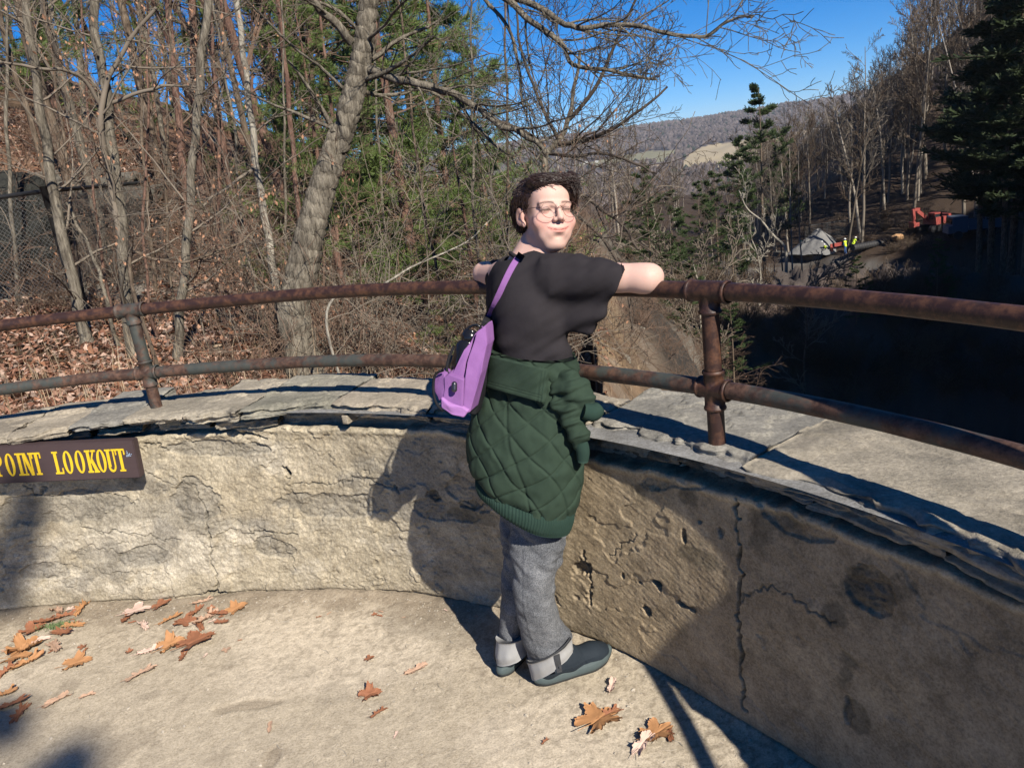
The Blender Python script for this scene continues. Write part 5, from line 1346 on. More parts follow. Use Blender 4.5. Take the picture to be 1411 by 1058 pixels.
rr_ = np.concatenate([np.geomspace(3.17, 60, 230)[:-1], np.geomspace(60, 700, 170)[:-1], np.geomspace(700, 3600, 170)[:-1], np.geomspace(3600, 4150, 4)])
T_, R2_ = np.meshgrid(np.radians(th_), rr_, indexing='ij')
X = WC[0]+R2_*np.cos(T_); Y = WC[1]+R2_*np.sin(T_); Z = H(X, Y)
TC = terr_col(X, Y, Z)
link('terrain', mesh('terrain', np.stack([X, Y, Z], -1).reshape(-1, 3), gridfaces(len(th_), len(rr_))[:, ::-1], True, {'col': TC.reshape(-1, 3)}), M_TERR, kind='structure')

# ---------------------------------------------------------------- vegetation tools
M_BARK = []
for nm, a, b, mossy in (('grey_bark', (.11, .094, .074), (.255, .225, .18), 0), ('brown_bark', (.115, .085, .062), (.21, .165, .125), 0), ('reddish_pine_bark', (.13, .075, .058), (.25, .155, .12), 0), ('pale_bark', (.27, .24, .20), (.42, .39, .33), 0)):
    M_BARK.append(mat(nm, lambda N, a=a, b=b: (
        N.base(N.mix(.85, N.mix(N.cn(5, 6, .7, .38, .62, N.coord('Object', (3, 3, .8))), a, b), N.mix(N.cn(16, 5, .75, .36, .6, N.coord('Object', (3, 3, .35))), (.42, .41, .40), (1.25, 1.25, 1.22)), 'MULTIPLY'), .95, .1),
        N.bump(N.noise(24, 5, .7, N.coord('Object', (3, 3, .35))), 1.0, .02))))
M_TWIG = [mat('grey_twigs', lambda N: N.base(N.mix(N.noise(2, 3), (.13, .105, .08), (.235, .20, .16)), .9, .1)), mat('brown_twigs', lambda N: N.base(N.mix(N.noise(2, 3), (.10, .066, .048), (.19, .13, .095)), .9, .1)),
          mat('dark_twigs', lambda N: N.base(N.mix(N.noise(2, 3), (.05, .04, .033), (.11, .088, .07)), .9, .1))]
M_DRY = mat('dry_beech_leaves', lambda N: (N.base(N.mix(N.noise(3, 3), (.27, .13, .075), (.46, .27, .17)), .8, .2)))
M_NEED = [mat('pine_needles', lambda N: N.base(N.mix(N.noise(1.2, 4, .6), (.055, .095, .026), (.17, .225, .062)), .6, .3)), mat('shaded_needles', lambda N: N.base(N.mix(N.noise(.4, 4, .6), (.018, .030, .014), (.050, .068, .028)), .7, .2)),  # dark needles carry the shade of the right-hand conifers in their colour
          mat('mid_needles', lambda N: N.base(N.mix(N.noise(.5, 4, .6), (.022, .042, .018), (.075, .105, .035)), .7, .2))]

def perp(d, r):
    v = r.normal(size=3); v -= d*(v@d); return v/(np.linalg.norm(v)+1e-9)
def grow(mb, p, d, L, rad, lvl, r, spec, tips=None):
    """one limb and everything that grows from it"""
    n = spec['seg'][lvl]; P = [np.array(p, float)]; d = np.array(d, float); d /= np.linalg.norm(d)
    wig = spec['wig'][lvl]; lift = spec['lift'][lvl]
    for k in range(n):
        d = d+r.normal(0, wig, 3)+np.array([0, 0, lift]); d /= np.linalg.norm(d); P.append(P[-1]+d*L/n)
    R_ = rad*np.linspace(1, .30 if lvl else .35, n+1)
    mb.tube(P, np.maximum(R_, spec['rmin']), spec['side'][lvl], cap=False)
    if lvl+1 >= len(spec['seg']):
        if tips is not None: tips.append((P[-1], d)); tips.append((P[len(P)//2], d))
        return P
    m = spec['kids'][lvl]; m = int(m*r.uniform(.75, 1.25)+.5)
    for q in range(m):
        f = spec['from'][lvl]+(1-spec['from'][lvl])*(q+r.uniform(0, 1))/m; f = min(f, .985)
        i = int(f*n); u = f*n-i; a = P[i]*(1-u)+P[i+1]*u; dd = P[i+1]-P[i]; dd /= np.linalg.norm(dd)
        ang = r.uniform(*spec['ang'][lvl]); nd = dd*math.cos(ang)+perp(dd, r)*math.sin(ang)
        ll = L*r.uniform(*spec['len'][lvl])*(1-.45*f); rr = rad*(1-.65*f)*r.uniform(.4, .62)
        grow(mb, a, nd, ll, rr, lvl+1, r, spec, tips)
    return P
BARE = dict(seg=[12, 7, 5, 4], wig=[.035, .10, .14, .18], lift=[.02, .05, .04, .03], rmin=.006, side=[7, 4, 3, 3], kids=[20, 9, 7], **{'from': [.28, .15, .12]}, ang=[(.5, 1.0), (.4, .9), (.4, 1.0)], len=[(.28, .5), (.3, .55), (.3, .55)])
BUSH = dict(seg=[9, 6, 4], wig=[.13, .16, .18], lift=[-.02, .02, .0], rmin=.0028, side=[4, 3, 3], kids=[9, 5], **{'from': [.1, .1]}, ang=[(.4, 1.1), (.4, 1.1)], len=[(.3, .6), (.3, .6)])
def bare_proto(seed, Ht, rad, spec):
    r = np.random.default_rng(seed); tr = MB(); cr = MB()
    n = 14; P = [np.zeros(3)-[0, 0, .5]]; d = np.array([r.normal(0, .05), r.normal(0, .05), 1.0])
    for k in range(n):
        d = d+r.normal(0, .035, 3)+[0, 0, .03]; d /= np.linalg.norm(d); P.append(P[-1]+d*(Ht+.5)/n)
    P = np.array(P); R_ = rad*np.linspace(1, .12, n+1)**.9; tr.tube(P, R_, 8, cap=False)
    m = spec['kids'][0]
    for q in range(m):
        f = .30+.68*(q+r.uniform(0, 1))/m; f = min(f, .98); i = int(f*n); u = f*n-i; a = P[i]*(1-u)+P[i+1]*u
        dd = P[i+1]-P[i]; dd /= np.linalg.norm(dd); ang = r.uniform(.45, 1.05); nd = dd*math.cos(ang)+perp(dd, r)*math.sin(ang)
        grow(cr, a, nd, Ht*r.uniform(.16, .34)*(1.25-f*.9), R_[i]*r.uniform(.35, .6), 1, r, spec)
    return tr.mesh('trunk'), cr.mesh('crown', False)
def needle_tuft(mb, p, d, r, L, w, n, flat=1.0):
    p = np.asarray(p); d = d/np.linalg.norm(d)
    for q in range(n):
        v = d*r.uniform(.15, 1.0)+r.normal(0, .55, 3)*np.array([1, 1, flat])+[0, 0, .15]; v /= np.linalg.norm(v); s = perp(v, r)*w; l = L*r.uniform(.6, 1.15)
        mb.add([p-s*.6, p+s*.6, p+v*l+s, p+v*l-s], [[0, 1, 2, 3]])
def pine_proto(seed, Ht, rad, nb, blen, tuftL, tuftW, per, lowest=.25, droop=-.04, sub=6, flat=1.0):
    r = np.random.default_rng(seed); tr = MB(); cr = MB(); ne = MB()
    P = np.array([[.15*math.sin(k*.4+seed)*k/14*.8, .12*math.cos(k*.5)*k/14*.8, -.5+(Ht+.5)*k/14] for k in range(15)]); tr.tube(P, rad*np.linspace(1, .1, 15), 8, cap=False)
    for q in range(nb):
        f = lowest+(1-lowest)*(q+r.uniform(0, .9))/nb; z = f*Ht; k = f*14; i = min(13, int(k)); a = P[i]*(1-k+i)+P[i+1]*(k-i)
        az = r.uniform(0, 2*PI); L = blen*((1-f)**.75*.95+.10)*r.uniform(.55, 1.15)*(.75+.5*math.sin(q*.9+seed)**2)
        d = np.array([math.cos(az), math.sin(az), r.uniform(-.05, .35)]); n = 7; Q = [a]
        for k in range(n):
            d = d+r.normal(0, .07, 3)+[0, 0, droop+.02*k]; d /= np.linalg.norm(d); Q.append(Q[-1]+d*L/n)
        cr.tube(Q, np.linspace(.022, .006, n+1)*Ht/10, 3, cap=False)
        for k in range(sub*2):
            g = .25+.75*r.uniform(0, 1)**.8; kk = g*n; i2 = min(n-1, int(kk)); b = Q[i2]*(1-kk+i2)+Q[i2+1]*(kk-i2)
            dd = Q[i2+1]-Q[i2]; dd /= np.linalg.norm(dd); nd = dd*.8+perp(dd, r)*.8*np.array([1, 1, .45*flat]); nd /= np.linalg.norm(nd); sl_ = L*r.uniform(.10, .30)
            e = b+nd*sl_; cr.tube([b, (b+e)/2+[0, 0, .02], e], .006*Ht/10, 3, cap=False)
            for u in (.35, .7, 1.0): needle_tuft(ne, b+nd*sl_*u, nd, r, tuftL, tuftW, per, flat)
    return tr.mesh('trunk'), cr.mesh('limbs', False), ne.mesh('foliage', False)
def tree_from(protos, mats, loc, rz, sc, name, label, cat, group=None, tilt=(0, 0)):
    e = empty(name, loc, rz, label=label, cat=cat, group=group); e.scale = (sc, sc, sc) if np.isscalar(sc) else sc
    e.rotation_euler = (tilt[0], tilt[1], rz)
    for me, m_ in zip(protos, mats):
        if not me.materials: me.materials.append(m_)
        o = bpy.data.objects.new(me.name.split('.')[0], me); COL.objects.link(o); o.parent = e
    return e

# ================================================================ NEAR TREES ON THE LEFT BANK (each with its own trunk line)
def near_tree(name, label, cat, path, dist, w0, w1, seed, barkm, twm, kids=14, klen=1.2, leaves=0, extra=(), group=None, spec=BARE, lo=.15, droot=.25):
    """path: photo pixels from the foot up; dist: metres; w0/w1 widths in photo pixels"""
    r = np.random.default_rng(seed)
    D = dist if not np.isscalar(dist) else [dist]*len(path)
    P = np.array([KR(x, y, dd) for (x, y), dd in zip(path, D)])
    foot = P[0].copy(); fz = Hs(foot[0], foot[1]); 
    if fz < foot[2]: P = np.concatenate([[[foot[0], foot[1], fz-.15]], P])
    top_ext = P[-1]+(P[-1]-P[-2])*.0
    n = len(P)*(34 if w0 > 25 else 8); Q = resample(P, n); Q = Q+np.stack([.010*np.sin(np.arange(n)*.7+seed), .01*np.cos(np.arange(n)*.5), 0*np.arange(n)], 1)
    R_ = np.linspace(w0, w1, n)*(.78 if w0 < 25 else .9)/2/FOC*np.mean(D)
    R_ = R_*(1+.4*np.exp(-np.arange(n)/n*22))
    e = empty(name, tuple(Q[0]), label=label, cat=cat, group=group); eo = np.array(e.location)
    sd = 84 if w0 > 25 else 10
    tr = MB(); V, F, C = tubev(Q, R_, sd, False)
    tn = np.repeat(R_, sd); ctr = np.repeat(Q, sd, 0); nn = (V-ctr)/tn[:, None]
    V = V+nn*(tn*(.07 if w0 > 25 else .10)*noise(nn[:, 0]*3+seed, nn[:, 1]*3, V[:, 2]*1.5, seed=5)+(tn*(.035 if w0 > 25 else .10)*noise(nn[:, 0]*7, nn[:, 1]*7, V[:, 2]*3, seed=6)))[:, None]
    if w0 > 25:
        rg = np.abs(noise(nn[:, 0]*10+.8*noise(nn[:, 1]*5, V[:, 2]*4, seed=8), nn[:, 1]*9, V[:, 2]*1.3, seed=7)); V = V-nn*(tn*.07*np.clip(.30-rg, 0, 1)/.3)[:, None]
        hp = KR(462, 188, 8.45); hq = V-hp; q_ = np.sqrt((hq[:, 0]/.07)**2+(hq[:, 1]/.3)**2+((hq[:, 2]+hq[:, 0]*1.2)/.26)**2); V = V-nn*(tn*.55*np.exp(-q_**4))[:, None]
    tr.add(V, F); link('trunk', tr.mesh('trunk', True, eo), barkm, e)
    cr = MB(); tips = []
    for q in range(kids):
        f = lo+(1-lo)*(q+r.uniform(0, 1))/kids; i = min(n-2, int(f*(n-1))); a = Q[i]; dd = Q[i+1]-Q[i]; dd /= np.linalg.norm(dd)
        ang = r.uniform(.6, 1.25); nd = dd*math.cos(ang)+perp(dd, r)*math.sin(ang)
        grow(cr, a, nd, klen*r.uniform(.6, 1.3), max(R_[i]*r.uniform(.16, .34), .006), 1, r, spec, tips)
    for ep, ew0, ew1, ed, ek in extra:
        PP = np.array([KR(x, y, dd) for (x, y), dd in zip(ep, ed)]); m = len(PP)*5; QQ = resample(PP, m); QQ = QQ+.012*np.stack([noise(np.arange(m)*.5, 0*np.arange(m), seed=seed+k) for k in range(3)], 1)
        RR = np.linspace(ew0, ew1, m)/2/FOC*np.mean(ed)
        cr.tube(QQ, RR, 8, cap=False)
        for q in range(ek):
            i = min(m-2, int((.12+.86*(q+r.uniform(0, 1))/ek)*(m-1))); dd = QQ[i+1]-QQ[i]; dd /= np.linalg.norm(dd)
            ang = r.uniform(.4, 1.1); nd = dd*math.cos(ang)+perp(dd, r)*math.sin(ang)
            grow(cr, QQ[i], nd, klen*r.uniform(.5, 1.1), max(RR[i]*r.uniform(.25, .5), .005), 1, r, spec, tips)
    if cr.n: link('branches', cr.mesh('branches', True, eo), twm, e)
    if leaves:
        lf = MB()
        for q in range(leaves):
            a, d = tips[r.integers(len(tips))]; p = a+r.normal(0, .05, 3); dirn = np.array([r.normal(0, .4), r.normal(0, .4), -1.0]); dirn /= np.linalg.norm(dirn); s = perp(dirn, r); L = r.uniform(.03, .06)
            b = p+dirn*L*.5; lf.add([p, b+s*L*.28, p+dirn*L, b-s*L*.28+np.cross(s, dirn)*L*.2], [[0, 1, 2], [0, 2, 3]])
        link('dry_leaves', lf.mesh('dry_leaves', False, eo), M_DRY, e)
    return e
G_, Br_, Rd_, Pl_ = M_BARK
NEARSPEC = dict(seg=[10, 7, 5, 4], wig=[.05, .12, .16, .2], lift=[.02, .03, .02, 0], rmin=.0028, side=[7, 4, 3, 3], kids=[10, 6, 4], **{'from': [.2, .15, .12]}, ang=[(.5, 1.0), (.4, 1.0), (.4, 1.0)], len=[(.3, .5), (.35, .6), (.35, .6)])
near_tree('bare_tree', 'leaning grey trunk nearest the left edge, crossing the chain-link fence post', 'tree', [(120, 478), (103, 400), (76, 280), (62, 190), (47, 90), (32, -30)], 10.5, 17, 11, 1, G_, M_TWIG[0], 12, 1.3, 150, spec=NEARSPEC)
near_tree('bare_tree', 'dark leaning stem behind the fence post at far left', 'tree', [(92, 380), (66, 250), (30, 130), (8, 60), (-5, -20)], 14, 10, 6, 2, Br_, M_TWIG[2], 8, 1.4, spec=NEARSPEC)
near_tree('bare_tree', 'forked grey tree with twin stems right of the fence', 'tree', [(180, 470), (172, 380), (165, 280), (153, 200), (146, 120), (133, 60), (128, -30)], 9.5, 19, 12, 3, G_, M_TWIG[0], 12, 1.3, 200,
          extra=[([(168, 330), (150, 240), (138, 165), (150, 110), (175, 60), (215, 10)], 9, 4, [9.5, 9.5, 9.4, 9.4, 9.3, 9.2], 6), ([(148, 160), (110, 105), (60, 95), (0, 85)], 5, 3, [9.5, 9.3, 9.1, 9.0], 5), ([(150, 145), (200, 125), (240, 118), (275, 120)], 5, 2.5, [9.5, 9.3, 9.2, 9.0], 4)], spec=NEARSPEC)
near_tree('bare_tree', 'stout grey trunk standing just left of the white speckled slim trunk', 'tree', [(246, 500), (248, 430), (258, 340), (264, 240), (272, 160), (278, 80), (290, -30)], 9, 15, 11, 4, G_, M_TWIG[0], 10, 1.2, 120, spec=NEARSPEC)
near_tree('pine_tree', 'reddish pine trunk rising between the grey trunks, left of centre of the wood', 'tree', [(262, 400), (258, 300), (250, 200), (240, 100), (229, -30)], 17, 13, 9, 5, Rd_, M_TWIG[1], 12, 1.6, spec=NEARSPEC)
near_tree('pine_tree', 'slim reddish pine trunk left of the white speckled trunk', 'tree', [(330, 390), (322, 300), (308, 200), (296, 110), (286, -30)], 19, 10, 8, 6, Rd_, M_TWIG[1], 10, 1.6, spec=NEARSPEC)
near_tree('birch_tree', 'slim pale speckled trunk leaning left, brightest of the wood', 'tree', [(380, 398), (372, 340), (360, 270), (349, 195), (340, 110), (332, 50), (324, -30)], 10, 13, 9, 7, Pl_, M_TWIG[0], 12, 1.2, 80,
          extra=[([(352, 230), (325, 250), (300, 268), (280, 285)], 5, 2.5, [10, 9.8, 9.6, 9.5], 3)], spec=NEARSPEC)
near_tree('pine_tree', 'reddish trunk between the pale speckled trunk and the big forked tree', 'tree', [(416, 350), (411, 290), (403, 200), (395, 110), (385, 20), (380, -30)], 14, 9, 7, 8, Rd_, M_TWIG[1], 12, 1.3, spec=NEARSPEC)
near_tree('pine_tree', 'straight reddish trunk partly hidden behind the big forked tree', 'tree', [(436, 300), (434, 200), (430, 120), (426, 40), (424, -30)], 20, 10, 9, 9, Rd_, M_TWIG[1], 8, 1.5, spec=NEARSPEC)
near_tree('oak_tree', 'big rough grey tree with a fork and a dark hollow, left of centre', 'tree', [(404, 432), (414, 385), (428, 320), (444, 262), (466, 195), (484, 140), (496, 90), (504, 40), (512, -40)], 8.6, 50, 23, 10, G_, M_BARK[0], 8, 1.3,
          extra=[
                 ([(498, 92), (520, 100), (545, 108), (575, 116), (605, 124), (635, 134), (662, 152), (690, 172), (715, 182), (738, 196), (752, 212)], 12, 6, [8.6, 8.5, 8.4, 8.3, 8.2, 8.1, 8.0, 7.9, 7.8, 7.8, 7.8], 14),
                 ([(486, 120), (520, 132), (555, 128), (590, 126), (640, 160), (690, 205)], 6, 2.5, [8.8, 8.9, 9, 9, 8.8, 8.6], 8),
                 ([(484, 60), (462, 32), (440, 12), (420, -10)], 12, 8, [8.6, 8.5, 8.4, 8.3], 3),
                 ([(512, -40), (600, -50), (680, -15), (730, 30), (775, 62), (790, 88), (850, 100), (905, 108)], 11, 3, [8.5, 8.2, 7.9, 7.7, 7.6, 7.5, 7.5, 7.4], 16),
                 ([(690, -10), (740, 10), (775, 30), (800, 40), (850, 34), (905, 42), (965, 52), (1000, 30), (1036, 22)], 9, 2.5, [8.0, 7.8, 7.6, 7.5, 7.4, 7.3, 7.2, 7.2, 7.1], 18),
                 ([(660, -10), (700, 40), (715, 90), (718, 140), (726, 160)], 5, 2.5, [8.2, 8.1, 8.0, 8.0, 7.9], 6)], spec=NEARSPEC, lo=.5)
near_tree('bare_tree', 'spreading bare tree directly behind the head of the person', 'tree', [(748, 460), (745, 340), (748, 262), (752, 215), (768, 196), (782, 170), (790, 130), (800, 70)], 11.5, 16, 5, 11, G_, M_TWIG[2], 14, 1.4,
          extra=[([(752, 215), (735, 190), (700, 172), (665, 160)], 7, 3, [11.5, 11.3, 11, 10.8], 7), ([(765, 200), (800, 195), (845, 178), (885, 150), (920, 120)], 7, 2.5, [11.5, 11.3, 11.2, 11, 11], 12),
                 ([(756, 212), (790, 216), (830, 212), (875, 225), (905, 240)], 5, 2.5, [11.5, 11.3, 11.2, 11, 10.9], 9), ([(784, 165), (815, 130), (840, 80), (862, 30), (880, -10)], 6, 2.5, [11.5, 11.4, 11.3, 11.2, 11.1], 12),
                 ([(770, 196), (748, 150), (728, 100), (715, 50), (712, 0)], 5, 2.5, [11.5, 11.6, 11.7, 11.8, 11.9], 10), ([(750, 250), (790, 262), (830, 290), (858, 310), (880, 345)], 6, 3, [11.4, 11, 10.6, 10.3, 10], 10),
                 ([(748, 262), (800, 300), (838, 340), (860, 380), (868, 420), (872, 455)], 5, 2.5, [11.3, 10.8, 10.4, 10, 9.8, 9.7], 9)], spec=NEARSPEC)
near_tree('fallen_branch', 'thin pale dead branch slanting up from the bank left of the person', 'branch', [(452, 425), (520, 395), (580, 362), (640, 335), (690, 290)], [7.4, 7.6, 7.8, 8, 8.2], 5, 2, 12, Pl_, M_TWIG[0], 12, .7, spec=NEARSPEC, lo=.1)
near_tree('fallen_branch', 'low crooked limb resting on the leaves right of the fence', 'branch', [(178, 362), (215, 358), (250, 362), (285, 352), (330, 335), (350, 318)], [8.4, 8.2, 8.1, 8.1, 8.2, 8.3], 6, 3, 13, Br_, M_TWIG[1], 9, .6, 60, spec=NEARSPEC, lo=.1)
near_tree('fallen_branch', 'leaning dead sapling crossing in front of the fence path', 'branch', [(145, 410), (135, 370), (112, 320), (92, 280)], [10, 10.2, 10.6, 11], 6, 4, 14, G_, M_TWIG[0], 4, .6, spec=NEARSPEC, lo=.2)
rs = random.Random(21)
STEMS = [(20, 7), (210, 6), (305, 8), (345, 6), (112, 6), (470, 7), (535, 6), (600, 6), (195, 5), (395, 5), (228, 5), (140, 5), (655, 6), (700, 6)]
LBL = ['slender bare sapling near the left frame edge', 'slender bare sapling right of the forked twin-stemmed tree', 'bare sapling between stout grey trunk and pale speckled trunk', 'bare sapling touching the pale speckled trunk', 'bare sapling just right of the fence post', 'bare sapling right of the big rough tree', 'thin bare sapling in front of the green pines',
       'thin bare sapling below the long limb of the big tree', 'thin sapling behind the forked twin-stemmed tree', 'thin sapling left of the big rough tree', 'thin sapling left of the stout grey trunk', 'thin sapling between fence post and forked tree', 'thin sapling at the right end of the green pines', 'thin sapling left of the head of the person']
for i, (px, w) in enumerate(STEMS):
    b = ground_hit(px, 300+rs.uniform(80, 110))[1]; dd = rs.uniform(9, 16); lean = rs.uniform(-45, 10)
    near_tree('sapling', LBL[i], 'tree', [(px+rs.uniform(0, 12), 420), (px+lean*.3, 300), (px+lean*.6+rs.uniform(-8, 8), 180), (px+lean, 60), (px+lean*1.3, -30)], dd, w, w*.5, 60+i, (G_, Br_, Rd_)[i % 3], M_TWIG[i % 2], 9, .9, 60 if i in (1, 2, 9, 11, 10) else 0, spec=NEARSPEC)

# --- shrubs: dense tangle of arching stems
def bush_proto(seed, n, Hh, spread, spec, leaves=0):
    r = np.random.default_rng(seed); mb = MB(); tips = []
    for q in range(n):
        a = r.uniform(0, 2*PI); d = np.array([math.cos(a)*spread, math.sin(a)*spread, 1.0])
        grow(mb, [r.normal(0, .12), r.normal(0, .12), -.1], d, Hh*r.uniform(.6, 1.2), r.uniform(.004, .009), 0, r, spec, tips)
    out = [mb.mesh('stems', False)]
    if leaves:
        lf = MB()
        for q in range(leaves):
            a, d = tips[r.integers(len(tips))]; p = a+r.normal(0, .04, 3); dirn = np.array([r.normal(0, .5), r.normal(0, .5), -1.0]); dirn /= np.linalg.norm(dirn); s = perp(dirn, r); L = r.uniform(.028, .055)
            b = p+dirn*L*.5; lf.add([p, b+s*L*.3, p+dirn*L, b-s*L*.3], [[0, 1, 2], [0, 2, 3]])
        out.append(lf.mesh('dry_leaves', False))
    return out
BP = [bush_proto(80+i, 13, (1.6, 2.2, 1.3, 2.6, 1.9)[i], (.7, .5, 1.0, .45, .8)[i], BUSH, (0, 60, 0, 110, 20)[i]) for i in range(5)]
for b in BP:
    for me, m_ in zip(b, (M_TWIG[1], M_DRY)): me.materials.append(m_)
BP2 = []
for b in BP[:3]:
    me = b[0].copy(); me.materials.clear(); me.materials.append(M_TWIG[0]); BP2.append([me])
r = np.random.default_rng(5); cnt = 0
for i in range(92):
    px = r.uniform(-60, 860); dd = r.uniform(7.5, 24) if px < 620 else r.uniform(8, 26)
    if i < 5: px = r.uniform(430, 700); dd = r.uniform(7.5, 11)
    elif 400 < px < 720 and dd < 13 and i % 2: continue
    if px < 330 and dd < 13 and i % 3: continue
    w = ray(px, 380); hx = math.hypot(w[0], w[1]); x, y = w[0]/hx*dd, w[1]/hx*dd
    if np.hypot(x-WC[0], y-WC[1]) < 4.3: continue
    if px < 220 and 8 < dd < 15 and r.uniform() < .7: continue
    t, s = gorge_coords(x, y)
    if t > -.2: continue
    sc = r.uniform(.45, .95) if dd < 8 else r.uniform(.7, 1.35)
    pr = BP[r.integers(5)] if r.uniform() < .62 else BP2[r.integers(3)]
    where = 'behind the railing left of the person' if 330 < px < 720 else ('behind the railing near the fence' if px <= 330 else 'on the bank right of the person')
    e = empty('bare_shrub', (x, y, Hs(x, y)), r.uniform(0, 6.3), label=('dry leafy ' if len(pr) > 1 else 'leafless ')+'brown shrub '+where, cat='shrub', group='bare shrubs on the left bank'); e.scale = (sc, sc, sc*r.uniform(.8, 1.2))
    for me in pr:
        o = bpy.data.objects.new(me.name.split('.')[0], me); COL.objects.link(o); o.parent = e
    cnt += 1

# --- green pines behind the big tree
PA = [pine_proto(200+i, 11, .16, 74, 3.6, .17, .0050, 20, lowest=.08, sub=7) for i in range(2)]
PM = (M_BARK[2], M_TWIG[1], M_NEED[0])
for px, dd, sc, lab in ((560, 17, .95, 'bushy green pine behind the long limb of the big tree'), (478, 21, 1.15, 'green pine directly behind the fork of the big tree'), (625, 20, .88, 'bushy green pine nearest to the bare spreading tree'), (520, 25, 1.3, 'tall green pine at the back of the pine clump'),
                        (672, 26, .82, 'small green pine at the right end of the pine clump'), (590, 28, 1.15, 'tall pale green pine at the back, right of the tallest'), (418, 27, 1.3, 'green pine seen left of the big rough tree'), (15, 30, 1.2, 'green pine high on the slope at far left'), (120, 34, 1.3, 'green pine on the slope above the stone ledge'), (640, 13.5, .42, 'low green pine sapling beside the bank brush'), (455, 15, .5, 'low green pine sapling under the big tree')):
    w = ray(px, 300); hx = math.hypot(w[0], w[1]); x, y = w[0]/hx*dd, w[1]/hx*dd
    tree_from(PA[int(px) % 2], PM, (x, y, Hs(x, y)), px*.7, sc, 'pine_tree', lab, 'tree')

# --- the wood further up the left slope
LB = [bare_proto(300+i, 11+i, .11, dict(BARE, rmin=.007, kids=[15, 7, 4])) for i in range(3)]
r = np.random.default_rng(9); k = 0
for i in range(48):
    px = r.uniform(-60, 520); dd = r.uniform(15, 55); w = ray(px, 250); hx = math.hypot(w[0], w[1]); x, y = w[0]/hx*dd, w[1]/hx*dd
    t, s = gorge_coords(x, y)
    if t > -1.5: continue
    if px > 430 and dd < 24: continue
    tree_from(LB[i % 3], (M_BARK[(0, 2, 1)[i % 3]], M_TWIG[(0, 1, 1)[i % 3]]), (x, y, Hs(x, y)), r.uniform(0, 6.3), r.uniform(.7, 1.3), 'bare_tree', 'one of the thin bare trees crowding the slope behind the near trunks', 'tree', 'bare trees on the left slope', tilt=(r.normal(0, .05), r.normal(0, .05)))
    for o in (): pass

# ================================================================ LEAF LITTER AND UNDERGROWTH (uncountable)
M_LIT = mat('dead_leaf_litter', lambda N: N.base(N.mix(.35, N.attr('col'), N.mix(N.noise(30, 3), (.6, .6, .6), (1.3, 1.3, 1.3)), 'MULTIPLY'), .85, .15))
r = np.random.default_rng(33); nL = 95000
az = r.uniform(-38, 9, nL); dd = 3.2+28*r.uniform(0, 1, nL)**1.7
x = np.sin(np.radians(az))*dd; y = np.cos(np.radians(az))*dd; t, s = gorge_coords(x, y)
ok = (np.hypot(x-WC[0], y-WC[1]) > 3.36) & (t < -.3+.4*r.normal(size=nL)) & ~((np.abs(y-13.4-.1*(x+9)) < 1.2) & (x < -6) & (r.uniform(size=nL) < .8)) & ((t < -2.5) | (r.uniform(size=nL) < .35))
x, y, dd = x[ok], y[ok], dd[ok]; m_ = len(x); z = H(x, y)+.005+.03*r.uniform(size=m_)
S_ = r.uniform(.025, .05, m_)*(1+dd*.02); a = r.uniform(0, 2*PI, m_); tl = r.normal(0, .5, (m_, 2))
e1 = np.stack([np.cos(a), np.sin(a), tl[:, 0]], 1); e2 = np.stack([-np.sin(a), np.cos(a), tl[:, 1]], 1)*.62; c = np.stack([x, y, z], 1)
up = np.stack([0*a, 0*a, S_*r.uniform(.1, .5, m_)], 1)
V = np.stack([c-e1*S_[:, None], c-e2*S_[:, None]*.8+up, c+e1*S_[:, None], c+e2*S_[:, None]*.8+up], 1).reshape(-1, 3)
pal = np.array([(.24, .125, .085), (.34, .20, .14), (.17, .08, .052), (.46, .32, .25), (.27, .13, .075), (.20, .15, .12)])
cc = pal[r.integers(0, 6, m_)]*r.uniform(.7, 1.2, (m_, 1))
i = np.arange(m_)*4; F = np.concatenate([np.stack([i, i+1, i+2], 1), np.stack([i, i+2, i+3], 1)])
link('leaf_litter', mesh('leaf_litter', V, F, False, {'col': np.repeat(cc, 4, 0)}), M_LIT, kind='stuff', label='red brown dead leaves covering the bank beyond the wall', cat='leaf litter')
nB = 6000; az = r.uniform(-36, 10, nB); dd = 3.6+22*r.uniform(0, 1, nB)**1.3; x = np.sin(np.radians(az))*dd; y = np.cos(np.radians(az))*dd; t, s = gorge_coords(x, y)
ok = (np.hypot(x-WC[0], y-WC[1]) > 3.6) & (t < .8) & ~((np.abs(y-13.4) < 1.6) & (x < -6)); x, y = x[ok], y[ok]; nB = len(x); z = H(x, y)
h = r.uniform(.08, .45, nB)*(1+.9*(r.uniform(size=nB) < .12)); a = r.uniform(0, 2*PI, nB); lean = r.uniform(.1, .9, nB); w = r.uniform(.0015, .0035, nB)
dx, dy = np.cos(a), np.sin(a); p0 = np.stack([x, y, z-.02], 1); p1 = p0+np.stack([dx*lean*h*.3, dy*lean*h*.3, h*.6], 1); p2 = p0+np.stack([dx*lean*h, dy*lean*h, h], 1)
sd = np.stack([-dy, dx, 0*dx], 1)*w[:, None]; V = np.stack([p0-sd, p0+sd, p1-sd*.8, p1+sd*.8, p2-sd*.3, p2+sd*.3], 1).reshape(-1, 3); i = np.arange(nB)*6
F = np.concatenate([np.stack([i, i+1, i+3, i+2], 1), np.stack([i+2, i+3, i+5, i+4], 1)])
cc = np.array([(.30, .22, .14), (.20, .13, .09), (.38, .30, .20)])[r.integers(0, 3, nB)]
link('undergrowth', mesh('undergrowth', V, F, False, {'col': np.repeat(cc, 6, 0)}), M_LIT, kind='stuff', label='dry stems and grass standing in the leaf litter', cat='undergrowth')
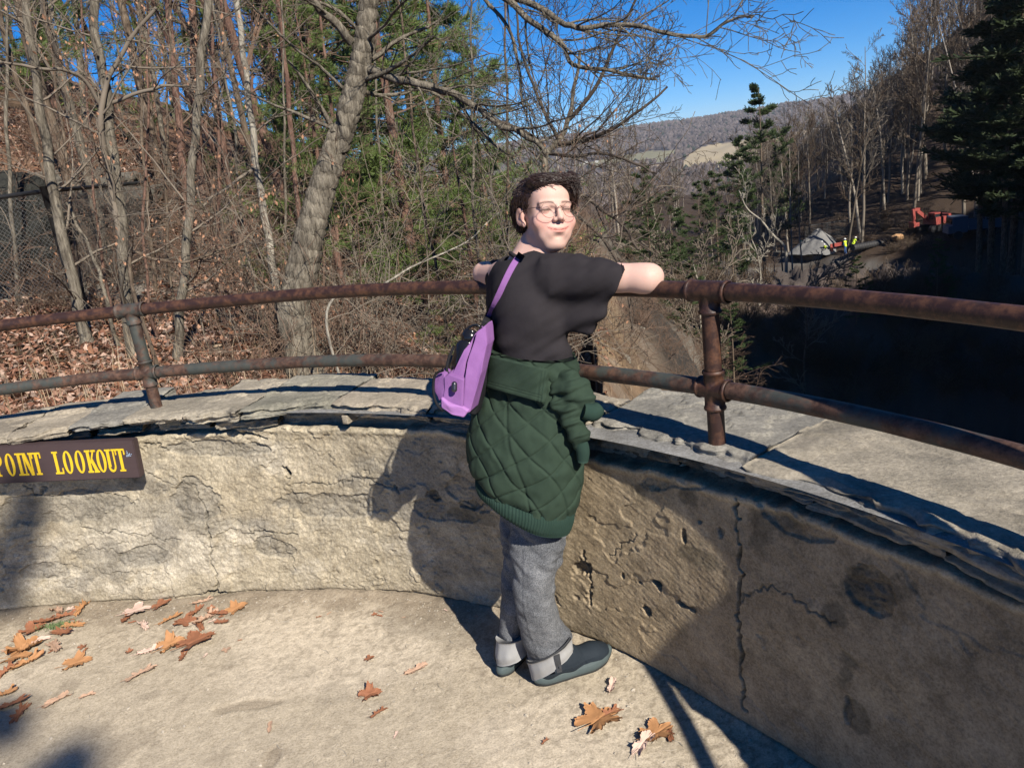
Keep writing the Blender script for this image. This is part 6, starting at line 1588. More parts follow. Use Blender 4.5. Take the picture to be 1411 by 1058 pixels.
# ================================================================ CHAIN-LINK FENCE, ROCKS, STUMP ON THE LEFT
M_BLKM = mat('black_coated_steel', lambda N: N.base((.018, .018, .018), .55, .4))
M_WIREM = mat('galvanised_wire', lambda N: N.base((.13, .13, .125), .6, .3, .3))
A = KR(-60, 262, 12.4); Bp = KR(76, 262, 11.8); B0 = KR(101, 402, 11.8)
Bp = np.array([B0[0], B0[1], Bp[2]]); A0 = np.array([A[0], A[1], Hs(A[0], A[1])])
FEN = empty('chain_link_fence', tuple(B0), label='black-framed chain-link fence beside the path at far left', cat='fence'); fo = np.array(FEN.location)
mb = MB(); mb.tube([B0-[0, 0, .3], Bp+[0, 0, .06]], .045, 12); link('corner_post', mb.mesh('corner_post', True, fo), M_BLKM, FEN)
Cc = KR(215, 300, 16.5); Cc[2] = Bp[2]+.1
A1 = np.array([A[0], A[1], Bp[2]])
for nm, p, q in (('top_rail', A1, Bp), ('top_rail', Bp, Cc)):
    mb = MB(); mb.tube([p, (p+q)/2, q], .028, 8); link(nm, mb.mesh(nm, True, fo), M_BLKM, FEN)
mb = MB(); mb.tube([Cc-[0, 0, 1.9], Cc], .035, 8); link('end_post', mb.mesh('end_post', True, fo), M_BLKM, FEN)
for p, q in ((A1, Bp), (Bp, Cc)):
    L = np.linalg.norm((q-p)[:2]); u = (q-p)/L; hh = Bp[2]-B0[2]-.03; mb = MB(); st = .062; n = int((L+hh)/st)
    for k in range(-int(hh/st)-1, int(L/st)+1):
        for sg in (1, -1):
            x0 = k*st if sg > 0 else k*st+hh; z0 = 0.0; x1 = x0+sg*hh; z1 = hh
            a0, a1 = (x0, z0), (x1, z1)
            def clip(x0, z0, x1, z1):
                t0, t1 = 0.0, 1.0; dx = x1-x0
                if dx > 0: t0 = max(t0, (0-x0)/dx); t1 = min(t1, (L-x0)/dx)
                else: t0 = max(t0, (L-x0)/dx); t1 = min(t1, (0-x0)/dx)
                return (t0, t1)
            t0, t1 = clip(x0, z0, x1, z1)
            if t1-t0 < .02: continue
            pts = [p+u*(x0+(x1-x0)*t)+np.array([0, 0, -hh+z0+(z1-z0)*t]) for t in (t0, t1)]
            mb.tube(pts, .0020, 3, cap=False)
    link('wire_mesh', mb.mesh('wire_mesh', False, fo), M_WIREM, FEN)

M_ROCK = mat('dark_mossy_rock', lambda N: (N.base(N.mix(N.noise(7, 6, .75), (.008, .009, .008), (.07, .07, .062)), .9, .15), N.bump(N.noise(9, 6, .7), 1.0, .08)))
M_LEDGE = mat('layered_shale', lambda N: (N.base(N.mix(N.noise(2.5, 6, .7, N.coord('Object', (1, 1, 6))), (.07, .065, .055), (.26, .24, .20)), .9, .15), N.bump(N.noise(4, 6, .7, N.coord('Object', (1, 1, 7))), 1.0, .08)))
M_PLEDGE = mat('pale_layered_stone', lambda N: (N.base(N.mix(N.noise(3, 6, .7, N.coord('Object', (1, 1, 7))), (.16, .145, .11), (.46, .43, .36)), .9, .15), N.bump(N.noise(6, 6, .7, N.coord('Object', (1, 1, 9))), 1.0, .06)))
def rock(name, c, r3, m, lab, cat, seed, strata=0, rot=0, vox=.05):
    c = np.array(c); vol = Vol(c-np.array(r3).max()*1.5, c+np.array(r3).max()*1.5, vox)
    R_ = np.array([[math.cos(rot), -math.sin(rot), 0], [math.sin(rot), math.cos(rot), 0], [0, 0, 1]])
    (vol.box(c, r3, R_, .1*min(r3), .02) if strata else vol.ell(c, r3, R_, .02))
    V, F = vol.surf(); N_ = vnormals(V, F); q = min(r3)
    V = V+N_*(q*.45*fbm(V[:, 0]/q*.7, V[:, 1]/q*.7, V[:, 2]/q*.7, 5, seed)+(strata*.8*noise(V[:, 0]/q*.6, V[:, 1]/q*.6, np.floor(V[:, 2]/(q*.22))*3.3, seed+1) if strata else 0))[:, None]
    o = link(name, mesh(name, V, F, True, None, c), m); o.location = c; return tag(o, lab, cat)
p = KR(6, 312, 15.5); rock('boulder', p, (1.05, .8, .85), M_ROCK, 'big dark rounded rock behind the chain-link fence', 'rock', 3)
for i, (px, py, dd, w, h) in enumerate(((120, 262, 20, 1.1, .22), (172, 272, 19.5, .8, .16), (85, 250, 21, .8, .2))):
    p = KR(px, py, dd); rock('rock_ledge', p, (w, .6, h), M_LEDGE, ('long dark shale ledge above the path behind the leaning grey trunk', 'small shale ledge at the right end of the rock band', 'upper left piece of the shale ledge above the boulder')[i], 'rock', 11+i, .14, .2)
p, _ = ground_hit(300, 488, 30); 
M_CUT = mat('fresh_cut_wood', lambda N: (N.base(N.mix(N.noise(8, 4), (.52, .36, .22), (.70, .55, .38)), .8, .2)))
ST = empty('tree_stump', tuple(p), label='small cut stump with pale sawn top among the leaves below the rail', cat='stump'); mb = MB()
mb.tube([np.array([0, 0, -.1]), np.array([.0, 0, .05]), np.array([.01, 0, .10])], [.085, .07, .065], 14); link('bark', mb.mesh('bark'), M_BARK[0], ST)
mb = MB(); mb.tube([np.array([.01, 0, .099]), np.array([.01, 0, .104])], [.062, .060], 14); link('sawn_face', mb.mesh('sawn_face', False), M_CUT, ST)
for i, (px, py, dd, w, h, lab) in enumerate(((800, 478, 15, .45, .5, 'pale layered stone outcrop seen between the person and the rail'), (812, 520, 12, .5, .3, 'lower pale stone ledge just beyond the coping beside the jacket'), (838, 500, 19, .8, .8, 'tan rocky knob on the lit bank right of the person'))):
    p = KR(px, py, dd); rock('rock_outcrop', p, (w, .5, h), M_PLEDGE, lab, 'rock', 31+i, .10, .4, .035)

# ================================================================ CONIFERS AND WOOD ACROSS THE GORGE
PC = [pine_proto(500+i, 20, .24, 34, 6.4, .5, .032, 10, lowest=(.32, .18, .1)[i], droop=.0, sub=7, flat=.35) for i in range(3)]
PMf = (M_BARK[1], M_TWIG[2], M_NEED[2])
def place(px, py_foot, dd):
    w = ray(px, py_foot); hx = math.hypot(w[0], w[1]); x, y = w[0]/hx*dd, w[1]/hx*dd
    return x, y, Hs(x, y)
def conifer(px, ptop, pfoot, dd, v, lab, grp=None, mats=PMf, wide=1.0):
    """photo column, pixel rows of tip and foot, distance"""
    x, y, z = place(px, pfoot, dd); top = KR(px, ptop, dd)[2]; h = max(4, top-z); sc = h/20
    return tree_from(PC[v], mats, (x, y, z), px*.37, (sc*wide, sc*wide, sc), 'conifer', lab, 'tree', grp)
conifer(1052, 118, 330, 92, 0, 'tallest conifer on the valley skyline, above the retaining wall', wide=.85)
conifer(1024, 190, 345, 84, 0, 'leaning conifer left of the tallest one', wide=.8)
conifer(990, 236, 360, 72, 1, 'bushy conifer below the pale hill field', wide=1.0)
conifer(968, 250, 380, 66, 2, 'dark conifer left of the bushy conifer', wide=.9)
conifer(898, 268, 385, 62, 2, 'bright green conifer nearest to the resting elbow', wide=1.0)
conifer(930, 262, 385, 70, 1, 'bright green conifer right of the one nearest the elbow', wide=1.0)
conifer(876, 300, 395, 58, 2, 'low green conifer just above the resting elbow', wide=1.0)
conifer(1010, 280, 370, 64, 1, 'dark conifer standing low beside the gorge edge', wide=1.1)
conifer(1085, 196, 330, 110, 0, 'slim conifer right of the tallest one', wide=.7)
PMd = (M_BARK[1], M_TWIG[2], M_NEED[1]); NC = len(PC); PC += [pine_proto(520+i, 20, .2, 40, 4.6, .5, .036, 9, lowest=.40, droop=-.02, sub=6, flat=.4) for i in range(2)]
for i, (px, pt, pf, dd, v) in enumerate(((1395, -60, 345, 76, 0), (1366, -20, 345, 79, 1), (1330, 25, 335, 128, 0), (1421, -80, 350, 70, 1), (1304, 70, 330, 135, 2), (1350, 40, 345, 75, 1), (1383, 40, 350, 72, 0), (1285, 150, 325, 140, 1), (1412, 60, 355, 66, 1), (1320, 110, 338, 118, 2))):
    conifer(px, pt, pf, dd, 3+i % 2, 'one of the tall dark conifers massed at the right frame edge', 'dark conifers at the right', PMd, 1.35)
FARB = dict(seg=[12, 7, 5, 4], wig=[.03, .08, .12, .15], lift=[.02, .06, .05, .03], rmin=.022, side=[5, 3, 3, 3], kids=[17, 8, 5], **{'from': [.28, .15, .12]}, ang=[(.35, .8), (.35, .8), (.4, .9)], len=[(.28, .5), (.3, .55), (.35, .6)])
FB = [bare_proto(600+i, 19+i, .20, FARB) for i in range(6)]
M_FT = [mat('far_twigs_grey', lambda N: N.base(N.mix(N.rand(), (.10, .082, .066), (.20, .172, .14)), .9, .05)), mat('far_twigs_brown', lambda N: N.base(N.mix(N.rand(), (.075, .054, .040), (.15, .115, .085)), .9, .05))]
M_FTR = mat('far_trunks', lambda N: N.base(N.mix(N.rand(), (.12, .10, .08), (.30, .265, .22)), .9, .05))
r = np.random.default_rng(71); nb = 0; tries = 0
while nb < 300 and tries < 9000:
    tries += 1
    if nb < 200:      # right hillside
        px = r.uniform(1035, 1440); dd = r.uniform(112, 250) if nb > 80 else r.uniform(96, 150)
    else:             # valley and gorge edge in the middle
        px = r.uniform(760, 1130); dd = r.uniform(64, 330)
    x, y, z = place(px, 300, dd); t, s = gorge_coords(x, y)
    if nb < 200 and s < 13: continue
    if nb < 200 and dd < 135 and 1190 < px < 1340 and s < 19: continue
    if nb >= 200 and s > -2 and dd < 110: continue
    if TOPX((x, y, z))[1] > 410: continue
    sc = r.uniform(.75, 1.15) if nb < 200 else r.uniform(.35, .7)
    if nb < 200:
        pxx = TOPX((x, y, z))[0]; ys = np.interp(pxx, [1035, 1100, 1130, 1180, 1235, 1262, 1440], [190, 168, 150, 105, 62, -30, -100])+r.uniform(-8, 45); sc = min(sc, (KR(pxx, ys, dd)[2]-z)/20)
        if sc < .22: continue
    e = tree_from(FB[r.integers(6)], (M_FTR, M_FT[nb % 2]), (x, y, z), r.uniform(0, 6.3), sc, 'bare_tree', 'one of the bare trees on the hillside above the work site' if nb < 200 else 'one of the low bare trees in the valley between the conifers', 'tree', 'bare trees on the right hillside' if nb < 200 else 'bare trees in the valley', tilt=(r.normal(0, .04), r.normal(0, .04)))
    nb += 1
# clump of pale many-stemmed trees and the leaning dead tree beside the retaining wall
for i, (px, pf, pt, dd) in enumerate(((1078, 345, 205, 88), (1092, 345, 190, 90), (1104, 343, 215, 92), (1066, 348, 235, 86))):
    x, y, z = place(px, pf, dd); h = KR(px, pt, dd)[2]-z
    tree_from(FB[i], (mat('pale_stem_bark', lambda N: N.base((.36, .32, .26), .9, .1)) if i == 0 else bpy.data.materials['pale_stem_bark'], M_FT[0]), (x, y, z), i*1.3, (h/20*.7, h/20*.7, h/20), 'pale_stemmed_tree', ('pale-stemmed bare tree left of the gravel pile, second from left', 'pale-stemmed bare tree left of the gravel pile, tallest of its clump', 'pale-stemmed bare tree nearest the gravel pile', 'pale-stemmed bare tree leftmost of the clump above the stone wall')[i], 'tree')
near_tree('dead_tree', 'pale dead trunk leaning left above the stone retaining wall', 'tree', [(1082, 343), (1066, 325), (1048, 303), (1030, 288), (1018, 262)], 80, 5.0, 1.6, 77, M_BARK[3], M_BARK[3], 7, 2.6, spec=FARB, lo=.3)
near_tree('dead_tree', 'pale bare tree growing from the gorge edge in front of the stone wall', 'tree', [(1046, 410), (1048, 380), (1044, 352), (1036, 330)], 62, 4.0, 1.5, 78, M_BARK[3], M_BARK[3], 7, 2.0, spec=FARB, lo=.2)
near_tree('dead_tree', 'thin pale tree in the dark gorge left of the near post', 'tree', [(975, 500), (966, 450), (963, 400), (955, 360)], 34, 4.0, 1.5, 79, M_BARK[3], M_TWIG[0], 14, 3.0, spec=FARB, lo=.1)
near_tree('dead_tree', 'bare tree deep in the shaded gorge right of the near post', 'tree', [(1108, 500), (1112, 460), (1110, 420), (1112, 390)], 50, 4.0, 1.5, 80, M_BARK[1], M_TWIG[0], 14, 3.0, spec=FARB, lo=.1)
r = np.random.default_rng(91)
# dark scrub hanging on the gorge cliffs
SP = dict(seg=[8, 6, 4], wig=[.1, .14, .16], lift=[.0, .03, .02], rmin=.016, side=[4, 3, 3], kids=[8, 5], **{'from': [.1, .1]}, ang=[(.4, 1.0), (.4, 1.0)], len=[(.35, .6), (.35, .6)])
SB = [bush_proto(700+i, 12, 3.2, .6, SP)[0] for i in range(3)]
for me in SB: me.materials.append(M_FT[1])
k = 0
for i in range(900):
    px = r.uniform(860, 1430); py = r.uniform(345, 560); w = ray(px, py); P, dd = ground_hit(px, py, 140, 8)
    if dd < 38 or dd > 120: continue
    t, s = gorge_coords(P[0], P[1])
    if s > 1.5 and px > 1130: continue
    if px > 1060 and py < 385: continue
    e = empty('gorge_shrub', tuple(P), r.uniform(0, 6.3), label='one of the bare shrubs clinging to the gorge sides', cat='shrub', group='bare shrubs in the gorge'); sc = r.uniform(.4, .9); e.scale = (sc, sc, sc)
    o = bpy.data.objects.new('stems', SB[k % 3]); COL.objects.link(o); o.parent = e; k += 1
    if k >= 110: break
for i in range(64):
    yy = r.uniform(7, 42); tt_ = r.uniform(-1.5, 9)*(yy/25)**.5; x = .55+tt_+(yy-3.3)*.088; e = empty('bare_shrub', (x, yy, Hs(x, yy)-.05), r.uniform(0, 6.3), label='one of the brown shrubs on the steep bank below the resting arm', cat='shrub', group='shrubs on the steep bank'); sc = r.uniform(.4, .8)*(1+yy*.02); e.scale = (sc, sc, sc*.8)
    for me in BP[(0, 2, 4)[i % 3]]: o = bpy.data.objects.new(me.name.split('.')[0], me); COL.objects.link(o); o.parent = e
for i, (px, py, dd, sc) in enumerate(((945, 445, 34, .22), (1010, 490, 40, .25), (905, 470, 30, .18), (1180, 470, 60, .3), (1290, 440, 62, .35))):
    x, y, _ = place(px, py, dd); z = KR(px, py, dd)[2]
    hz = Hs(x, y)
    tree_from(PC[2], PMf if i < 2 else PMd, (x, y, hz), i*1.1, max(.25, min(1.1, (z+2-hz)/20)), 'conifer', 'one of the conifers rising out of the shaded gorge', 'tree', 'conifers in the gorge')

for i in range(26):
    px = r.uniform(1150, 1420); P, dd = ground_hit(px, r.uniform(300, 352), 160, 60)
    if dd > 150 or dd < 60: continue
    e = empty('gorge_shrub', tuple(P), r.uniform(0, 6.3), label='one of the low bare shrubs round the work site', cat='shrub', group='bare shrubs at the work site'); sc = r.uniform(.3, .7); e.scale = (sc, sc, sc*.8); o = bpy.data.objects.new('stems', SB[i % 3]); COL.objects.link(o); o.parent = e
# ---- far forest, nobody could count it
M_FAR = mat('far_bare_forest', lambda N: N.base(N.attr('col'), .95, .05))
r = np.random.default_rng(55); n = 34000; az = r.uniform(-12, 36, n); dd = 190+3140*r.uniform(0, 1, n)**.95
x = np.sin(np.radians(az))*dd; y = np.cos(np.radians(az))*dd; z = H(x, y)
cF = terr_col(x, y, z); isf = cF[:, 0] > .17; t_, s_ = gorge_coords(x, y); keep = ~isf & ~((s_ > 5) & (dd < 420)); x, y, z, dd, cF = x[keep], y[keep], z[keep], dd[keep], cF[keep]; n = len(x)
hh = r.uniform(8, 15, n)*np.clip(.30+dd/1100, 0, 1); ww = hh*r.uniform(.28, .5, n)
base_ = np.array([[math.cos(a), math.sin(a)] for a in np.arange(5)*2*PI/5])
Vt = np.zeros((n, 11, 3)); jit = r.uniform(.7, 1.3, (n, 5))
for k in range(5):
    for j, (f, g) in enumerate(((.22, .75), (.62, 1.0))):
        Vt[:, j*5+k] = np.stack([x+base_[k, 0]*ww*g*jit[:, k], y+base_[k, 1]*ww*g*jit[:, k], z+hh*f*jit[:, (k+j) % 5]], 1)
Vt[:, 10] = np.stack([x, y, z+hh*1.05], 1)
i = (np.arange(n)*11)[:, None]; F4 = []; F3 = []
for k in range(5):
    q = (k+1) % 5; F4.append(i+np.array([k, q, q+5, k+5])); F3.append(i+np.array([k+5, q+5, 10]))
con = r.uniform(size=n) < .05
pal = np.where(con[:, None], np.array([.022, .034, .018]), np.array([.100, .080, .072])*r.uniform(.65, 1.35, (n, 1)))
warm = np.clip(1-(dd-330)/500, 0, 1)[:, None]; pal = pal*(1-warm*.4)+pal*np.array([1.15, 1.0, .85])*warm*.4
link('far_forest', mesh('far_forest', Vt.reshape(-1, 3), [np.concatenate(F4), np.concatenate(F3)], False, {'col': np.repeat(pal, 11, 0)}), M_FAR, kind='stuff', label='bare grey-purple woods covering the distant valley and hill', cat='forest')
M_BLD = mat('pale_siding', lambda N: N.base((.6, .6, .57), .8, .2)); M_RF = mat('grey_roof', lambda N: N.base((.15, .14, .14), .8, .2))
for i, (px, py) in enumerate(((806, 226), (822, 224))):
    P, d_ = ground_hit(px, py, 3000, 900); e = empty('farmhouse', tuple(P), .3+i, label=('white farmhouse on the far hill field, left of the pair', 'white farmhouse on the far hill field, right of the pair')[i], cat='house')
    mb = MB(); mb.box((0, 0, 4), (11, 7, 4.5)); e.scale = (.55, .55, .55); link('wall', mb.mesh('wall', False), M_BLD, e)
    mb = MB(); mb.add([(-12, -8, 8.6), (12, -8, 8.6), (12, 0, 13), (-12, 0, 13), (-12, 8, 8.6), (12, 8, 8.6)], [[0, 1, 2, 3], [3, 2, 5, 4], [0, 4, 5, 1]]); mb.add([(-11.5, -7.9, 8.7), (-11.5, 0, 12.8), (-11.5, 7.9, 8.7)], [[0, 1, 2]]); mb.add([(11.5, -7.9, 8.7), (11.5, 7.9, 8.7), (11.5, 0, 12.8)], [[0, 1, 2]]); link('roof', mb.mesh('roof', False), M_RF, e)

# ================================================================ THE WORK SITE ACROSS THE GORGE
M_GRAV = mat('grey_gravel', lambda N: (N.base(N.mix(N.noise(1.5, 6, .8), (.13, .13, .13), (.27, .265, .255)), .95, .1), N.bump(N.noise(3, 6, .8), .8, .1)))
M_VEST = mat('hi_vis_yellow', lambda N: N.base((.62, .82, .05), .7, .2)); M_HAT = mat('helmet_plastic', lambda N: N.base((.8, .8, .75), .4, .4)); M_WORK = mat('dark_workwear', lambda N: N.base((.03, .035, .05), .9, .1)); M_JEANB = mat('blue_jeans', lambda N: N.base((.06, .12, .28), .9, .1))
M_RED = mat('faded_red_paint', lambda N: N.base(N.mix(N.noise(2, 3), (.24, .045, .04), (.34, .085, .07)), .5, .4)); M_DKST = mat('dark_steel', lambda N: N.base((.03, .03, .032), .6, .3)); M_GLS = mat('cab_glass', lambda N: N.base((.02, .025, .03), .1, .6))
M_SKW = mat('worker_skin', lambda N: N.base((.5, .3, .22), .6, .3))
M_STW = mat('stone_block_wall', lambda N: (N.base(N.mix(N.vor(1.6, N.coord('Object', (1, 1, 2.6)), out='Color'), (.085, .08, .07), (.19, .175, .15)), .95, .1), N.bump(N.vor(1.6, N.coord('Object', (1, 1, 2.6))), .9, .1)))
SD = 96.0
def site(px, py, dd): 
    x, y, z = place(px, py, dd); return np.array([x, y, z])
def at_row(px, py, lo_=70, hi_=150):
    """terrace point whose image falls on the row"""
    best = None
    for d_ in np.linspace(lo_, hi_, 160):
        P = site(px, py, d_); e = abs(TOPX(P)[1]-py)
        if best is None or e < best[0]: best = (e, P, d_)
    return best[1], best[2]
# gravel pile
P, dd = at_row(1128, 346); vol = None; n_, m_ = 60, 18; V = []
for a in np.linspace(0, 2*PI, n_, endpoint=False):
    for q in np.linspace(0, 1, m_):
        rr = q*3.5*(1+.12*math.sin(3*a)+.05*math.sin(7*a)); V.append([rr*math.cos(a), rr*math.sin(a)*.8, 3.1*(1.06-math.sqrt(q*q+.012))-.2])
V = np.array(V); V[:, 2] += .30*fbm(V[:, 0]*.9, V[:, 1]*.9, o=5, seed=5)
o = link('gravel_pile', mesh('gravel_pile', V, gridfaces(n_, m_, wrapu=True), True), M_GRAV); o.location = P; tag(o, 'tall grey cone of gravel beside the workers', 'gravel pile')
# stone retaining wall (abutment) under the terrace edge
a, da = at_row(1074, 345); b, db = at_row(1135, 350)
uW = (b-a); uW[2] = 0; LW = np.linalg.norm(uW); uW /= LW; nW = np.array([uW[1], -uW[0], 0]); nW = nW if nW[1] < 0 else -nW
zt_ = KR(1074, 345, da)[2]; zb_ = zt_-5.5
V = []; nu, nv = 90, 60
for i in range(nu):
    for j in range(nv):
        p = a+uW*(LW*i/(nu-1))+nW*(1.2+.10*(1-j/(nv-1))*3); p[2] = zb_+(zt_-zb_)*j/(nv-1)
        u_ = LW*i/(nu-1); w_ = p[2]; row = math.floor(w_/.38); g = abs((u_/.8+row*.5) % 1-.5); p = p+nW*(.09*float(_h(np.array([math.floor(u_/.8+row*.5)]), np.array([row]), np.array([0]), 3)[0])-(.07 if g > .46 or (w_/.38) % 1 < .10 else 0)); V.append(p)
V = np.array(V); back = V-nW*1.6; top_i = np.arange(nu)*nv+nv-1; N0 = nu*nv
F = np.concatenate([gridfaces(nu, nv), gridfaces(nu, nv)[:, ::-1]+N0, np.stack([top_i[:-1], top_i[1:], top_i[1:]+N0, top_i[:-1]+N0], 1), np.array([[j, j+1, j+1+N0, j+N0] for j in range(nv-1)]), np.array([[N0-nv+j, N0-nv+j+N0, N0-nv+j+1+N0, N0-nv+j+1] for j in range(nv-1)])])
link('retaining_wall', mesh('retaining_wall', np.concatenate([V, back]), F, False, None, a), M_STW, label='dry stone retaining wall below the gravel pile', cat='wall').location = a
def worker(px, py, h, lab, bend=0, face=0, trousers=None, dd=None):
    P, d_ = at_row(px, py, 80, 112); e = empty('person', tuple(P), face, label=lab, cat='person'); k = h/1.75
    me = bpy.data.meshes.new('body'); bm = bmesh.new()
    J = [(0, 0, .93), (.0, .03+bend*.25, 1.18), (0, .03+bend*.45, 1.42), (0, bend*.55, 1.52), (0, bend*.62, 1.66), (-.10, 0, .88), (-.12, .02, .48), (-.12, -.02, .06), (-.12, .12, .02), (.10, 0, .88), (.12, .05, .48), (.13, -.02, .06), (.13, .12, .02),
         (-.20, bend*.4, 1.40), (-.26, bend*.4+.05, 1.14), (-.20, bend*.45+.25, 1.02), (.20, bend*.4, 1.40), (.27, bend*.4+.02, 1.14), (.20, bend*.45+.22, 1.0), (-.18, bend*.45+.33, 1.0), (.18, bend*.45+.30, .98)]
    Rr = [.13, .12, .13, .055, .10, .09, .06, .045, .04, .09, .06, .045, .04, .065, .045, .035, .065, .045, .035, .03, .03]
    E_ = [(0, 1), (1, 2), (2, 3), (3, 4), (0, 5), (5, 6), (6, 7), (7, 8), (0, 9), (9, 10), (10, 11), (11, 12), (2, 13), (13, 14), (14, 15), (2, 16), (16, 17), (17, 18), (15, 19), (18, 20)]
    vol = Vol((-.5, -.4, -.05), (.5, 1.0, 1.85), .022)
    for p, q in E_: vol.cap(J[p], J[q], Rr[p], Rr[q], .03)
    vol.ell(J[4], (.085, .10, .12), None, .01)
    V, F = vol.surf(); link('body', mesh('body', V*k, F, True), trousers or M_WORK, e)
    vv = Vol((-.5, -.4, .6), (.5, 1.0, 1.7), .022); vv.cap(J[0], J[1], .155, .15, .03); vv.cap(J[1], J[2], .15, .15, .03); vv.cap(J[13], J[16], .085, .085, .03)
    V, F = vv.surf(); link('vest', mesh('vest', V*k, F, True), M_VEST, e)
    hv_ = Vol((-.3, -.3, 1.4), (.3, .9, 2.0), .018); c = np.array(J[4])+[0, 0, .06]; hv_.ell(c, (.125, .15, .11), None, 0); hv_.box(c-[0, 0, .11], (.3, .3, .08), None, .01, .005, 'sub')
    V, F = hv_.surf(); link('helmet', mesh('helmet', V*k, F, True), M_HAT, e)
    fh = Vol((-.3, -.3, 1.3), (.3, .9, 2.0), .018); fh.ell(np.array(J[4])+[0, .012, -.012], (.085, .10, .115), None, 0); V, F = fh.surf(); link('face', mesh('face', V*k, F, True), M_SKW, e)
    return e
worker(1133, 352, 1.8, 'standing worker in yellow vest and white helmet in front of the gravel pile', 0, 2.8)
worker(1139, 352, 1.45, 'crouching worker in yellow vest beside the gravel pile', .9, 2.2)
worker(1165, 350, 1.85, 'worker in yellow vest and blue jeans right of the gravel pile', .1, .6, M_JEANB)
worker(1175, 347, 1.7, 'worker in yellow vest bending at the right of the group', .8, -1.2)
# excavator
P, dd = at_row(1288, 318, 85, 140); EX = empty('excavator', tuple(P), .25, label='red excavator with raised arm parked among the trees at right', cat='excavator')
def part(nm, boxes, m, parent=EX, tubes=()):
    mb = MB()
    for c, h, *rt in boxes:
        M = None
        if rt: q = rt[0]; M = np.array([[math.cos(q), 0, -math.sin(q)], [0, 1, 0], [math.sin(q), 0, math.cos(q)]])
        mb.box(c, h, M)
    for a_, b_, r_ in tubes: mb.tube([np.array(a_), np.array(b_)], r_, 12)
    return link(nm, mb.mesh(nm, False), m, parent)
for y_ in (-.85, .85):
    mb = MB(); n = 24; a = np.linspace(0, 2*PI, n, endpoint=False); xs2 = np.sign(np.cos(a))*1.15+.38*np.cos(a); zs2 = .40+.38*np.sin(a); V = np.concatenate([np.stack([xs2, 0*a+y_-.22, zs2], 1), np.stack([xs2, 0*a+y_+.22, zs2], 1), [[0, y_-.22, .4], [0, y_+.22, .4]]]); i = np.arange(n); j = (i+1) % n
    mb.add(V, np.stack([i, j, j+n, i+n], 1)); mb.F3.append(np.concatenate([np.stack([j, i, np.full(n, 2*n)], 1), np.stack([i+n, j+n, np.full(n, 2*n+1)], 1)])); link('track', mb.mesh('track', False), M_DKST, EX)
part('body', [((.35, 0, 1.25), (1.15, .95, .42)), ((1.2, 0, 1.35), (.35, .9, .5))], M_RED)
cab = part('cab', [((-.45, -.45, 2.1), (.55, .45, .08)), ((-.95, -.85, 1.6), (.05, .05, .5)), ((-.95, -.05, 1.6), (.05, .05, .5)), ((.05, -.85, 1.6), (.05, .05, .5)), ((.05, -.05, 1.6), (.05, .05, .5))], M_RED)
part('window', [((-.45, -.45, 1.75), (.49, .38, .30))], M_GLS, cab)
part('boom', [((-1.55, .25, 2.0), (.95, .14, .20), -.65), ((-2.35, .25, 2.75), (.35, .13, .17), -.1)], M_RED)
part('stick', [((-2.75, .25, 2.0), (.16, .12, .85), .12)], M_RED)
part('bucket', [((-2.75, .25, .95), (.32, .40, .06), .3), ((-3.0, .25, 1.15), (.05, .40, .26), .2), ((-2.6, -.12, 1.1), (.3, .03, .22)), ((-2.6, .62, 1.1), (.3, .03, .22))], M_RED)
# dull grey lorry behind the trunks
P, dd = at_row(1347, 326, 80, 140); LO = empty('truck', tuple(P), -.2, label='dull blue-grey truck half hidden by trunks at the right', cat='truck'); M_BG = mat('dull_blue_paint', lambda N: N.base((.10, .13, .17), .5, .4))
part('cab', [((-2.1, 0, 1.6), (.75, .95, .85)), ((-2.95, 0, 1.1), (.3, .9, .4))], M_BG, LO); part('window', [((-2.15, 0, 2.0), (.80, .80, .3))], M_GLS, LO); part('bed', [((.6, 0, 1.05), (1.9, 1.0, .12)), ((.6, -.97, 1.5), (1.9, .04, .4)), ((.6, .97, 1.5), (1.9, .04, .4)), ((2.45, 0, 1.5), (.05, .95, .4))], M_BG, LO)
for x_ in (-2.3, .9, 1.9):
    for y_ in (-.9, .9): part('wheel', [], M_DKST, LO, [((x_, y_-.14, .48), (x_, y_+.14, .48), .46)])
# smaller site things
P, _ = at_row(1106, 342, 85, 120); BN = empty('bin', tuple(P), .2, label='small green bin left of the gravel pile', cat='bin'); M_GRN = mat('green_plastic', lambda N: N.base((.03, .36, .22), .5, .4))
mb = MB(); mb.tube([np.array([0, 0, 0.]), np.array([0, 0, .9])], [.32, .40], 16); link('tub', mb.mesh('tub', False), M_GRN, BN); mb = MB(); mb.tube([np.array([0, 0, .905]), np.array([0, 0, .96]), np.array([0, 0, 1.02])], [.44, .44, .2], 16); link('lid', mb.mesh('lid', False), M_GRN, BN)
P, _ = at_row(1154, 345, 85, 120); BR = empty('barrier', tuple(P), .3, label='low red barrier between the two pairs of workers', cat='barrier'); part('panel', [((0, 0, .75), (1.1, .04, .22))], M_RED, BR)
for x_ in (-.9, .9): part('leg', [((x_, 0, .27), (.05, .25, .26))], M_RED, BR)
P, _ = at_row(1200, 343, 85, 120); CU = empty('culvert_pipe', tuple(P), .25, label='long black corrugated pipe lying right of the workers', cat='pipe'); mb = MB(); q = np.linspace(-2.6, 2.6, 120); mb.tube(np.stack([q, 0*q, .45+0*q], 1), .42+.03*np.sin(q*18), 16); link('tube', mb.mesh('tube'), M_DKST, CU)
P, _ = at_row(1140, 338, 90, 130); SF = empty('site_fence', tuple(P), .1, label='temporary mesh fence panel behind the gravel pile', cat='fence'); mb = MB()
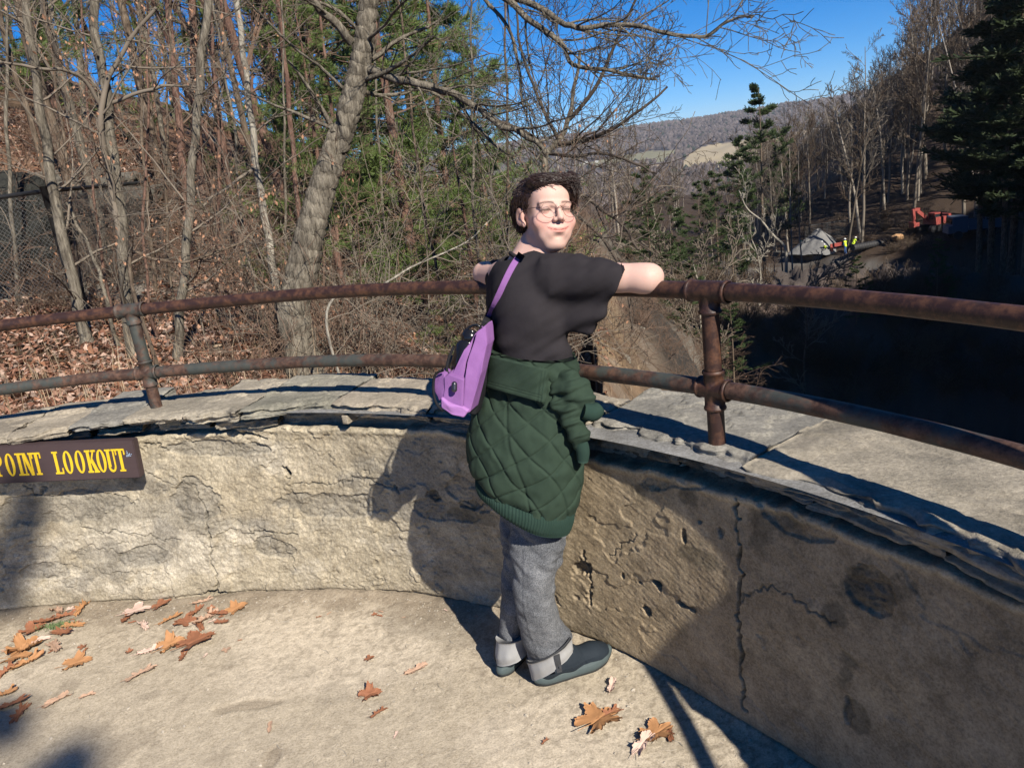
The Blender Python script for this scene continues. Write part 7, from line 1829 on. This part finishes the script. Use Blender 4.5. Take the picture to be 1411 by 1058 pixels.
for a_, b_ in (((-3, 0, 0), (-3, 0, 2.8)), ((3, 0, 0), (3, 0, 2.8)), ((-3, 0, 2.8), (3, 0, 2.8)), ((0, 0, 0), (0, 0, 2.8)), ((-3, 0, .2), (3, 0, .2))): mb.tube([np.array(a_, float), np.array(b_, float)], .05, 6)
link('frame', mb.mesh('frame', False), M_DKST, SF); mb = MB()
for q in np.arange(-2.9, 3, .2): mb.tube([np.array([q, 0, .2]), np.array([q, 0, 2.8])], .012, 3, cap=False)
for q in np.arange(.3, 2.8, .2): mb.tube([np.array([-3, 0, q]), np.array([3, 0, q])], .012, 3, cap=False)
link('wire_mesh', mb.mesh('wire_mesh', False), M_WIREM, SF)
P, _ = at_row(1238, 330, 85, 120); rock('sandstone_block', P+[0, 0, .4], (1.0, .6, .5), mat('orange_stone', lambda N: N.base((.42, .25, .13), .9, .1)), 'orange brown boulder on the road between pipe and excavator', 'rock', 91, 0, .3, .08)

# ================================================================ EVERGREEN BEHIND THE CAMERA (its shade falls on the left end of the wall)
r = np.random.default_rng(404); TS = -np.array(LDIR)
EV = empty('pine_tree', (.2, -8.2, 0), label='evergreen behind the viewer whose boughs shade the left end of the wall', cat='tree'); eo = np.array(EV.location)
mb = MB(); mb.tube(resample([eo-[0, 0, .3], eo+[.05, .1, 4], eo+[-.05, 0, 8], eo+[0, .1, 12.5]], 24), np.linspace(.2, .05, 24), 12); link('trunk', mb.mesh('trunk', True, eo), M_BARK[1], EV)
lm = MB(); nd = MB()
def wallpt(px, py):
    th, z = KW(px, py); return pol(th, 2.95, z)
for q, (pt, sz) in enumerate(((wallpt(2, 768), .075), (wallpt(26, 750), .03), (wallpt(2, 815), .035), (wallpt(36, 695), .022), (pol(100.5, 3.05, .8), .07), (KZ(-20, 1000, 0), .03), (KZ(8, 1008, 0), .014), (KZ(70, 1080, 0), .04), (KZ(105, 1052, 0), .014))):
    c = pt+TS*(12.5+r.uniform(-.6, .6)); a = eo+[0, 0, c[2]-1.0]
    lm.tube(resample([a, (a+c)/2+[0, 0, .25], c], 10), np.linspace(.035, .008, 10), 5, cap=False)
    for k in range(int(26+sz*420)):
        v = r.normal(0, 1, 3); v[2] *= .6; needle_tuft(nd, c+v*sz*.75, v/np.linalg.norm(v)+[0, 0, .1], r, .085, .0042, 9)
link('limbs', lm.mesh('limbs', False, eo), M_TWIG[2], EV); link('foliage', nd.mesh('foliage', False, eo), M_NEED[2], EV)

M_HAZE = bpy.data.materials.new('haze'); M_HAZE.use_nodes = True; nt = M_HAZE.node_tree; nt.nodes.clear()
ho = nt.nodes.new('ShaderNodeOutputMaterial'); hv_ = nt.nodes.new('ShaderNodeVolumePrincipled'); hv_.inputs['Density'].default_value = .00009; hv_.inputs['Color'].default_value = (.84, .90, 1, 1); nt.links.new(hv_.outputs[0], ho.inputs['Volume'])
mb = MB(); mb.box((0, 0, 0), (4400, 4400, 125)); hz = link('haze', mb.mesh('haze', False), M_HAZE, kind='stuff', label='thin blue air between the lookout and the far hill', cat='haze')
